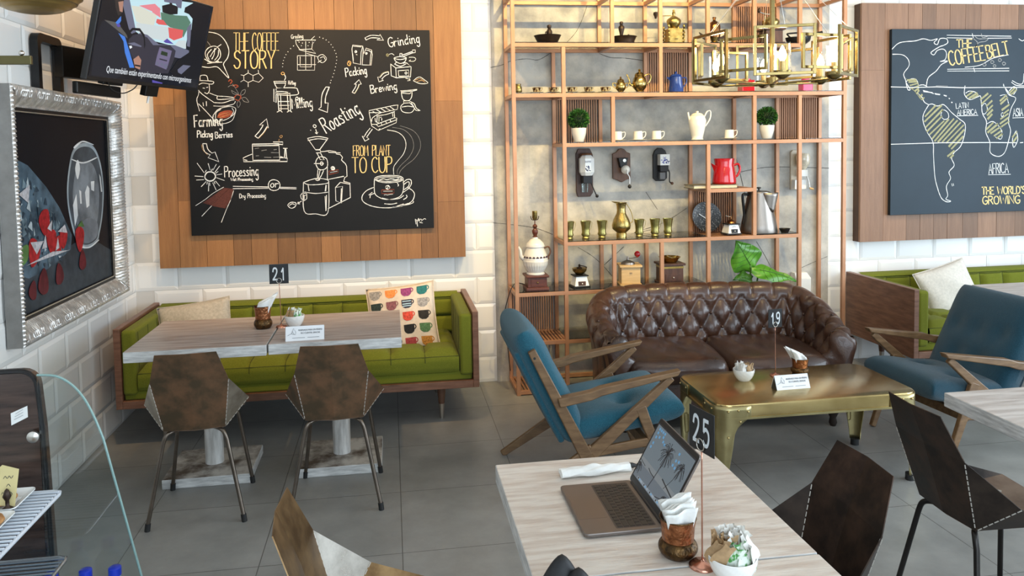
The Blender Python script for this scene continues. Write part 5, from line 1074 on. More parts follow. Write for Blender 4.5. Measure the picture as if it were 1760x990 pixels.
hand(t, 'harp_holder', [(-0.028, 0, 0.50), (-0.022, 0, 0.478), (0, 0, 0.472), (0.022, 0, 0.478), (0.028, 0, 0.50)], 0.003, iron_m); hand(t, 'cord', [(-0.06, 0.07, 0.01), (-0.09, 0.03, 0.03), (-0.155, -0.04, 0.045), (-0.20, -0.05, -0.04), (-0.225, 0.0, -0.20), (-0.20, 0.06, -0.36), (-0.17, 0.12, -0.60)], 0.003, rub_m)
t = white_grinder('white and black grinder carrying a bronze bowl', 1.282, 5.20, 2, 1.0, True); lat(t, 'bowl', [(0.02, 0.083), (0.03, 0.09), (0.048, 0.11), (0.052, 0.128), (0.046, 0.128), (0.0, 0.10)], gilt_m); lat(t, 'finial', [(0.012, 0.11), (0.02, 0.13), (0.006, 0.14), (0.010, 0.148), (0.0, 0.158)], iron_m, seg=12); hand(t, 'crank', [(0, 0, 0.145), (0.03, 0, 0.14), (0.055, 0, 0.13)], 0.004, iron_m)
t = put('wooden_grinder', 'pale wooden box grinder with a red crank knob', 'grinder', 1.640, 5.20, 2, R_(-8))
bxx(t, 'box', (-0.066, 0.066, -0.066, 0.066, 0.012, 0.128), wood_p); bxx(t, 'base_board', (-0.075, 0.075, -0.075, 0.075, 0, 0.012), wood_p); bxx(t, 'top_board', (-0.078, 0.078, -0.078, 0.078, 0.128, 0.142), wood_p); lat(t, 'hopper', [(0.050, 0.142), (0.046, 0.156), (0.018, 0.168), (0.008, 0.172), (0.006, 0.195), (0.0, 0.196)], steel_m, (-0.01, 0, 0))
hand(t, 'crank', [(-0.01, 0, 0.182), (0.02, -0.01, 0.184), (0.052, -0.02, 0.192)], 0.0035, steel_m); lat(t, 'crank_knob', [(0.006, 0.19), (0.020, 0.205), (0.022, 0.218), (0.012, 0.232), (0.0, 0.236)], red_k, (0.053, -0.02, 0), 14); lat(t, 'emblem', [(0.010, 0.0), (0.010, 0.001)], wood_d, (0.0, -0.0665, 0.09), 12).rotation_euler = (0, 0, 0)
t = put('dark_grinder', 'dark wooden box grinder with a wide brass dish on top', 'grinder', 1.935, 5.20, 2)
bxx(t, 'box', (-0.075, 0.075, -0.07, 0.07, 0.012, 0.128), wood_d); bxx(t, 'top_board', (-0.088, 0.088, -0.082, 0.082, 0.128, 0.143), wood_d); bxx(t, 'brass_band', (-0.0765, 0.0765, -0.0715, 0.0715, 0.108, 0.122), gold_m, bevel=0); bxx(t, 'base_board', (-0.085, 0.085, -0.08, 0.08, 0, 0.012), wood_d)
d = bxx(t, 'drawer', (-0.055, 0.055, -0.0735, -0.06, 0.02, 0.07), wood_d); m = MB(); m.ball((0, -0.078, 0.045), 0.006, 8); m.build('knob', bolt_m, d, smooth=180)
lat(t, 'dish', [(0.045, 0.143), (0.050, 0.146), (0.062, 0.165), (0.078, 0.182), (0.075, 0.183), (0.05, 0.155), (0.0, 0.15)], gold_m, seg=28); m = MB(); m.box(-0.004, 0.004, -0.06, 0.06, 0.168, 0.180); m.build('cross_arm', gold_m, t)
# --- coffee mills hanging on the concrete wall
YW = YB - 0.0125
def mill(label, x, z, outline, M, depth=0.022):
    t = thing('wall_coffee_mill', label, 'coffee mill', (x, YW, z)); m = MB(); m.prism([(a, 0, b) for a, b in outline], (0, -depth, 0)); m.build('back_board', M, t, bevel=0.003); return t
t = mill('wall mill with a tall white hopper printed with a blue windmill scene', 1.380, 1.315, [(-0.052, 0.0), (0.04, 0.0), (0.062, 0.03), (0.062, 0.30), (0.04, 0.345), (-0.045, 0.345), (-0.062, 0.31), (-0.062, 0.035)], wood_d)
m = MB(); O8 = [(0.055 * math.cos(R_(22.5 + 45 * i)), 0.05 * math.sin(R_(22.5 + 45 * i))) for i in range(8)]
for (s0, z0), (s1, z1) in (((0.75, 0.155), (1.0, 0.18)), ((1.0, 0.18), (1.0, 0.275)), ((1.0, 0.275), (0.6, 0.30))): m.add([(x * s0, -0.075 + y * s0, z0) for x, y in O8] + [(x * s1, -0.075 + y * s1, z1) for x, y in O8], [(i, (i + 1) % 8, 8 + (i + 1) % 8, 8 + i) for i in range(8)])
hp = m.build('hopper', porc_m, t); lat(t, 'lid', [(0.045, 0.300), (0.04, 0.312), (0.0, 0.316)], wood_m2, (0, -0.075, 0), 16)
bp = mat('delft_blue', (0.02, 0.025, 0.10), 0.4); words('KAFFEE', 'lettering', bp, hp, (0, -0.1225, 0.248), 0.017, ext=0.0002, sx=0.8); m = MB()
random.seed(9)
for i in range(16): a, b = random.uniform(-0.017, 0.019), random.uniform(0.185, 0.225); m.box(a - 0.004, a + 0.004, -0.1215, -0.1209, b - 0.002, b + 0.004)
m.build('windmill_print', bp, hp); bxx(t, 'gear_case', (-0.032, 0.032, -0.11, -0.022, 0.10, 0.155), black_e); lat(t, 'glass_cup', [(0.022, 0.035), (0.026, 0.10)], glass_mat('cup_glass'), (-0.01, -0.065, 0), 14); hand(t, 'crank', [(0.02, -0.10, 0.12), (0.035, -0.115, 0.07), (0.058, -0.118, 0.015)], 0.0045, black_e); m = MB(); m.ball((0.062, -0.122, 0.01), 0.012, 10); m.build('crank_knob', black_e, t, smooth=180)
t = mill('wall mill with a shield shaped board and a white porcelain hub', 1.655, 1.42, spline([(-0.065, 0.022, 0), (-0.03, 0.01, 0), (0, -0.01, 0), (0.03, 0.01, 0), (0.065, 0.022, 0)], 3) and [(-0.066, 0.02), (-0.03, 0.008), (0, -0.008), (0.03, 0.008), (0.066, 0.02), (0.066, 0.20), (0.04, 0.21), (0.02, 0.232), (0, 0.238), (-0.02, 0.232), (-0.04, 0.21), (-0.066, 0.20)], wood_m2)
m = MB(); m.hexa([(-0.02, -0.065, 0.10), (0.02, -0.065, 0.10), (0.02, -0.022, 0.10), (-0.02, -0.022, 0.10), (-0.036, -0.065, 0.17), (0.036, -0.065, 0.17), (0.036, -0.022, 0.17), (-0.036, -0.022, 0.17)]); m.build('hopper', black_e, t, bevel=0.002)
m = MB(); m.lathe([(0.0, 0.0), (0.012, 0.0), (0.012, 0.003), (0.0, 0.004)], (0.008, -0.0655, 0.15), 14, axis='-Y'); m.build('badge', bolt_m, t, smooth=40); m = MB(); m.lathe([(0.03, 0.0), (0.032, 0.02), (0.02, 0.036), (0.008, 0.045), (0.0, 0.046)], (0.012, -0.062, 0.085), 20, axis='-Y'); m.build('hub', cream_p, t, smooth=50)
hand(t, 'crank', [(0.012, -0.11, 0.085), (0.012, -0.115, 0.06), (0.028, -0.115, 0.03), (0.026, -0.12, -0.02)], 0.004, bolt_m); m = MB(); m.ball((0.026, -0.122, -0.034), 0.014, 12); m.build('crank_knob', black_e, t, smooth=180)
t = mill('dark round topped wall mill with a blue and white box hopper', 1.945, 1.415, [(-0.03, 0.0), (0.03, 0.0), (0.052, 0.02), (0.052, 0.19), (0.04, 0.222), (0.015, 0.24), (-0.015, 0.24), (-0.04, 0.222), (-0.052, 0.19), (-0.052, 0.02)], black_e)
hp = bxx(t, 'hopper', (-0.022, 0.05, -0.085, -0.022, 0.115, 0.195), porc_m); m = MB(); random.seed(3)
for i in range(22): a, b = random.uniform(-0.012, 0.044), random.uniform(0.130, 0.158); m.box(a - 0.004, a + 0.004, -0.0857, -0.0851, b - 0.003, b + 0.003)
m.bar((0.0, -0.0855, 0.158), (0.022, -0.0855, 0.176), 0.003, 0.0006, (0, 1, 0)); m.bar((0.022, -0.0855, 0.158), (0.0, -0.0855, 0.176), 0.003, 0.0006, (0, 1, 0)); m.build('windmill_print', mat('cobalt_print', (0.02, 0.04, 0.35), 0.4), hp)
bxx(t, 'gear_case', (-0.02, 0.042, -0.08, -0.022, 0.07, 0.115), black_e); bxx(t, 'drawer', (-0.022, 0.022, -0.075, -0.022, 0.012, 0.065), mat('smoked_cup', (0.08, 0.08, 0.085), 0.2, coat=0.3), bevel=0.004); hand(t, 'crank', [(0.042, -0.06, 0.09), (0.052, -0.07, 0.06), (0.050, -0.075, 0.0), (0.058, -0.085, -0.012)], 0.0045, black_e); m = MB(); m.ball((0.064, -0.09, -0.016), 0.011, 10); m.build('crank_knob', wood_m2, t, smooth=180)
t = mill('pale wooden wall mill with a glass hopper at the right end', 3.010, 1.325, [(-0.045, 0.0), (0.045, 0.0), (0.045, 0.28), (0.03, 0.295), (-0.03, 0.295), (-0.045, 0.28)], mat('cream_board', (0.60, 0.52, 0.40), 0.4, var=0.1), 0.02)
lat(t, 'glass_hopper', [(0.018, 0.15), (0.045, 0.19), (0.052, 0.24), (0.04, 0.27), (0.0, 0.275)], mat('milk_glass_hopper', (0.66, 0.58, 0.44), 0.08, var=0.25, vscale=25, coat=0.6), (0.02, -0.075, 0), 20); bxx(t, 'gear_case', (-0.012, 0.045, -0.10, -0.02, 0.10, 0.15), cream_p); bxx(t, 'drawer', (-0.04, 0.05, -0.07, -0.02, 0.005, 0.075), porc_m); hand(t, 'crank', [(0.045, -0.07, 0.12), (0.06, -0.085, 0.06), (0.065, -0.09, 0.015)], 0.005, bolt_m); m = MB(); m.tube([(0.065, -0.09, 0.012), (0.09, -0.1, 0.004)], 0.008, 8); m.build('crank_knob', wood_p, t, smooth=60)
# --- elephant ear plant between the shelf and the leather sofa
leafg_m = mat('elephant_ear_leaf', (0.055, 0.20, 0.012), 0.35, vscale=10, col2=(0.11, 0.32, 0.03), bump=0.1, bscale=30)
vein_m = mat('leaf_vein', (0.05, 0.14, 0.02), 0.5)
pl = thing('elephant_ear_plant', 'elephant ear plant with two big green leaves behind the leather sofa', 'potted plant', (2.50, 5.22, ZS(1)))
lat(pl, 'pot', [(0.06, 0.0), (0.085, 0.02), (0.095, 0.14), (0.085, 0.14), (0.08, 0.12), (0.0, 0.12)], mat('grey_pot', (0.2, 0.2, 0.19), 0.6, var=0.1))
def big_leaf(base, tip, nrm, w, droop, name='leaf', M=None):
    B_, T_ = Vector(base), Vector(tip); L_ = (T_ - B_).length; d = (T_ - B_).normalized(); n = Vector(nrm); n = (n - d * n.dot(d)).normalized(); s_ = d.cross(n); m = MB()
    def f(u, v):  # heart outline with ears behind the stalk
        q = 2 * u - 1; y = -0.20 + 1.20 * v; ww = w * (max(0.0, 1 - max(0.0, (y - 0.12) / 0.88) ** 1.6) if y > 0.12 else (max(0, 1 - ((0.12 - y) / 0.34) ** 2.2)))
        ears = 0.0 if y > 0 else (1.0)
        x = q * ww
        if y < 0: x = math.copysign(max(abs(x), 0.25 * w * (-y) / 0.2), q)
        rip = 0.012 * math.cos(10 * y + abs(q) * 5)
        return B_ + d * (L_ * y) + s_ * x + n * (-0.25 * abs(x) * abs(q) - droop * y * y + rip * abs(q))
    m.surf(f, 20, 20); lf = m.build(name, M or leafg_m, pl, smooth=180)
    v = MB(); v.tube([f(0.5, 0.18 + 0.8 * i / 8) + n * 0.0015 for i in range(9)], [0.0035 - 0.0003 * i for i in range(9)], 6)
    for k in range(1, 6):
        for sg in (-1, 1): v.tube([f(0.5 + sg * 0.46 * i / 5, min(1, 0.12 + 0.13 * k + 0.09 * i / 5)) + n * 0.001 for i in range(6)], 0.0014, 5)
    v.build('veins', vein_m, lf, smooth=180); return lf
P_ = Vector(pl.location)
def rel(px, py, y): return at(px, py, Y=y) - P_
l1b, l1t = rel(1283, 458, 5.17), rel(1262, 420, 5.10)
big_leaf(rel(1290, 456, 5.16), rel(1268, 415, 5.12), (-0.25, -1, 0.35), 0.125, 0.02)
big_leaf(rel(1305, 464, 5.10), rel(1372, 474, 5.03), (0.1, -0.65, 1), 0.085, 0.05)
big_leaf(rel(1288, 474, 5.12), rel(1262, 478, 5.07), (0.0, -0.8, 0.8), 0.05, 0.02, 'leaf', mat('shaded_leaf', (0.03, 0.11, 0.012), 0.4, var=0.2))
for q in ((1290, 456, 5.16), (1305, 464, 5.10), (1288, 474, 5.12)): hand(pl, 'stalk', [(0, 0, 0.12), (rel(*q) * 0.5) + Vector((0.02, 0, 0.04)), rel(*q)], 0.006, vein_m)
t = thing('white_box', 'white wall box behind the right arm of the leather sofa', 'box', (3.03, YW, 0.50)); bxx(t, 'case', (-0.06, 0.06, -0.09, 0, 0, 0.16), porc_m, bevel=0.004); m = MB(); m.hexa([(-0.062, -0.092, 0.16), (0.062, -0.092, 0.16), (0.062, 0, 0.16), (-0.062, 0, 0.16), (-0.05, -0.05, 0.20), (0.05, -0.05, 0.20), (0.05, 0, 0.20), (-0.05, 0, 0.20)]); m.build('sloped_cover', porc_m, t, bevel=0.003)
# ================================================================ chalkboards
slate_m = mat('black_chalkboard', (0.0065, 0.0060, 0.0056), 0.5, var=0.12, vscale=3, spec=0.25, bump=0.03, bscale=200)
slateb_m = mat('slate_blue_chalkboard', (0.014, 0.028, 0.042), 0.45, var=0.10, vscale=3, spec=0.25, bump=0.03, bscale=200)
chalk = {'w': mat('white_chalk', (0.80, 0.80, 0.77), 0.9, var=0.08, vscale=150), 'o': mat('orange_chalk', (0.86, 0.50, 0.17), 0.9, var=0.1, vscale=150), 'y': mat('yellow_chalk', (0.80, 0.60, 0.26), 0.9, var=0.1, vscale=150),
         'r': mat('red_chalk', (0.30, 0.06, 0.025), 0.9, var=0.25, vscale=150), 'g': mat('grey_chalk', (0.30, 0.30, 0.29), 0.9, var=0.1, vscale=150), 'b': mat('brown_chalk', (0.09, 0.025, 0.018), 0.9, var=0.2, vscale=150),
         'k': mat('khaki_chalk', (0.34, 0.32, 0.17), 0.9, var=0.2, vscale=150), 'n': mat('tan_chalk', (0.50, 0.30, 0.12), 0.9, var=0.1, vscale=150)}
GL = {'A': (.62, "0,0 .31,1 .62,0|.12,.36 .5,.36"), 'B': (.55, "0,0 0,1|s0,1 .4,.97 .45,.75 .3,.55 0,.52|s0,.52 .42,.48 .55,.25 .35,.02 0,0"), 'C': (.58, "s.55,.86 .38,1 .12,.85 .02,.5 .12,.14 .36,0 .58,.14"), 'D': (.58, "0,0 0,1|s0,1 .35,.95 .56,.6 .5,.2 .25,.02 0,0"), 'E': (.48, ".46,1 0,1 0,0 .48,0|0,.52 .36,.52"),
      'F': (.46, ".46,1 0,1 0,0|0,.52 .36,.52"), 'G': (.62, "s.6,.88 .4,1 .12,.85 .02,.48 .15,.1 .42,0 .6,.18 .62,.42 .36,.42"), 'H': (.55, "0,0 0,1|.55,0 .55,1|0,.5 .55,.5"), 'I': (.06, ".03,0 .03,1"), 'L': (.45, "0,1 0,0 .45,0"), 'M': (.72, "0,0 .06,1 .36,.3 .66,1 .72,0"), 'N': (.58, "0,0 0,1 .58,0 .58,1"),
      'O': (.62, "os.31,1 .06,.8 .01,.45 .1,.1 .31,0 .52,.1 .61,.45 .56,.8"), 'P': (.52, "0,0 .02,1|s.02,1 .42,.98 .52,.76 .38,.55 .02,.5"), 'R': (.56, "0,0 .02,1|s.02,1 .42,.98 .5,.76 .36,.56 .02,.52|.24,.52 .56,0"), 'S': (.52, "s.5,.86 .3,1 .06,.86 .1,.62 .36,.5 .5,.3 .38,.04 .14,.02 0,.18"), 'T': (.56, "0,1 .56,1|.28,1 .28,0"), 'U': (.58, "s0,1 .01,.3 .16,.02 .42,.02 .57,.3 .58,1"),
      'W': (.86, "0,1 .2,0 .43,.75 .66,0 .86,1"), 'Y': (.56, "0,1 .28,.48 .56,1|.28,.48 .28,0"), 'a': (.46, "os.36,.42 .18,.55 .02,.3 .12,.02 .32,.14|s.37,.55 .35,.2 .38,.02 .46,.06"), 'b': (.42, "0,1 0,0|s0,.2 .15,.55 .38,.42 .36,.06 .12,-.02 0,.14"), 'c': (.38, "s.35,.44 .18,.55 .02,.28 .12,.02 .38,.1"), 'd': (.46, "os.36,.42 .18,.55 .02,.3 .12,.02 .32,.14|.37,1 .37,0"),
      'e': (.40, "s.03,.28 .34,.32 .3,.52 .12,.52 .02,.26 .12,.02 .4,.1"), 'g': (.46, "os.36,.42 .18,.55 .02,.3 .12,.02 .32,.14|s.38,.55 .36,.1 .34,-.3 .16,-.42 .02,-.28|"), 'h': (.42, "0,1 0,0|s0,.3 .16,.55 .34,.48 .38,.2 .4,0"), 'i': (.14, "s.05,.55 .05,.1 .14,.04|.06,.76 .08,.8"), 'k': (.44, "0,1 0,0|.36,.56 .03,.24 .42,0"), 'l': (.18, "s.02,.1 .14,.8 .1,1 .03,.8 .05,.1 .18,.04"), 'm': (.66, "0,.55 0,0|s0,.3 .14,.55 .28,.45 .3,0|s.3,.3 .44,.55 .58,.45 .62,.04 .68,.05"),
      'n': (.44, "0,.55 0,0|s0,.3 .16,.55 .33,.45 .36,.04 .44,.06"), 'o': (.42, "os.2,.55 .02,.3 .1,.02 .3,.02 .4,.3 .32,.5"), 'p': (.42, "0,.55 0,-.4|s0,.35 .18,.57 .38,.4 .34,.06 .12,0 0,.12"), 'r': (.34, "0,.55 0,0|s0,.28 .14,.52 .34,.5"), 's': (.36, "s.33,.46 .16,.55 .05,.42 .28,.22 .26,.03 0,.05"), 't': (.30, ".12,.9 .12,.06 .28,.02|0,.6 .28,.62"), 'u': (.44, "s0,.55 .02,.08 .2,0 .36,.2|.37,.55 .37,.04 .44,.04"), 'w': (.58, "0,.55 .14,.02 .29,.45 .44,.02 .58,.55"), 'y': (.44, "s0,.55 .04,.14 .2,.08 .36,.3|s.38,.55 .36,0 .28,-.36 .08,-.36"), "'": (.06, ".05,1 .02,.82"), ' ': (.3, ""), ',': (.1, ".05,.05 0,-.12")}
class Board:
    def __init__(s, root, front, views): s.root, s.front, s.views, s.lift = root, front, views, 0.0
    def P(s, view, x, y, up=0.0): ox, oy, k = s.views[view]; return at(ox + x / k, oy + y / k, Y=s.front - 0.0008 - up) - Vector(s.root.location)
    def ribbon(s, m, pts, w, jit=0.0):   # a chalk line lying on the board
        n = len(pts); q = [Vector((p[0], 0, p[2])) for p in pts]; L_ = []; R2 = []; y = pts[0][1]
        for i in range(n):
            d = (q[min(i + 1, n - 1)] - q[max(i - 1, 0)])
            if d.length < 1e-7: d = Vector((1, 0, 0))
            d.normalize(); nn = Vector((-d.z, 0, d.x)) * (w / 2) * (1 + random.uniform(-jit, jit)); e = d * w * 0.3 * (-1 if i == 0 else 1 if i == n - 1 else 0)
            L_.append(q[i] + nn + e); R2.append(q[i] - nn + e)
        m.add([(v.x, y, v.z) for v in L_ + R2], [(i, n + i, n + i + 1, i + 1) for i in range(n - 1)])
    def draw(s, name, label, view, data, w=3.4, col='w', extra=()):
        m = MB(); mats_ = [chalk[col]]; k = s.views[view][2]; unit = 5.2 / 1330 / k
        s.lift = (s.lift + 0.00004) % 0.0006
        for st in parse(data): s.ribbon(m, [s.P(view, x, y, s.lift) for x, y in st], w * unit, 0.25)
        for c_, d2, w2 in extra:
            if chalk[c_] not in mats_: mats_.append(chalk[c_])
            m.cur = mats_.index(chalk[c_])
            for st in parse(d2):
                if w2 == 0: m.poly([s.P(view, x, y, s.lift) for x, y in st][::-1])
                else: s.ribbon(m, [s.P(view, x, y, s.lift + 0.0003) for x, y in st], w2 * unit, 0.25)
        o = m.build(name, mats_, s.root)
        if label: o['label'] = label
    def text(s, txt, view, x0, y0, x1, y1, h, w=4, col='w', gap=.14, slant=0.0, shadow=None):
        m = MB(); k = s.views[view][2]; unit = 5.2 / 1330 / k; tot = sum(GL[c][0] + gap for c in txt) - gap; dx, dy = (x1 - x0) / tot, (y1 - y0) / tot; a = 0.0
        ang = math.atan2(y1 - y0, x1 - x0); s.lift = (s.lift + 0.00004) % 0.0006
        for c in txt:
            for st in parse(GL[c][1]):
                pts = [s.P(view, x0 + (a + gx + slant * gy) * dx + gy * h * math.sin(ang), y0 + (a + gx) * dy - gy * h * math.cos(ang), s.lift) for gx, gy in st]
                s.ribbon(m, pts, w * unit, 0.15)
                if shadow: m.cur = 1; s.ribbon(m, [p + Vector((w * unit * 0.55, 0.0003, w * unit * 0.1)) for p in pts], w * unit * 0.6); m.cur = 0
            a += GL[c][0] + gap
        o = m.build('lettering', [chalk[col]] + ([chalk[shadow]] if shadow else []), s.root); o['label'] = "lettering reading '%s'" % txt
random.seed(21)
K = 5.209
cb = thing('chalkboard', 'black chalkboard drawn with the coffee story from plant to cup', 'chalkboard', (-1.30, 5.338, 1.137))
m = MB(); m.box(0, 1.588, -0.030, 0, 0, 1.345); m.build('board', slate_m, cb, bevel=0.002)
B = Board(cb, 5.308, {'A': (320, 40, K), 'B': (540, 40, K), 'C': (320, 220, K), 'D': (540, 220, K), 'F': (320, 40, 2.6045)})
B.text('THE', 'A', 425, 243, 560, 243, 158, 5, 'y', shadow='o'); B.text('COFFEE', 'A', 590, 243, 828, 243, 158, 5, 'y', shadow='o'); B.text('STORY', 'A', 428, 404, 790, 404, 158, 8, 'y', shadow='o')
B.text('FROM', 'D', 350, 250, 482, 248, 92, 5, 'y', shadow='o'); B.text('PLANT', 'D', 520, 247, 680, 246, 92, 5, 'y', shadow='o'); B.text('TO', 'D', 340, 402, 468, 400, 138, 7, 'y', shadow='o'); B.text('CUP', 'D', 515, 400, 697, 395, 138, 7, 'y', shadow='o')
B.text('Grading', 'A', 940, 138, 1050, 130, 34, 4); B.text('Hulling', 'A', 914, 546, 980, 550, 32, 4); B.text('Milling', 'A', 950, 765, 1135, 745, 90, 7); B.text('Farming', 'A', 75, 930, 330, 915, 105, 8)
B.text('Pickng', 'C', 100, 85, 240, 82, 60, 7); B.text('Berries', 'C', 262, 92, 415, 82, 55, 7); B.text('Processing', 'C', 345, 440, 650, 425, 95, 7); B.text('Wet Processing', 'C', 400, 474, 600, 470, 26, 5); B.text('Dry Processing', 'C', 478, 628, 715, 622, 38, 5); B.text('or', 'C', 754, 530, 825, 530, 62, 7)
B.text('Grinding', 'B', 668, 215, 950, 170, 85, 7); B.text('Packing', 'B', 285, 478, 475, 450, 75, 7); B.text('Brewing', 'B', 510, 628, 745, 590, 72, 7); B.text('Roasting', 'B', 110, 985, 425, 800, 140, 9)
B.draw('chalk_drawing', 'speech bubble with a coffee bean', 'A', "s130,85 200,78 290,100 350,160 382,240 370,310 335,360 345,400 382,490 330,440 275,390 200,396 120,385|os170,270 200,220 260,205 300,240 305,300 260,345 200,335|s165,320 220,350 290,340|s205,325 190,280 225,235|s230,320 250,280 255,225|s255,330 285,290 290,240|s215,300 245,250 270,225|275,215 312,190|s190,360 250,352 320,348", 6, extra=(('g', "s190,165 210,190 225,215", 4),))
B.draw('chalk_drawing', 'caffeine molecule sketch', 'A', "o555,445 598,468 598,512 555,530 516,508 516,468|598,468 648,448 690,490 650,528 598,512|555,445 555,420|648,448 645,420|516,468 490,462|516,508 488,524|555,530 555,568", 4)
B.draw('chalk_drawing', 'farmer picking coffee cherries into a bowl', 'A', "s115,550 150,535 230,545 238,520 120,512|s125,512 128,470 180,468 195,508|s205,545 208,600 190,630 165,620|s150,580 165,582|s182,575 195,572|s115,600 110,640 95,690 120,785|s110,600 150,640 250,710|s210,625 280,650 350,655 430,665|s250,710 330,712 400,690 430,685|s245,740 330,742 420,725 440,700|s280,650 280,680 350,680 430,672|s110,720 170,780 235,850|s150,710 155,740|s180,700 182,740|os240,830 290,770 380,745 440,760 430,810 360,860 280,878 245,870|s240,850 260,885 330,900 410,870 440,800|s262,850 268,800 310,770|s410,760 425,790 400,830", 5,
       extra=(('r', "s275,845 300,800 360,780 410,785 405,820 350,850 275,845", 0), ('r', "s380,520 395,505 410,520 395,540|s420,560 445,552 465,565 445,575|s430,665 455,640 490,655 470,690 440,680", 9), ('n', "s285,830 320,812 380,800|s300,845 350,828 395,812", 3), ('g', "s405,600 440,620 470,640 420,630 405,600|s485,640 500,605 530,595 520,630 490,645|s495,670 530,665 560,705 520,700 495,670|s470,690 485,720 465,755 455,720 470,690|s415,545 440,580 470,630|s375,570 400,555 415,560", 3)))
B.draw('chalk_drawing', 'drying mill machine below the word grading', 'F', "490,75 580,75 565,92 562,115 580,135 510,120 492,92 490,75|535,82 535,210|500,145 575,145 575,210 498,210 498,145|510,150 510,195 560,195 560,150|498,185 580,185|562,115 505,118|540,135 590,150|os590,150 610,140 628,158 612,176 595,168|s600,155 615,150 622,162|590,175 605,165|560,72 575,58", 2.2, extra=(('w', "505,84 506,85|520,88 521,89|550,85 551,86|565,84 566,85|515,100 516,101|545,100 546,101", 3),))
B.draw('chalk_drawing', 'dotted arc', 'F', '|'.join("%g,%g %g,%g" % (x, y, x + 1, y + 0.8) for x, y in ((500, 78), (480, 101), (467, 113), (455, 127), (446, 140), (440, 153), (435, 166), (432, 180), (431, 194), (597, 62), (612, 67), (626, 74), (638, 84), (648, 95), (656, 107), (664, 121), (670, 135), (673, 150), (673, 165), (671, 180), (668, 195), (664, 210), (660, 225), (655, 240), (648, 255), (645, 266))), 3.2)
B.draw('chalk_drawing', 'hulling machine', 'A', "785,520 895,520 885,560 870,578 815,578 800,560 785,520|790,535 890,535|s805,580 970,578 998,600 990,640 820,640 805,600|s810,610 870,612 910,618|s815,625 860,630 930,628|785,590 785,700 805,710 805,590|820,640 830,790|845,640 850,780|905,640 915,790|930,640 935,790|830,700 920,700|835,735 920,735|838,765 915,765|815,795 840,780 860,795|905,795 930,780 945,795|os980,670 995,660 1003,675 988,685|s880,510 890,485 880,460", 6, extra=(('o', "os850,450 865,437 880,450 865,462", 5),))
AR = lambda: None
B.draw('chalk_drawing', 'arrow up from the washing tank', 'F', "s308,505 330,480 345,455|s322,515 345,490 362,462|345,455 328,456 360,428 368,470 362,462|308,505 322,515", 3.5, extra=(('n', "s326,514 348,490 364,466", 2),))
B.draw('chalk_drawing', 'washing tank', 'C', "592,145 830,140 838,298 598,300 592,145|602,160 828,156|605,290 832,288|780,125 865,125 865,148 780,142|870,182 905,182|885,185 880,262|892,185 898,262|840,265 905,270 905,300 515,302 510,268 560,245 595,232|545,290 520,285|845,255 880,268", 7, extra=(('g', "615,185 650,180|675,203 720,196|760,220 830,222|625,250 650,248|700,262 760,264|785,195 810,192|780,262 830,260", 4), ('n', "os838,78 850,66 862,72 850,88|830,115 832,100", 4)))
B.draw('chalk_drawing', 'arrow down to processing', 'C', "s148,140 165,210 215,240|s182,140 195,190 230,225|148,140 182,140|215,240 195,265 292,302 258,215 230,225", 6, extra=(('n', "s138,150 150,195 190,240", 3),))
B.draw('chalk_drawing', 'shining sun', 'C', "os165,435 180,400 215,390 250,402 265,435 245,468 210,478 178,465|160,400 98,315|215,378 197,318|240,378 270,325|258,395 300,340|270,420 320,412|272,445 342,470|262,475 300,520|238,490 268,555|202,490 200,565|178,480 135,525|158,462 92,466|152,435 78,430|170,395 180,378|225,385 235,365|250,480 258,500|190,485 185,505|210,490 212,515|265,405 285,390", 5, extra=(('w', "os168,437 184,403 216,394 247,405 261,436 242,464 210,473 181,461", 7),))
B.draw('chalk_drawing', 'brown drying beds under the sun', 'C', "s85,695 170,640 240,585 335,530|s140,790 220,705 300,620 385,545|s315,845 360,730 395,650 425,560", 4, extra=(('b', "150,670 340,535 425,545 400,640 350,720 240,700|150,670 180,650 240,700", 0),))
B.draw('chalk_drawing', 'double line through the word or', 'C', "420,522 735,528|420,543 735,540|840,530 985,534|840,541 985,545|os735,512 750,475 786,463 825,478 840,512 825,548 786,560 750,548", 6)
B.draw('chalk_drawing', 'arrow from packing to grinding', 'B', "s455,130 510,108 585,112|s465,150 515,130 590,135|455,130 465,150|585,112 588,98 620,152 560,148 590,135", 6)
B.draw('chalk_drawing', 'two bags of coffee', 'B', "345,195 435,205 440,230 430,372 350,355 338,230 345,195|435,205 420,260 415,370|350,205 420,212|s345,270 350,320 350,350|445,270 465,222 515,240 520,280 510,375 430,372|515,240 505,290 500,370|s460,240 490,245 510,260|s375,280 385,282", 5, extra=(('w', "os365,254 372,246 381,254 372,263|os460,269 466,262 474,269 466,277", 8), ('o', "os298,358 310,338 328,350 320,378 304,375|s305,345 318,360 320,376", 5)))
B.draw('chalk_drawing', 'hand grinder with a drawer', 'B', "685,365 730,400 868,388 828,355 800,352|685,365 690,470 735,488 862,480 868,388|730,400 735,488|752,425 845,418 848,470 758,475 752,425|s715,315 730,340 770,360 810,345 825,312|os715,312 770,298 825,310 770,325|s720,365 770,385 820,365|768,300 768,270 785,270 785,290|790,285 880,252|792,300 885,262|880,240 905,238 905,262 882,265|os812,446 822,436 832,446 822,456|725,360 740,345|800,360 810,350", 6)
B.draw('chalk_drawing', 'small bean, spin arrow and coffee heap', 'B', "s850,305 890,305 910,320 890,340 848,338|848,338 862,328|s672,278 695,272 715,285|820,492 850,500 858,512|835,515 860,510 855,492", 4, extra=(('k', "os645,283 655,272 668,285 656,298|650,280 662,292", 4), ('w', "s888,515 920,488 950,482 985,505 1018,535 950,540 888,515", 5), ('n', "s905,510 945,495 985,515|s920,522 960,512 995,528", 4)))
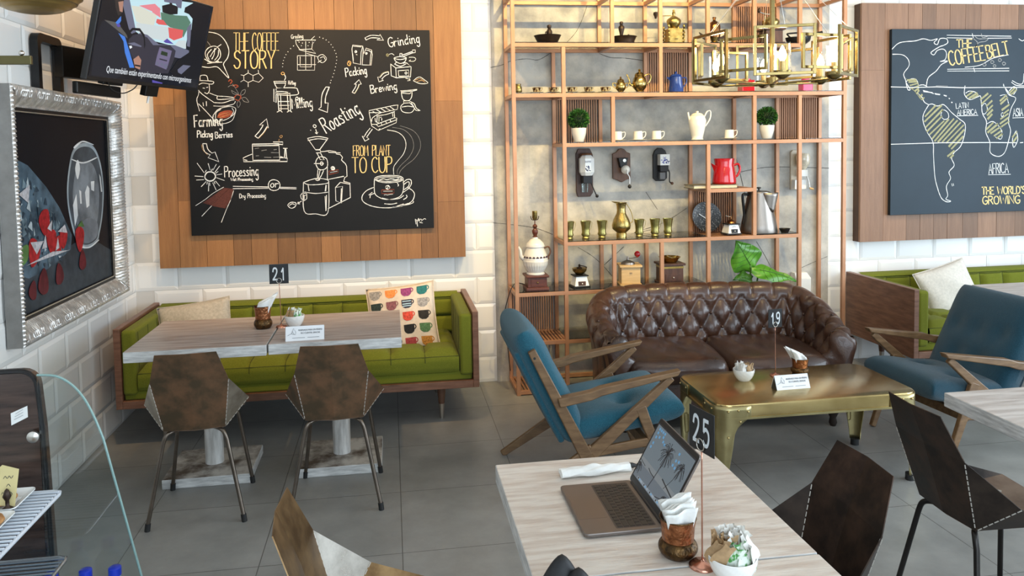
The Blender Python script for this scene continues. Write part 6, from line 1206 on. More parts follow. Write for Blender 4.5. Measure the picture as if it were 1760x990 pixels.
B.draw('chalk_drawing', 'arrow from grinding to brewing', 'B', "s665,435 620,450 590,485|s668,455 635,470 605,500|665,435 668,455|590,485 568,480 580,525 620,510 605,500", 6, extra=(('k', "s660,430 615,444 586,478", 4),))
B.draw('chalk_drawing', 'arrow up to packing', 'B', "s340,618 370,570 375,545|s362,628 390,580 400,548|340,618 362,628|375,545 358,548 402,505 422,545 400,548", 6, extra=(('k', "s366,628 394,580 405,548", 4),))
B.draw('chalk_drawing', 'syphon brewer', 'B', "s775,605 850,600 920,592|s780,615 870,608 918,598|s780,620 790,670 810,690 850,690 872,660 876,615|s790,625 850,630 865,620|800,695 855,695 855,712 802,715 800,695|s805,715 775,745 785,785 820,800 870,798 895,765 880,735 855,712|s785,750 840,742 890,750|s860,700 895,720 915,760 950,782|s870,712 890,745 910,778 950,782", 5)
B.draw('chalk_drawing', 'arrow down to roasting', 'B', "s105,570 70,640 62,750|s135,572 105,650 98,715|105,570 135,572|62,750 38,768 118,798 125,712 98,715", 7)
B.draw('chalk_drawing', 'espresso machine', 'B', "492,782 715,735 750,732 745,770 600,800 492,800 492,782|492,800 515,920 575,960 735,890 740,850 720,845 555,905 515,905|575,960 585,945 600,950|555,905 575,925 735,865|s515,880 520,850 560,820 600,800|560,775 600,798|600,765 640,790|640,758 680,780|680,748 715,772|525,790 555,805|s560,830 590,825 650,815 720,790|565,830 560,885|580,835 580,880|605,850 605,870|590,845 600,840|700,800 705,835|715,795 720,840|600,895 610,915|640,880 650,900|680,868 690,885|s545,850 550,880 575,890", 5)
B.draw('chalk_drawing', 'arrow down to the cup', 'D', "s500,2 470,40 448,78|s520,12 492,50 470,82|448,78 430,72 455,118 490,98 470,82", 6)
B.draw('chalk_drawing', 'rising steam lines', 'D', "s655,18 740,35 800,80 822,150 800,230 745,300 712,350 712,415", 4.5, extra=(('g', "s700,-5 800,15 870,80 890,170 850,260 780,330 745,380 745,420|s770,-20 880,20 940,90 950,180 900,270 820,335 775,380 758,420", 2.4),))
B.draw('chalk_drawing', 'cup of coffee on a saucer', 'D', "os540,455 580,432 670,425 760,430 798,455 760,480 660,490 580,480|os552,458 600,442 680,438 750,442 785,458 740,470 660,478 590,472|s540,455 538,520 545,590 590,625 650,640 730,630 780,600 800,540 798,455|s795,490 830,462 865,465 868,505 840,545 798,575|s800,510 830,485 850,485 845,520 805,552|s538,530 470,560 430,610 440,660 520,700 640,715 780,700 870,660 898,600 880,560 840,535|s700,710 800,695 880,672 888,655|s500,625 505,600 540,585|s630,678 690,682 740,672|s610,628 680,640 760,630 800,605|s800,640 830,620 825,600|s745,495 755,510 750,520|s490,600 520,575|s720,708 800,680|s760,705 840,675", 6,
       extra=(('w', "os645,531 658,518 672,531 658,545|s650,526 668,536", 16), ('r', "605,555 715,550 715,582 605,588 605,555", 4), ('w', "625,600 640,596 655,600 680,594 705,592|620,566 700,565", 3.5), ('w', "s585,465 620,455 650,462 690,455 730,462 755,455", 7)))
B.draw('chalk_drawing', 'big roasting machine', 'F', "s543,515 590,507 635,515|s545,525 590,517 632,522|543,515 578,565 598,565 635,515|580,567 600,567 602,580 582,580|585,580 600,610 618,612 600,578|os580,625 590,602 612,598 630,610 632,640 615,655 592,652|573,628 615,628|os600,628 606,620 614,628 606,636|s590,655 588,690 600,690 615,660|600,655 590,700|632,640 632,700|s525,712 580,695 630,700 634,715 590,722 545,722 525,712|os580,700 588,695 598,699 588,704|s525,712 528,840 580,853 634,848 638,712|s530,755 580,762 634,756|602,575 635,572 638,578 690,580|625,572 640,570 670,575 672,585 690,588 700,600 695,612 703,620 712,628 718,640 720,685 710,690 705,708|632,700 705,685|635,830 735,780 733,715 705,708|690,712 730,720|668,735 670,795 695,805 700,730 668,735|690,712 668,735|695,740 692,800|s545,720 550,750|625,725 622,752|s622,775 625,840|512,770 520,760 540,762 540,785 528,795 515,785 512,770|520,760 528,772 540,768|528,772 528,795|os455,815 468,802 490,804 488,820 470,828|s462,815 475,808 485,812|498,808 516,796|498,808 508,808|498,808 502,800|os568,460 574,454 582,460 576,468|580,475 586,495 590,488|586,495 578,490|557,478 558,479", 3,
       extra=(('w', "os650,648 657,643 663,650 657,656", 7), ('r', "639,662 681,655 681,668 640,677 639,662", 2), ('w', "645,668 676,662", 2), ('w', "s627,725 625,750|s628,770 626,838", 3)))
B.draw('chalk_drawing', 'curly signature', 'D', "905,815 912,860|s905,815 925,830 935,808 938,835 950,815 965,825 955,838 985,812 1000,818|s920,830 925,880|945,845 970,850", 5)
for a in ("os540,55 548,50", ): pass
# --- the map board
cm = thing('chalkboard', 'slate blue chalkboard with a map of the coffee belt', 'chalkboard', (3.709, 5.338, 1.117))
m = MB(); m.box(0, 1.60, -0.030, 0, 0, 1.388); m.build('board', slateb_m, cm, bevel=0.002)
B = Board(cm, 5.308, {'M': (1440, 0, 2.25)})
B.text('THE', 'M', 460, 184, 520, 182, 30, 4, 'y', shadow='n'); B.text('COFFEE', 'M', 432, 254, 570, 232, 56, 5, 'y', shadow='n'); B.text('BELT', 'M', 580, 226, 664, 208, 50, 5, 'y', shadow='n')
B.text('LATIN', 'M', 458, 420, 506, 416, 20, 2.4); B.text('AMERICA', 'M', 462, 445, 538, 442, 20, 2.4); B.text('ASIA', 'M', 678, 450, 716, 448, 30, 2.8); B.text('AFRICA', 'M', 584, 672, 660, 668, 38, 3); B.text("THE WORLD'S", 'M', 558, 752, 726, 748, 28, 5, 'y'); B.text('GROWING', 'M', 560, 790, 704, 786, 30, 5, 'y')
for ul, nm in (("462,448 542,446", 'latin america'), ("582,676 668,674", 'africa'), ("676,456 730,454", 'asia')): B.draw('chalk_marking', 'underline below ' + nm, 'M', ul, 2.4)
B.draw('chalk_drawing', 'banner lines around the title', 'M', "422,136 670,140|422,146 520,148|580,148 672,147|424,268 662,264|424,275 662,274|s492,260 550,252 600,225 660,212|s520,130 524,146|s525,262 530,278", 2.6, extra=(('g', "s530,140 545,150 580,150 570,160 545,165 530,185 540,165 525,150|s555,130 560,145 580,140|os560,250 566,244 574,250 566,256|os590,240 597,234 604,240 597,246|os620,232 626,226 633,232 626,238|os600,255 606,250 612,255 606,260|os636,246 642,240 649,246 642,252", 3),))
B.draw('chalk_marking', 'two tropic lines across the map', 'M', "206,336 300,338 380,336|380,336 480,339 600,338 760,338|206,558 400,552 600,551 690,552|705,552 716,551", 3)
B.draw('chalk_drawing', 'outline of the americas', 'M', "s210,190 240,165 300,158 330,150 360,156 385,150 372,165 385,172 395,150 420,150 425,165 410,175 395,180 370,195 360,205 372,212 385,195 408,190 420,205 415,230 395,238 425,236 400,250 380,275 350,300 342,335|s212,210 250,212 272,230 275,255 255,285 262,310 270,345 280,345 265,315 300,305 312,335 310,360 325,375 335,395 352,405|s352,405 365,402 385,410 410,405 440,435 470,460 492,480 490,520 475,565 450,590 440,612 450,640 430,665 436,690 420,720 425,755 418,770 437,778 420,780 400,765 385,725 375,680 370,600 368,550 345,510 330,470 332,440 352,405|s315,330 330,328 345,334|s330,350 350,355 370,362|s375,362 395,365|s410,368 420,372", 3, extra=(('w', "332,354 365,358|378,364 394,366|412,369 420,371|430,380 432,382|440,395 442,397", 4), ('g', "380,332 425,333", 2), ('w', "440,710 443,720|446,710 448,718", 2)))
B.draw('chalk_drawing', 'hatched coffee lands of latin america', 'M', "s265,305 280,315 300,305 312,335 310,360 330,385 318,380 300,355 275,335", 2, col='k', extra=(('k', '|'.join("%g,%g %g,%g" % q for q in ((270, 310, 300, 308), (275, 318, 305, 315), (280, 330, 310, 322), (285, 342, 312, 332), (298, 352, 312, 342), (305, 362, 314, 350), (318, 375, 326, 366), (325, 385, 333, 378))), 7), ('k', '|'.join("%g,%g %g,%g" % q for q in ((338, 450, 378, 408), (336, 470, 400, 408), (340, 492, 405, 425), (345, 508, 402, 450), (355, 520, 410, 468), (365, 536, 428, 462), (375, 545, 448, 460), (388, 548, 462, 466), (405, 548, 474, 474), (420, 552, 486, 484), (430, 566, 488, 502), (440, 575, 484, 528), (425, 604, 450, 584), (435, 610, 446, 600))), 8), ('w', "os400,440 408,425 425,435 428,455 412,462 400,450", 2.5)))
B.draw('chalk_drawing', 'outline of africa', 'M', "s492,332 490,365 510,385 540,375 552,372 555,400 560,440 575,470 572,510 588,550 590,590 620,605 645,590 660,545 668,505 660,470 670,420 688,380 660,365 640,325|s672,318 690,330 720,332|s640,330 668,368|s662,352 680,335 692,345 680,365|s700,150 712,158 720,155|s690,505 696,540 680,570 676,535 690,505|s495,360 510,352 535,358 545,372|s720,285 716,320 700,325 675,312", 3, extra=(('k', '|'.join("%g,%g %g,%g" % q for q in ((498, 372, 520, 356), (508, 380, 538, 360), (522, 380, 542, 368), (552, 385, 580, 362), (556, 402, 592, 368), (575, 410, 596, 390), (576, 430, 598, 408), (578, 445, 598, 425), (580, 460, 596, 442), (628, 390, 652, 368), (630, 402, 656, 378), (635, 425, 662, 405), (640, 440, 660, 425), (630, 460, 658, 440), (628, 478, 660, 455), (632, 490, 662, 470), (575, 500, 600, 475), (580, 512, 618, 480), (592, 515, 630, 490), (605, 525, 634, 505), (615, 535, 636, 518), (676, 530, 692, 510), (678, 550, 692, 530), (664, 360, 684, 340), (672, 364, 690, 348))), 8), ('w', "os558,410 570,400 578,420 570,440 558,435|s575,480 600,470 628,495 636,520 630,538 610,530|s628,370 650,368 660,400|os632,440 638,436 640,446 634,452", 2.4)))
# ================================================================ television on its wall arm
tvL = Vector((-1.436, 4.0, 2.044)); td = Vector((0.368, 0.930, 0)).normalized(); tn0 = Vector((td.y, -td.x, 0)); TT = R_(15)
tu = Vector((0, 0, 1)) * math.cos(TT) + tn0 * math.sin(TT); tn = tn0 * math.cos(TT) - Vector((0, 0, 1)) * math.sin(TT)
TW, TH = 0.876, 0.505
tv = thing('television', 'tilted flat screen television hanging on a black wall arm', 'television', tuple(tvL))
Q = lambda u, v, o=0.0: td * u + tu * v + tn * o
m = MB(); m.hexa([Q(0, 0, -0.035), Q(TW, 0, -0.035), Q(TW, TH, -0.035), Q(0, TH, -0.035), Q(0, 0, 0), Q(TW, 0, 0), Q(TW, TH, 0), Q(0, TH, 0)]); m.build('housing', mat('tv_black', (0.008, 0.008, 0.009), 0.3), tv, bevel=0.004)
def on_tv(x, y, o):   # photograph crop -> the screen's own plane
    px, py = 150 + x / 6.186, y / 6.186; d = AX * ((px - PCX) / FPX) - AU * ((py - PCY) / FPX) + AF
    P0 = tvL + tn * o; t = (P0 - EYE).dot(tn) / d.dot(tn); return EYE + d * t - tvL
def clipz(p):   # keep pieces of picture inside the screen
    u, v = p.dot(td), p.dot(tu); return td * min(max(u, 0.012), TW - 0.012) + tu * min(max(v, 0.022), TH - 0.012) + tn * p.dot(tn)
TVC = dict(d=(0.004, 0.006, 0.012), sky=(0.55, 0.80, 0.88), pale=(0.70, 0.72, 0.62), pink=(0.80, 0.25, 0.30), red=(0.75, 0.12, 0.12), wht=(0.62, 0.70, 0.72), grn=(0.10, 0.22, 0.16), dash=(0.035, 0.035, 0.055), dsh2=(0.15, 0.16, 0.24), blue=(0.06, 0.22, 0.75), coat=(0.010, 0.014, 0.025), col=(0.10, 0.10, 0.10), hair=(0.03, 0.025, 0.025), skin=(0.45, 0.24, 0.18), con=(0.17, 0.15, 0.26), lcd=(0.02, 0.04, 0.02), vio=(0.10, 0.08, 0.40), txt=(0.85, 0.90, 0.95))
tvm = {k: mat('tv_' + k, (0, 0, 0), 0.3, emit=c, estr=1.0) for k, c in TVC.items()}
m = MB(); m.poly([Q(0.01, 0.02, 0.0006), Q(TW - 0.01, 0.02, 0.0006), Q(TW - 0.01, TH - 0.01, 0.0006), Q(0.01, TH - 0.01, 0.0006)]); scn = m.build('screen', mat('tv_screen', (0.003, 0.004, 0.007), 0.16, emit=(0.004, 0.006, 0.012), estr=1.0), tv)
def pic(rows):
    m = MB(); keys = []; o = 0.0010
    for k, data in rows:
        if k not in keys: keys.append(k)
        m.cur = keys.index(k); o += 0.00004
        for st in parse(data): m.poly([clipz(on_tv(x, y, o)) for x, y in st])
    m.build('picture', [tvm[k] for k in keys], scn)
pic([('sky', "440,-60 1140,-60 1140,240 1060,420 1040,520 640,420 520,340"), ('pale', "470,60 560,70 740,160 700,300 520,230"), ('pink', "550,60 720,40 780,100 760,150 640,100"), ('pink', "690,90 770,80 780,190 690,130"), ('wht', "520,240 860,290 860,440 640,400 520,330"), ('grn', "780,130 900,150 1030,200 1020,330 880,290 790,220"), ('grn', "900,160 1060,170 1100,240 1020,400 960,280"), ('red', "740,200 810,215 850,270 760,260 730,240"), ('red', "860,290 1020,320 1010,400 920,430 870,400"), ('wht', "970,430 1050,430 1050,520 930,480"), ('dsh2', "560,350 640,370 760,470 930,480 1090,540 1090,600 980,620 880,600 640,560 440,520 430,430"), ('dash', "430,380 560,360 640,400 700,480 760,480 880,480 940,540 920,640 860,780 560,780 440,520"),
     ('d', "0,820 40,640 130,-60 300,-60 520,340 440,420 430,520 520,760 560,860 0,860"), ('dsh2', "400,-60 440,-60 520,340 470,360 440,300 380,60"), ('coat', "40,800 80,420 160,220 300,230 420,380 440,480 500,730 300,860"), ('col', "180,210 320,240 420,370 430,410 330,330"), ('hair', "290,-60 390,-60 370,140 330,170 300,80"), ('skin', "330,20 385,10 375,130 345,120"), ('blue', "300,240 360,170 360,220 330,270"), ('blue', "330,350 400,390 440,520 500,720 450,720 400,560 385,440"), ('skin', "490,630 545,590 575,640 560,740 510,720 500,680"), ('d', "505,685 565,695 562,712 505,700"), ('vio', "305,265 340,245 355,280 330,290"),
     ('d', "410,360 480,295 560,300 610,370 618,480 605,520 600,400 555,330 490,320 425,380"), ('dsh2', "430,460 500,450 580,490 570,500 480,480"), ('txt', "445,490 470,485 478,505 455,520"), ('con', "770,500 900,540 860,690 840,740 720,690 740,600"), ('lcd', "790,540 855,560 850,600 780,580"), ('dash', "770,620 850,640 845,655 765,632"), ('dsh2', "730,660 755,655 760,690 735,690"), ('dsh2', "780,670 805,668 808,700 782,700"), ('dsh2', "815,685 850,680 852,720 818,722"), ('vio', "810,440 850,410 920,470 830,455"), ('d', "795,60 880,40 965,70 960,150 880,155 800,130"), ('d', "870,20 900,20 905,50 880,50"), ('dsh2', "800,-60 1020,-60 1000,90 960,80 940,40 820,20"),
     ('d', "1140,-60 1340,-60 1260,860 900,800 880,760 960,640 1080,560 1100,380 1120,200 1080,150 1030,130 1040,80 1130,30"), ('dsh2', "1060,300 1110,240 1090,500 1060,490"), ('dsh2', "960,740 1020,690 1100,700 1000,790 965,770"), ('vio', "690,850 800,880 795,900 690,890")])
o = 0.0030
st = words('Que también están experimentando con microorganismos', 'subtitle', tvm['txt'], scn, (0, 0, 0), 0.0455, ext=0.0001, align='LEFT')
bl, br = on_tv(198, 765, o), on_tv(1100, 880, o); ax_ = (br - bl); Ls = ax_.length; ax_.normalize(); wd = st.data.vertices; wmax = max(v.co.x for v in wd); yy = tn.cross(ax_)
mm = Matrix((ax_, yy, tn)).transposed().to_4x4(); mm.translation = bl; st.matrix_local = mm @ Matrix.Diagonal((Ls / wmax, 1, 1, 1))
arm_blk = mat('black_bracket', (0.008, 0.008, 0.008), 0.35, 0.4)
m = MB(); P = rrect(4.02, 4.30, 1.955, 2.275, 0.04, 5); I = rrect(4.055, 4.26, 1.995, 2.235, 0.025, 5); k = len(P); V_ = [Vector((x, a, b)) - tvL for x in (XL + 0.014, XL + 0.05) for a, b in P] + [Vector((x, a, b)) - tvL for x in (XL + 0.014, XL + 0.05) for a, b in I]
F_ = []
for i in range(k):
    j = (i + 1) % k; F_ += [(i, j, k + j, k + i), (2 * k + j, 2 * k + i, 3 * k + i, 3 * k + j), (k + i, k + j, 3 * k + j, 3 * k + i), (j, i, 2 * k + i, 2 * k + j)]
m.add(V_, F_); m.build('wall_plate', arm_blk, tv, smooth=30)
mid = tvL + Q(TW * 0.42, TH * 0.45, -0.05)
m = MB(); m.bar(Vector((XL + 0.05, 4.25, 2.16)) - tvL, Vector((XL + 0.16, 4.62, 2.16)) - tvL, 0.05, 0.16); m.bar(Vector((XL + 0.16, 4.62, 2.16)) - tvL, Q(TW * 0.45, TH * 0.30, -0.05), 0.04, 0.14); m.build('swing_arm', arm_blk, tv, bevel=0.004)
m = MB(); m.hexa([Q(0.16, -0.02, -0.07), Q(0.30, -0.02, -0.07), Q(0.30, 0.42, -0.07), Q(0.16, 0.42, -0.07), Q(0.16, -0.02, -0.036), Q(0.30, -0.02, -0.036), Q(0.30, 0.42, -0.036), Q(0.16, 0.42, -0.036)]); m.build('mount_plate', arm_blk, tv, bevel=0.003)
m = MB(); m.bar(Q(0.05, -0.055, -0.10), Q(0.36, -0.065, -0.10), 0.03, 0.06); m.build('lower_arm', arm_blk, tv, bevel=0.006)
m = MB(); m.hexa([Q(0.44, -0.055, -0.04), Q(0.54, -0.055, -0.04), Q(0.54, 0.002, -0.04), Q(0.44, 0.002, -0.04), Q(0.44, -0.055, -0.004), Q(0.54, -0.055, -0.004), Q(0.54, 0.002, -0.004), Q(0.44, 0.002, -0.004)]); bxo = m.build('media_box', arm_blk, tv, bevel=0.003)
m = MB(); m.tube([Q(0.49, -0.055, -0.02), Q(0.49, -0.095, -0.02)], 0.006, 8); m.build('plug', porc_m, bxo, smooth=60)
m = MB(); m.tube(spline([Q(0.18, 0.0, -0.03), Q(0.22, -0.04, -0.03), Q(0.30, -0.055, -0.03), Q(0.37, -0.03, -0.03), Q(0.40, 0.0, -0.03)], 5), 0.003, 6); m.build('cable', rub_m, tv, smooth=180)

# ================================================================ framed still life on the left wall
silv_m = mat('silver_leaf', (0.50, 0.48, 0.45), 0.36, 0.65, vscale=9, col2=(0.80, 0.78, 0.74), stretch=(2, 2, 2), detail=6, bump=0.15, bscale=40)
fside_m = mat('silver_side', (0.27, 0.26, 0.245), 0.5, 0.5, var=0.12, vscale=14)
fr = thing('framed_painting', 'still life of strawberries and a glass vase in a rippled silver frame', 'painting', (XL, 4.36, 1.42)); FY0, FY1, FZ0, FZ1, FX, MW = -0.705, 0.695, -0.585, 0.580, 0.085, 0.100
def frame_side(p0, p1, inward, n):
    """one rippled moulding: p0->p1 along the outer edge, scooped towards the picture"""
    p0, p1, iw = Vector(p0), Vector(p1), Vector(inward); L_ = (p1 - p0).length; d = (p1 - p0).normalized(); m = MB(); N_ = int(L_ / 0.0045)
    prof = [(0.0, 0.012), (0.0, FX - 0.006), (0.012, FX), (0.03, FX - 0.004), (0.06, FX - 0.014), (0.09, FX - 0.034), (0.108, FX - 0.05), (0.118, FX - 0.050), (MW, FX - 0.056), (MW, 0.012)]
    prof = [(a * MW / 0.125, h) for a, h in prof]; rows = []
    for i in range(N_ + 1):
        s_ = L_ * i / N_; r = []
        for j, (a, h) in enumerate(prof):
            t = a / MW; sk = min(max(s_, a), L_ - a); rip = 0.0
            if 2 <= j <= 7: rip = 0.0062 * math.sin(s_ / 0.0185 * 2 * PI + 9 * a / MW + 1.2 * math.sin(s_ * 37)) * math.sin(PI * min(1, (a - 0.004) / 0.088)) ** 0.5 if a > 0.008 else 0.0
            r.append(p0 + d * sk + iw * a + Vector((h + rip, 0, 0)))
        rows.append(r)
    W_ = len(prof); m.add([v for r in rows for v in r], [(i * W_ + j, (i + 1) * W_ + j, (i + 1) * W_ + j + 1, i * W_ + j + 1) for i in range(N_) for j in range(W_ - 1)])
    o = m.build('frame_moulding', silv_m, fr, smooth=50, weld=True); return o
frame_side((0, FY0, FZ1), (0, FY1, FZ1), (0, 0, -1), 1); frame_side((0, FY0, FZ0), (0, FY1, FZ0), (0, 0, 1), 1); frame_side((0, FY0, FZ0), (0, FY0, FZ1), (0, 1, 0), 1); frame_side((0, FY1, FZ0), (0, FY1, FZ1), (0, -1, 0), 1)
m = MB(); m.box(0.014, FX - 0.008, FY0 - 0.003, FY0 + 0.002, FZ0, FZ1); m.build('frame_side', fside_m, fr)
iy0, iy1, iz0, iz1 = FY0 + MW, FY1 - MW, FZ0 + MW, FZ1 - MW
def band(name, g0, g1, x, M):
    m = MB()
    for a in ((iy0 + g0, iy1 - g0, iz0 + g0, iz0 + g1), (iy0 + g0, iy1 - g0, iz1 - g1, iz1 - g0), (iy0 + g0, iy0 + g1, iz0 + g1, iz1 - g1), (iy1 - g1, iy1 - g0, iz0 + g1, iz1 - g1)): m.box(x - 0.01, x, *a)
    m.build(name, M, fr)
band('black_liner', -0.004, 0.018, 0.034, black_e); band('gold_fillet', 0.011, 0.016, 0.0355, mat('pale_gold_fillet', (0.55, 0.50, 0.40), 0.35, 0.7, var=0.05))
def paint(n, c, var=0.1, sc=12): return mat('paint_' + n, c, 0.45, var=var, vscale=sc, spec=0.12)
canvas_x = 0.022
pcm = MB(); pcm.box(0.014, canvas_x, iy0 + 0.018, iy1 - 0.018, iz0 + 0.018, iz1 - 0.018); pcs = [paint('ground', (0.006, 0.007, 0.010))]
CW_, CHT = iy1 - iy0 - 0.04, iz1 - iz0 - 0.04
def pp(u, v, o): return (canvas_x + o, iy0 + 0.02 + CW_ * u, iz0 + 0.02 + CHT * v)
lay = [0.0006]; vase_on = [False]
def dab(M, shapes, name=None):   # one colour of paint on the canvas
    if M not in pcs: pcs.append(M)
    pcm.cur = pcs.index(M)
    for s_ in shapes:
        if vase_on[0]: s_ = [s_[0]] + [(0.715 + (a - 0.705) * 1.14, 0.545 + (b - 0.545) * 1.04) for a, b in s_[1:]]
        q = [tuple(v)[:2] for v in spline([(a, b, 0) for a, b in s_[1:]], 5, True)] if s_[0] == 's' else s_[1:]
        lay[0] += 0.00003; pcm.poly([pp(min(max(a, 0), 1), min(max(b, 0), 1), lay[0]) for a, b in q])
dab(paint('table', (0.035, 0.045, 0.055), 0.3), [['p', (0, 0), (1, 0), (1, 0.165), (0.70, 0.30), (0, 0.20)]], 'painted_tabletop')
vs = [(0.62, 0.255), (0.56, 0.33), (0.515, 0.47), (0.51, 0.60), (0.55, 0.74), (0.60, 0.815), (0.69, 0.845), (0.79, 0.835), (0.855, 0.78), (0.895, 0.68), (0.905, 0.55), (0.875, 0.40), (0.83, 0.30), (0.80, 0.255), (0.71, 0.235)]
vase_on[0] = True
dab(paint('vase_edge', (0.30, 0.36, 0.40), 0.25, 6), [['s'] + vs], 'painted_vase'); sh = lambda k, dx=0, dy=0: [(0.705 + (a - 0.705) * k + dx, 0.54 + (b - 0.54) * k + dy) for a, b in vs]
dab(paint('vase_glass', (0.06, 0.075, 0.09), 0.4, 5), [['s'] + sh(0.93)], 'painted_vase'); dab(paint('vase_core', (0.15, 0.175, 0.20), 0.4, 6), [['s'] + sh(0.72, 0, -0.02)], 'painted_vase')
dab(paint('vase_water', (0.15, 0.175, 0.205), 0.25, 8), [['s', (0.61, 0.36), (0.70, 0.41), (0.81, 0.37), (0.80, 0.29), (0.71, 0.265), (0.63, 0.29)]], 'painted_vase'); dab(paint('highlight', (0.62, 0.66, 0.68), 0.1), [['s', (0.60, 0.70), (0.63, 0.75), (0.65, 0.70), (0.62, 0.64)], ['p', (0.56, 0.50), (0.60, 0.56), (0.605, 0.44), (0.57, 0.38)], ['p', (0.86, 0.66), (0.875, 0.64), (0.885, 0.55), (0.872, 0.55)], ['p', (0.69, 0.56), (0.72, 0.60), (0.74, 0.58), (0.73, 0.48), (0.70, 0.47)], ['p', (0.76, 0.62), (0.80, 0.62), (0.79, 0.56), (0.76, 0.57)], ['p', (0.63, 0.58), (0.65, 0.57), (0.65, 0.50), (0.635, 0.50)], ['s', (0.60, 0.825), (0.69, 0.858), (0.80, 0.84), (0.80, 0.835), (0.69, 0.85), (0.61, 0.815)], ['s', (0.575, 0.755), (0.69, 0.735), (0.83, 0.76), (0.83, 0.753), (0.69, 0.727), (0.58, 0.748)], ['s', (0.62, 0.262), (0.71, 0.243), (0.81, 0.265), (0.81, 0.258), (0.71, 0.235), (0.62, 0.254)]], 'painted_highlight')
vase_on[0] = False
dab(paint('bag_blue', (0.06, 0.095, 0.125), 0.6, 7), [['p', (0, 0.78), (0.12, 0.74), (0.28, 0.62), (0.40, 0.50), (0.52, 0.33), (0.50, 0.25), (0.30, 0.19), (0.08, 0.17), (0, 0.20)]], 'bag_highlight')
random.seed(31); facets = []
for i in range(240):
    a, b = random.uniform(0.02, 0.46), random.uniform(0.20, 0.70)
    if b > 0.80 - 0.95 * a: continue
    r = random.uniform(0.010, 0.040); t0 = random.uniform(0, 6.3); facets.append(['p'] + [(a + r * math.cos(t0 + k) * random.uniform(0.3, 1.2) * 0.7, b + r * math.sin(t0 + k) * random.uniform(0.4, 1.3)) for k in (0, 2.1, 4.0)])
dab(paint('bag_mid', (0.13, 0.185, 0.215), 0.4), facets[::2], 'bag_highlight'); dab(paint('bag_light', (0.40, 0.47, 0.50), 0.2), facets[1::7], 'bag_highlight'); dab(paint('bag_dark', (0.03, 0.05, 0.07), 0.2), facets[3::4], 'bag_highlight')
berry, berryd = paint('berry', (0.34, 0.018, 0.022), 0.35, 30), paint('berry_dim', (0.10, 0.010, 0.016), 0.3, 20)
def strawberry(a, b, r, rot, M):
    c_, s_ = math.cos(rot), math.sin(rot); q = [(-0.8, 0.6), (-0.95, 0.1), (-0.6, -0.7), (0, -1.15), (0.6, -0.7), (0.95, 0.1), (0.8, 0.6), (0, 0.85)]
    dab(M, [['s'] + [(a + (x * c_ - y * s_) * r * 0.72, b + (x * s_ + y * c_) * r) for x, y in q]], 'painted_strawberry')
for a, b, r, rt in ((0.24, 0.44, 0.075, 0.3), (0.13, 0.30, 0.075, -0.5), (0.30, 0.33, 0.07, 0.1), (0.42, 0.335, 0.06, -0.2), (0.36, 0.30, 0.05, 0.6), (0.60, 0.305, 0.075, -0.1)): strawberry(a, b, r, rt, berry)
for a, b, r, rt in ((0.20, 0.12, 0.07, 2.9), (0.36, 0.13, 0.06, 3.3), (0.62, 0.16, 0.06, 3.1), (0.10, 0.10, 0.05, 2.7)): strawberry(a, b, r, rt, berryd)
dab(paint('green', (0.10, 0.20, 0.06), 0.3), [['s', (0.02, 0.33), (0.08, 0.34), (0.07, 0.27), (0.02, 0.25)], ['p', (0.58, 0.37), (0.63, 0.40), (0.66, 0.36), (0.62, 0.365)]], 'leaf_highlight')
dab(paint('glint', (0.46, 0.45, 0.47), 0.25, 40), [['p', (0.10, 0.35), (0.22, 0.34), (0.15, 0.28)], ['p', (0.20, 0.30), (0.24, 0.37), (0.25, 0.30)], ['p', (0.26, 0.40), (0.31, 0.44), (0.30, 0.38)], ['p', (0.05, 0.24), (0.30, 0.27), (0.48, 0.25), (0.28, 0.245)], ['p', (0.36, 0.37), (0.44, 0.40), (0.46, 0.35)], ['p', (0.02, 0.60), (0.12, 0.64), (0.10, 0.55)], ['p', (0.33, 0.27), (0.36, 0.34), (0.37, 0.28)]], 'painted_highlight')

pcm.build('canvas', pcs, fr)

# ================================================================ brass chandelier over the brass table
chb_m = mat('chandelier_brass', (0.30, 0.22, 0.085), 0.24, 1.0, var=0.15, vscale=12)
bulb_m = mat('lit_bulb', (1, 0.9, 0.7), 0.3, emit=(1.0, 0.80, 0.48), estr=14.0); cyl_m = glass_mat('lamp_cylinder', (0.985, 0.985, 0.97), 0.035, fres=0.45)
ch = thing('chandelier', 'brass ring chandelier of linked square frames with candle bulbs in glass', 'chandelier', (1.665, 3.20, 1.935))
def ch_frame(ang, rad, w, z0, z1, name='frame'):
    a = R_(ang); c_ = Vector((rad * math.cos(a), rad * math.sin(a), 0)); t = Vector((-math.sin(a), math.cos(a), 0)); n = Vector((math.cos(a), math.sin(a), 0)); m = MB(); b = 0.0115
    for s_ in (-1, 1): m.bar(c_ + t * (s_ * (w - b) / 2) + Vector((0, 0, z0)), c_ + t * (s_ * (w - b) / 2) + Vector((0, 0, z1)), b, b, n)
    for z in (z0 + b / 2, z1 - b / 2): m.bar(c_ - t * (w / 2 - b) + Vector((0, 0, z)), c_ + t * (w / 2 - b) + Vector((0, 0, z)), b, b)
    m.build(name, chb_m, ch, bevel=0.001)
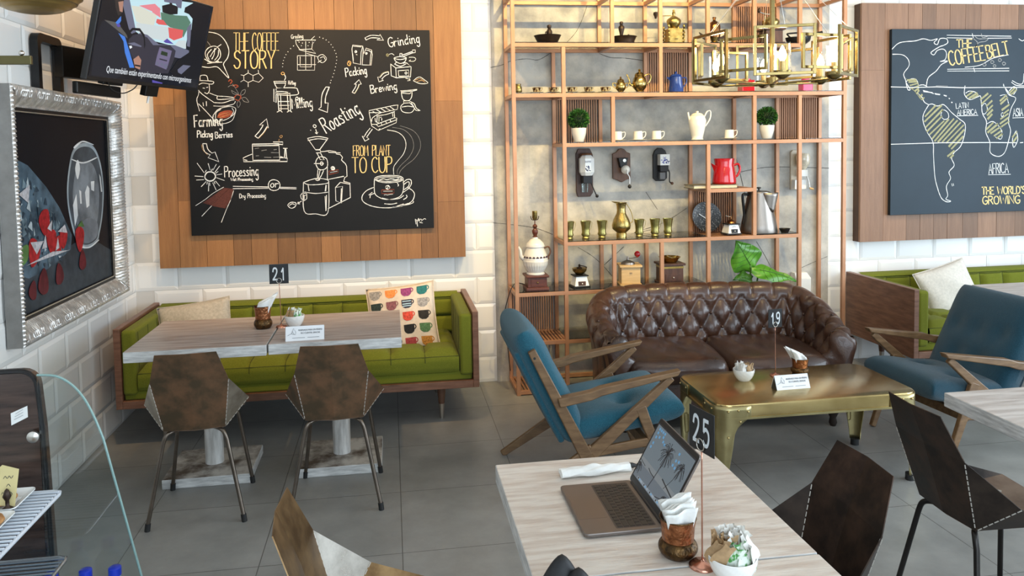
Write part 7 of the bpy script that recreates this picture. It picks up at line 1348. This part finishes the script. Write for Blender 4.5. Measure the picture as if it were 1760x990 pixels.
for i in range(6):
    a = -109 + 60 * i; ch_frame(a, 0.318, 0.238, 0.018, 0.216); ch_frame(a + 30, 0.305, 0.20, 0.042, 0.182)
    r = R_(a); lx, ly = 0.262 * math.cos(r), 0.262 * math.sin(r)
    m = MB(); m.tube([(0.02 * math.cos(r), 0.02 * math.sin(r), 0.005), (lx, ly, 0.012)], 0.0045, 8); arm_ = m.build('arm', chb_m, ch, smooth=60)
    m = MB(); m.lathe([(0.010, 0.005), (0.034, 0.022), (0.036, 0.026), (0.036, 0.040), (0.0, 0.041)], (lx, ly, 0), 22); cp = m.build('lamp_cup', chb_m, arm_, smooth=40)
    m = MB(); m.lathe([(0.0325, 0.041), (0.0325, 0.150)], (lx, ly, 0), 24, cap=False); m.build('glass_cylinder', cyl_m, arm_, smooth=60)
    m = MB(); m.lathe([(0.011, 0.041), (0.011, 0.078)], (lx, ly, 0), 12); m.build('candle_sleeve', mat('candle_gold', (0.5, 0.36, 0.14), 0.35, 0.6, var=0.05), arm_, smooth=60)
    m = MB(); m.lathe([(0.007, 0.078), (0.014, 0.090), (0.0165, 0.102), (0.013, 0.118), (0.006, 0.132), (0.0, 0.142)], (lx, ly, 0), 14, cap=False); m.build('bulb', bulb_m, arm_, smooth=180)
    l = bpy.data.lights.new('candle_light', 'POINT'); l.energy = 1.2; l.color = (1.0, 0.70, 0.36); l.shadow_soft_size = 0.02; lo = bpy.data.objects.new('candle_light', l); C.objects.link(lo); lo.parent = ch; lo.location = (lx, ly, 0.175)
    fx, fy = 0.318 * math.cos(r), 0.318 * math.sin(r)
    m = MB(); m.tube([(fx, fy, 0.216), (fx * 0.06, fy * 0.06, 0.55)], 0.0012, 5); m.build('suspension_wire', bolt_m, ch, smooth=180)
m = MB(); m.lathe([(0.0, -0.012), (0.008, -0.010), (0.012, 0.0), (0.026, 0.004), (0.026, 0.034), (0.012, 0.040), (0.0, 0.041)], seg=22); m.build('hub', chb_m, ch, smooth=40)
m = MB(); m.bar((0, 0, 0.041), (0, 0, ZC - 1.935), 0.016, 0.016); m.build('stem', chb_m, ch, bevel=0.001)
m = MB(); m.lathe([(0.06, ZC - 1.935 - 0.025), (0.06, ZC - 1.935)], seg=24); m.build('ceiling_plate', chb_m, ch, smooth=40)
for i in range(3):   # small holes of light on the arms' undersides are just bead trims
    pass
# --- lamp over the counter at the top left
pn = thing('pendant_lamp', 'ribbed golden dome pendant lamp at the top left', 'lamp', (-0.905, 2.20, 2.058))
gold_d = mat('golden_shade', (0.36, 0.235, 0.075), 0.35, 0.85, var=0.12, vscale=20)
m = MB(); pr = []
for i in range(60): q = i / 59; rr = 0.135 * math.sin(q * PI * 0.5) ** 0.62; pr.append((max(0.0005, rr + 0.0012 * math.cos(i * 2 * PI / 6)), 0.115 * (1 - math.cos(q * PI * 0.5)) ** 0.9))
m.lathe(pr, seg=48, cap=False); m.lathe([(0.135, 0.115), (0.125, 0.16), (0.08, 0.20), (0.02, 0.22)], seg=48, cap=False); m.build('shade', gold_d, pn, smooth=35)
m = MB()
for i in range(1, 8): z = 0.012 + 0.014 * i; q = (z / 0.115) ** (1 / 0.9); rr = 0.135 * math.sin(math.acos(max(-1, 1 - q))) ** 0.62 + 0.0006; m.tube([(rr * math.cos(2 * PI * k / 48), rr * math.sin(2 * PI * k / 48), z) for k in range(48)], 0.0013, 5, True)
m.build('ribs', mat('shade_rib', (0.08, 0.05, 0.02), 0.5, 0.4), pn, smooth=180); m = MB(); m.tube([(0, 0, 0.21), (0, 0, ZC - 2.058)], 0.004, 8); m.build('cord', rub_m, pn, smooth=60)
hb = thing('hanging_bar', 'dark brass hanging bar with a ball nut at the left edge', 'bar', (-1.16, 2.20, 1.936)); drk_b = mat('dark_brass', (0.10, 0.085, 0.035), 0.3, 0.8, var=0.1)
m = MB(); m.box(-0.25, 0.241, -0.006, 0.006, -0.0115, 0.0115); m.build('flat_bar', drk_b, hb, bevel=0.0015); m = MB(); m.ball((0.217, 0, 0.0185), 0.0072, 12); m.build('ball_nut', bolt_m, hb, smooth=180); m = MB(); m.tube([(-0.2, 0, 0.01), (-0.2, 0, ZC - 1.936)], 0.005, 8); m.build('hanging_rod', drk_b, hb, smooth=60)

# ================================================================ pastry display case at the left edge
dw_m = mat('dark_case_wood', (0.028, 0.017, 0.013), 0.22, vscale=6, col2=(0.075, 0.045, 0.033), stretch=(1, 3, 9), detail=8, coat=0.4)
gl_m = glass_mat('case_glass', (0.93, 0.965, 0.96), 0.05); gedge_m = mat('glass_edge', (0.25, 0.38, 0.36), 0.15, var=0.05); wire_m = mat('white_wire', (0.62, 0.66, 0.72), 0.3, var=0.04); wirec_m = mat('chrome_wire', (0.50, 0.52, 0.54), 0.2, 0.9)
dc = thing('display_case', 'curved glass pastry display case with dark wood end panel and wire shelves', 'display case', (0, 0, 0))
GY = 2.0; GP = [(-1.38, 1.154), (-0.862, 1.154), (-0.82, 1.149), (-0.785, 1.126), (-0.757, 1.088), (-0.735, 1.037), (-0.718, 0.985)] + [(-0.718 + 0.0735 * i / 4, 0.985 - 0.352 * i / 4) for i in range(1, 5)] + [(-0.632, 0.55)]
GPS = [tuple(v)[:2] for v in spline([(a, b, 0) for a, b in GP[1:7]], 4)] + GP[7:]
m = MB(); m.prism([(a, GY, b) for a, b in GPS] + [(-0.862, GY, 0.55)], (0, 0.006, 0)); m.build('end_glass', gl_m, dc)
m = MB(); m.tube([(a, GY + 0.003, b) for a, b in GPS], 0.0032, 6); m.build('glass_edge', gedge_m, dc, smooth=60)
m = MB(); op = [(-1.45, 1.165)] + arc(-0.905, 1.125, 0.04, 90, 0, 5) + [(-0.858, 1.02), (-0.848, 0.55), (-1.45, 0.55)]; m.prism([(a, GY + 0.010, b) for a, b in op], (0, 0.03, 0)); m.build('end_panel', dw_m, dc, bevel=0.002)
m = MB(); m.tube([(a, GY + 0.008, b) for a, b in op[:9]], 0.006, 6); m.build('panel_edge', black_e, dc, smooth=60)
m = MB(); m.box(-1.45, -0.60, 0.6, GY + 0.04, 0.0, 0.545); m.build('cabinet_base', dw_m, dc, bevel=0.004); m = MB(); m.box(-1.45, -0.63, 0.62, GY, 0.546, 0.56); m.build('deck', mat('case_deck', (0.30, 0.42, 0.52), 0.3, var=0.06), dc)
m = MB(); m.surf(lambda u, v: (GPS[min(int(u * (len(GPS) - 1) + 0.5), len(GPS) - 1)][0], 0.62 + (GY - 0.004 - 0.62) * v, GPS[min(int(u * (len(GPS) - 1) + 0.5), len(GPS) - 1)][1]), len(GPS) - 1, 1) if False else None
for x, z in ((-0.874, 1.005),):
    m = MB(); m.lathe([(0.014, 0.0), (0.014, 0.008), (0.006, 0.012), (0.0, 0.012)], (x, GY - 0.001, z), 16, axis='-Y'); m.build('glass_clip', bolt_m, dc, smooth=40)
m = MB(); m.prism([(-0.928, GY + 0.0095, 1.032), (-0.890, GY + 0.0095, 1.050), (-0.890, GY + 0.0095, 1.078), (-0.928, GY + 0.0095, 1.062)], (0, -0.001, 0)); stk = m.build('sticker', porc_m, dc)
m = MB()
for k in range(3): m.bar((-0.921 + 0.002 * k, GY + 0.0080, 1.046 + 0.007 * k), (-0.900, GY + 0.0080, 1.056 + 0.007 * k), 0.0004, 0.002, (0, 0, 1))
m.build('faint_print', mat('faint_ink', (0.45, 0.45, 0.45), 0.6), stk)
def wire_shelf(z, x1, y1, M, y0):
    m = MB(); r = 0.0032; x0 = -1.40
    m.tube([(x1, y0, z), (x1, y1 - 0.02, z), (x1 - 0.004, y1 - 0.006, z), (x1 - 0.02, y1, z), (x0, y1, z)], 0.0045, 8)
    y = y1 - 0.016; m2 = []
    while y > y0: m.tube([(x0, y, z + 0.004), (x1 - 0.002, y, z + 0.004)], r, 6); y -= 0.0165
    m.tube([(x1 - 0.16, y0, z - 0.005), (x1 - 0.16, y1, z - 0.005)], r, 6); m.build('wire_shelf', M, dc, smooth=60)
wire_shelf(0.884, -0.796, 1.95, wire_m, 0.75); wire_shelf(0.722, -0.79, 1.95, wirec_m, 0.75)
def tray(label, x1, y0, y1, z, cookies, clab):
    t = thing('pastry_tray', label, 'tray', (x1, (y0 + y1) / 2, z)); W, L_ = 0.25, y1 - y0; m = MB(); a = rrect(-W, 0, -L_ / 2, L_ / 2, 0.012, 4); b = rrect(-W + 0.018, -0.018, -L_ / 2 + 0.018, L_ / 2 - 0.018, 0.008, 4); k = len(a)
    m.add([(x, y, 0.016) for x, y in a] + [(x, y, 0.003) for x, y in b] + [(x, y, 0.0) for x, y in b] + [(x, y, 0.013) for x, y in a], [(i, (i + 1) % k, k + (i + 1) % k, k + i) for i in range(k)] + [tuple(k + i for i in range(k)), tuple(2 * k + i for i in reversed(range(k)))] + [(2 * k + i, 2 * k + (i + 1) % k, 3 * k + (i + 1) % k, 3 * k + i) for i in range(k)] + [(3 * k + i, 3 * k + (i + 1) % k, (i + 1) % k, i) for i in range(k)]); m.build('dish', porc_m, t, smooth=40)
    m = MB(); m.surf(lambda u, v: (-W + 0.022 + (W - 0.044) * u, -L_ / 2 + 0.022 + (L_ - 0.044) * v, 0.0045 + 0.002 * math.sin(17 * u + 5 * v) * math.sin(13 * v)), 12, 12); m.build('paper_liner', paper_m, t, solid=0.0005, smooth=180)
    for i, (cx, cy) in enumerate(cookies):
        c_ = thing('cookie', clab if len(cookies) == 1 else clab, 'cookie', (x1 + cx, (y0 + y1) / 2 + cy, z + 0.008), i * 1.3, 'cookies on the ' + label.split(',')[0] if len(cookies) > 1 else None); m = MB(); random.seed(i + 50)
        def f(u, v): a = 2 * PI * u; r = 0.036 * math.sin(PI * v) ** 0.45 * (1 + 0.05 * math.sin(3 * a + i) + 0.03 * math.sin(7 * a)) ; return (r * math.cos(a), r * math.sin(a), 0.011 - 0.011 * math.cos(PI * v) + 0.002 * math.sin(9 * a) * math.sin(PI * v) ** 2)
        m.surf(f, 24, 12, True); m.build('dough', mat('baked_cookie', (0.30, 0.13, 0.04), 0.7, vscale=40, col2=(0.48, 0.25, 0.09), bump=0.6, bscale=70), c_, smooth=180)
        for k in range(5):
            a, r = random.uniform(0, 6.28), random.uniform(0.004, 0.024); m = MB(); m.ball((r * math.cos(a), r * math.sin(a), 0.021), 0.0045, 8); m.build('chocolate_chip', black_e, c_, smooth=180)
tray('white rectangular pastry tray at the far end of the wire shelf', -0.842, 1.815, 1.928, 0.8925, [(-0.056, -0.005)], 'browned cookie beside the yellow price card')
tray('white rectangular pastry tray nearer the front of the wire shelf', -0.832, 1.692, 1.806, 0.8925, [(-0.040, 0.00)], 'browned cookie in the nearer pastry tray')
pt_ = thing('price_card', 'folded yellow price card in a black clip on the pastry tray', 'price card', (-0.862, 1.835, 0.8985)); m = MB(); yel = mat('pale_yellow_card', (0.62, 0.52, 0.25), 0.7, var=0.06)
m.prism([(-0.030, 0.0, 0.012), (0.012, 0.0, 0.006), (0.022, 0.006, 0.088), (-0.012, 0.006, 0.100), (-0.020, 0.006, 0.093)], (0, 0.001, 0)); crd = m.build('card', yel, pt_)
m = MB()
for k, (a, b) in enumerate(((-0.010, 0.010), (-0.004, 0.006), (-0.016, 0.008))): m.tube(spline([(a + 0.004 * j, 0.0035 - 0.001 * k + 0.0005, 0.072 - 0.018 * k + 0.003 * ((j % 2) * 2 - 1)) for j in range(int((b - a) / 0.004) + 1)], 3), 0.0006, 5)
m.build('handwriting', ink_m, crd); m = MB(); m.lathe([(0.012, -0.002), (0.012, 0.004), (0.004, 0.010), (0.004, 0.022), (0.009, 0.032), (0.004, 0.046), (0.0, 0.05)], (0.0, -0.006, 0.001), 14); m.build('clip_stand', iron_m, pt_, smooth=60)
cap_m = mat('blue_bottle_cap', (0.008, 0.03, 0.42), 0.3, var=0.1); btl_m = mat('water_bottle', (0.16, 0.36, 0.55), 0.12, var=0.1, coat=0.3); fb = None
for i, (x, lb) in enumerate(((-0.822, 'water bottle with blue cap nearest the dark end panel'), (-0.746, 'water bottle with blue cap, middle of the three in the case'), (-0.680, 'water bottle with blue cap nearest the glass edge'))):
    if fb is None:
        fb = thing('water_bottle', lb, 'bottle', (x, 1.93, 0.5605), 0, 'water bottles in the case'); lat(fb, 'body', [(0.028, 0.0), (0.031, 0.004), (0.031, 0.03), (0.029, 0.034), (0.031, 0.038), (0.031, 0.085), (0.012, 0.112), (0.012, 0.118), (0.0, 0.118)], btl_m); lat(fb, 'cap', [(0.0145, 0.116), (0.0145, 0.134), (0.012, 0.136), (0.0, 0.136)], cap_m)
    else: dup(fb, (x, 1.93, 0.5605), 0, lb)

# ---------------------------------------------------------------- repeats carry the phrase their group shares
GROUPS = {'steel_chair': 'folded steel chairs', 'dining_table': 'whitewashed tables', 'armchair': 'blue armchairs by the brass table', 'green_sofa': 'green sofas along the wall', 'throw_cushion': 'cushions on the green sofas',
          'brass_tumbler': 'brass tumblers on the copper shelf', 'coffee_cup': 'white coffee cups on the copper shelf', 'potted_topiary': 'clipped boxwoods on the copper shelf', 'wall_coffee_mill': 'coffee mills on the concrete wall',
          'table_number_stand': 'table number stands', 'reserved_card': 'reserved cards', 'copper_cup': 'copper napkin cups', 'paper_napkins': 'napkins in copper cups', 'sugar_bowl': 'sugar bowls', 'chalkboard': 'chalkboards', 'wood_wall_panel': 'wooden wall panels',
          'espresso_cup': 'gilt espresso cups', 'white_grinder': 'white box grinders', 'pastry_tray': 'pastry trays in the case', 'cookie': 'cookies in the case', 'water_bottle': 'water bottles in the case'}
for o in list(SC.objects):
    if o.parent is None and 'category' in o and not o.get('group') and o.name.split('.')[0] in GROUPS: o['group'] = GROUPS[o.name.split('.')[0]]
for o in list(SC.objects):
    if o.parent is None and o.name.split('.')[0] == 'saucer': o['group'] = 'pearl saucers on the copper shelf' if 'pearl' in o['label'] else 'white saucers on the copper shelf'
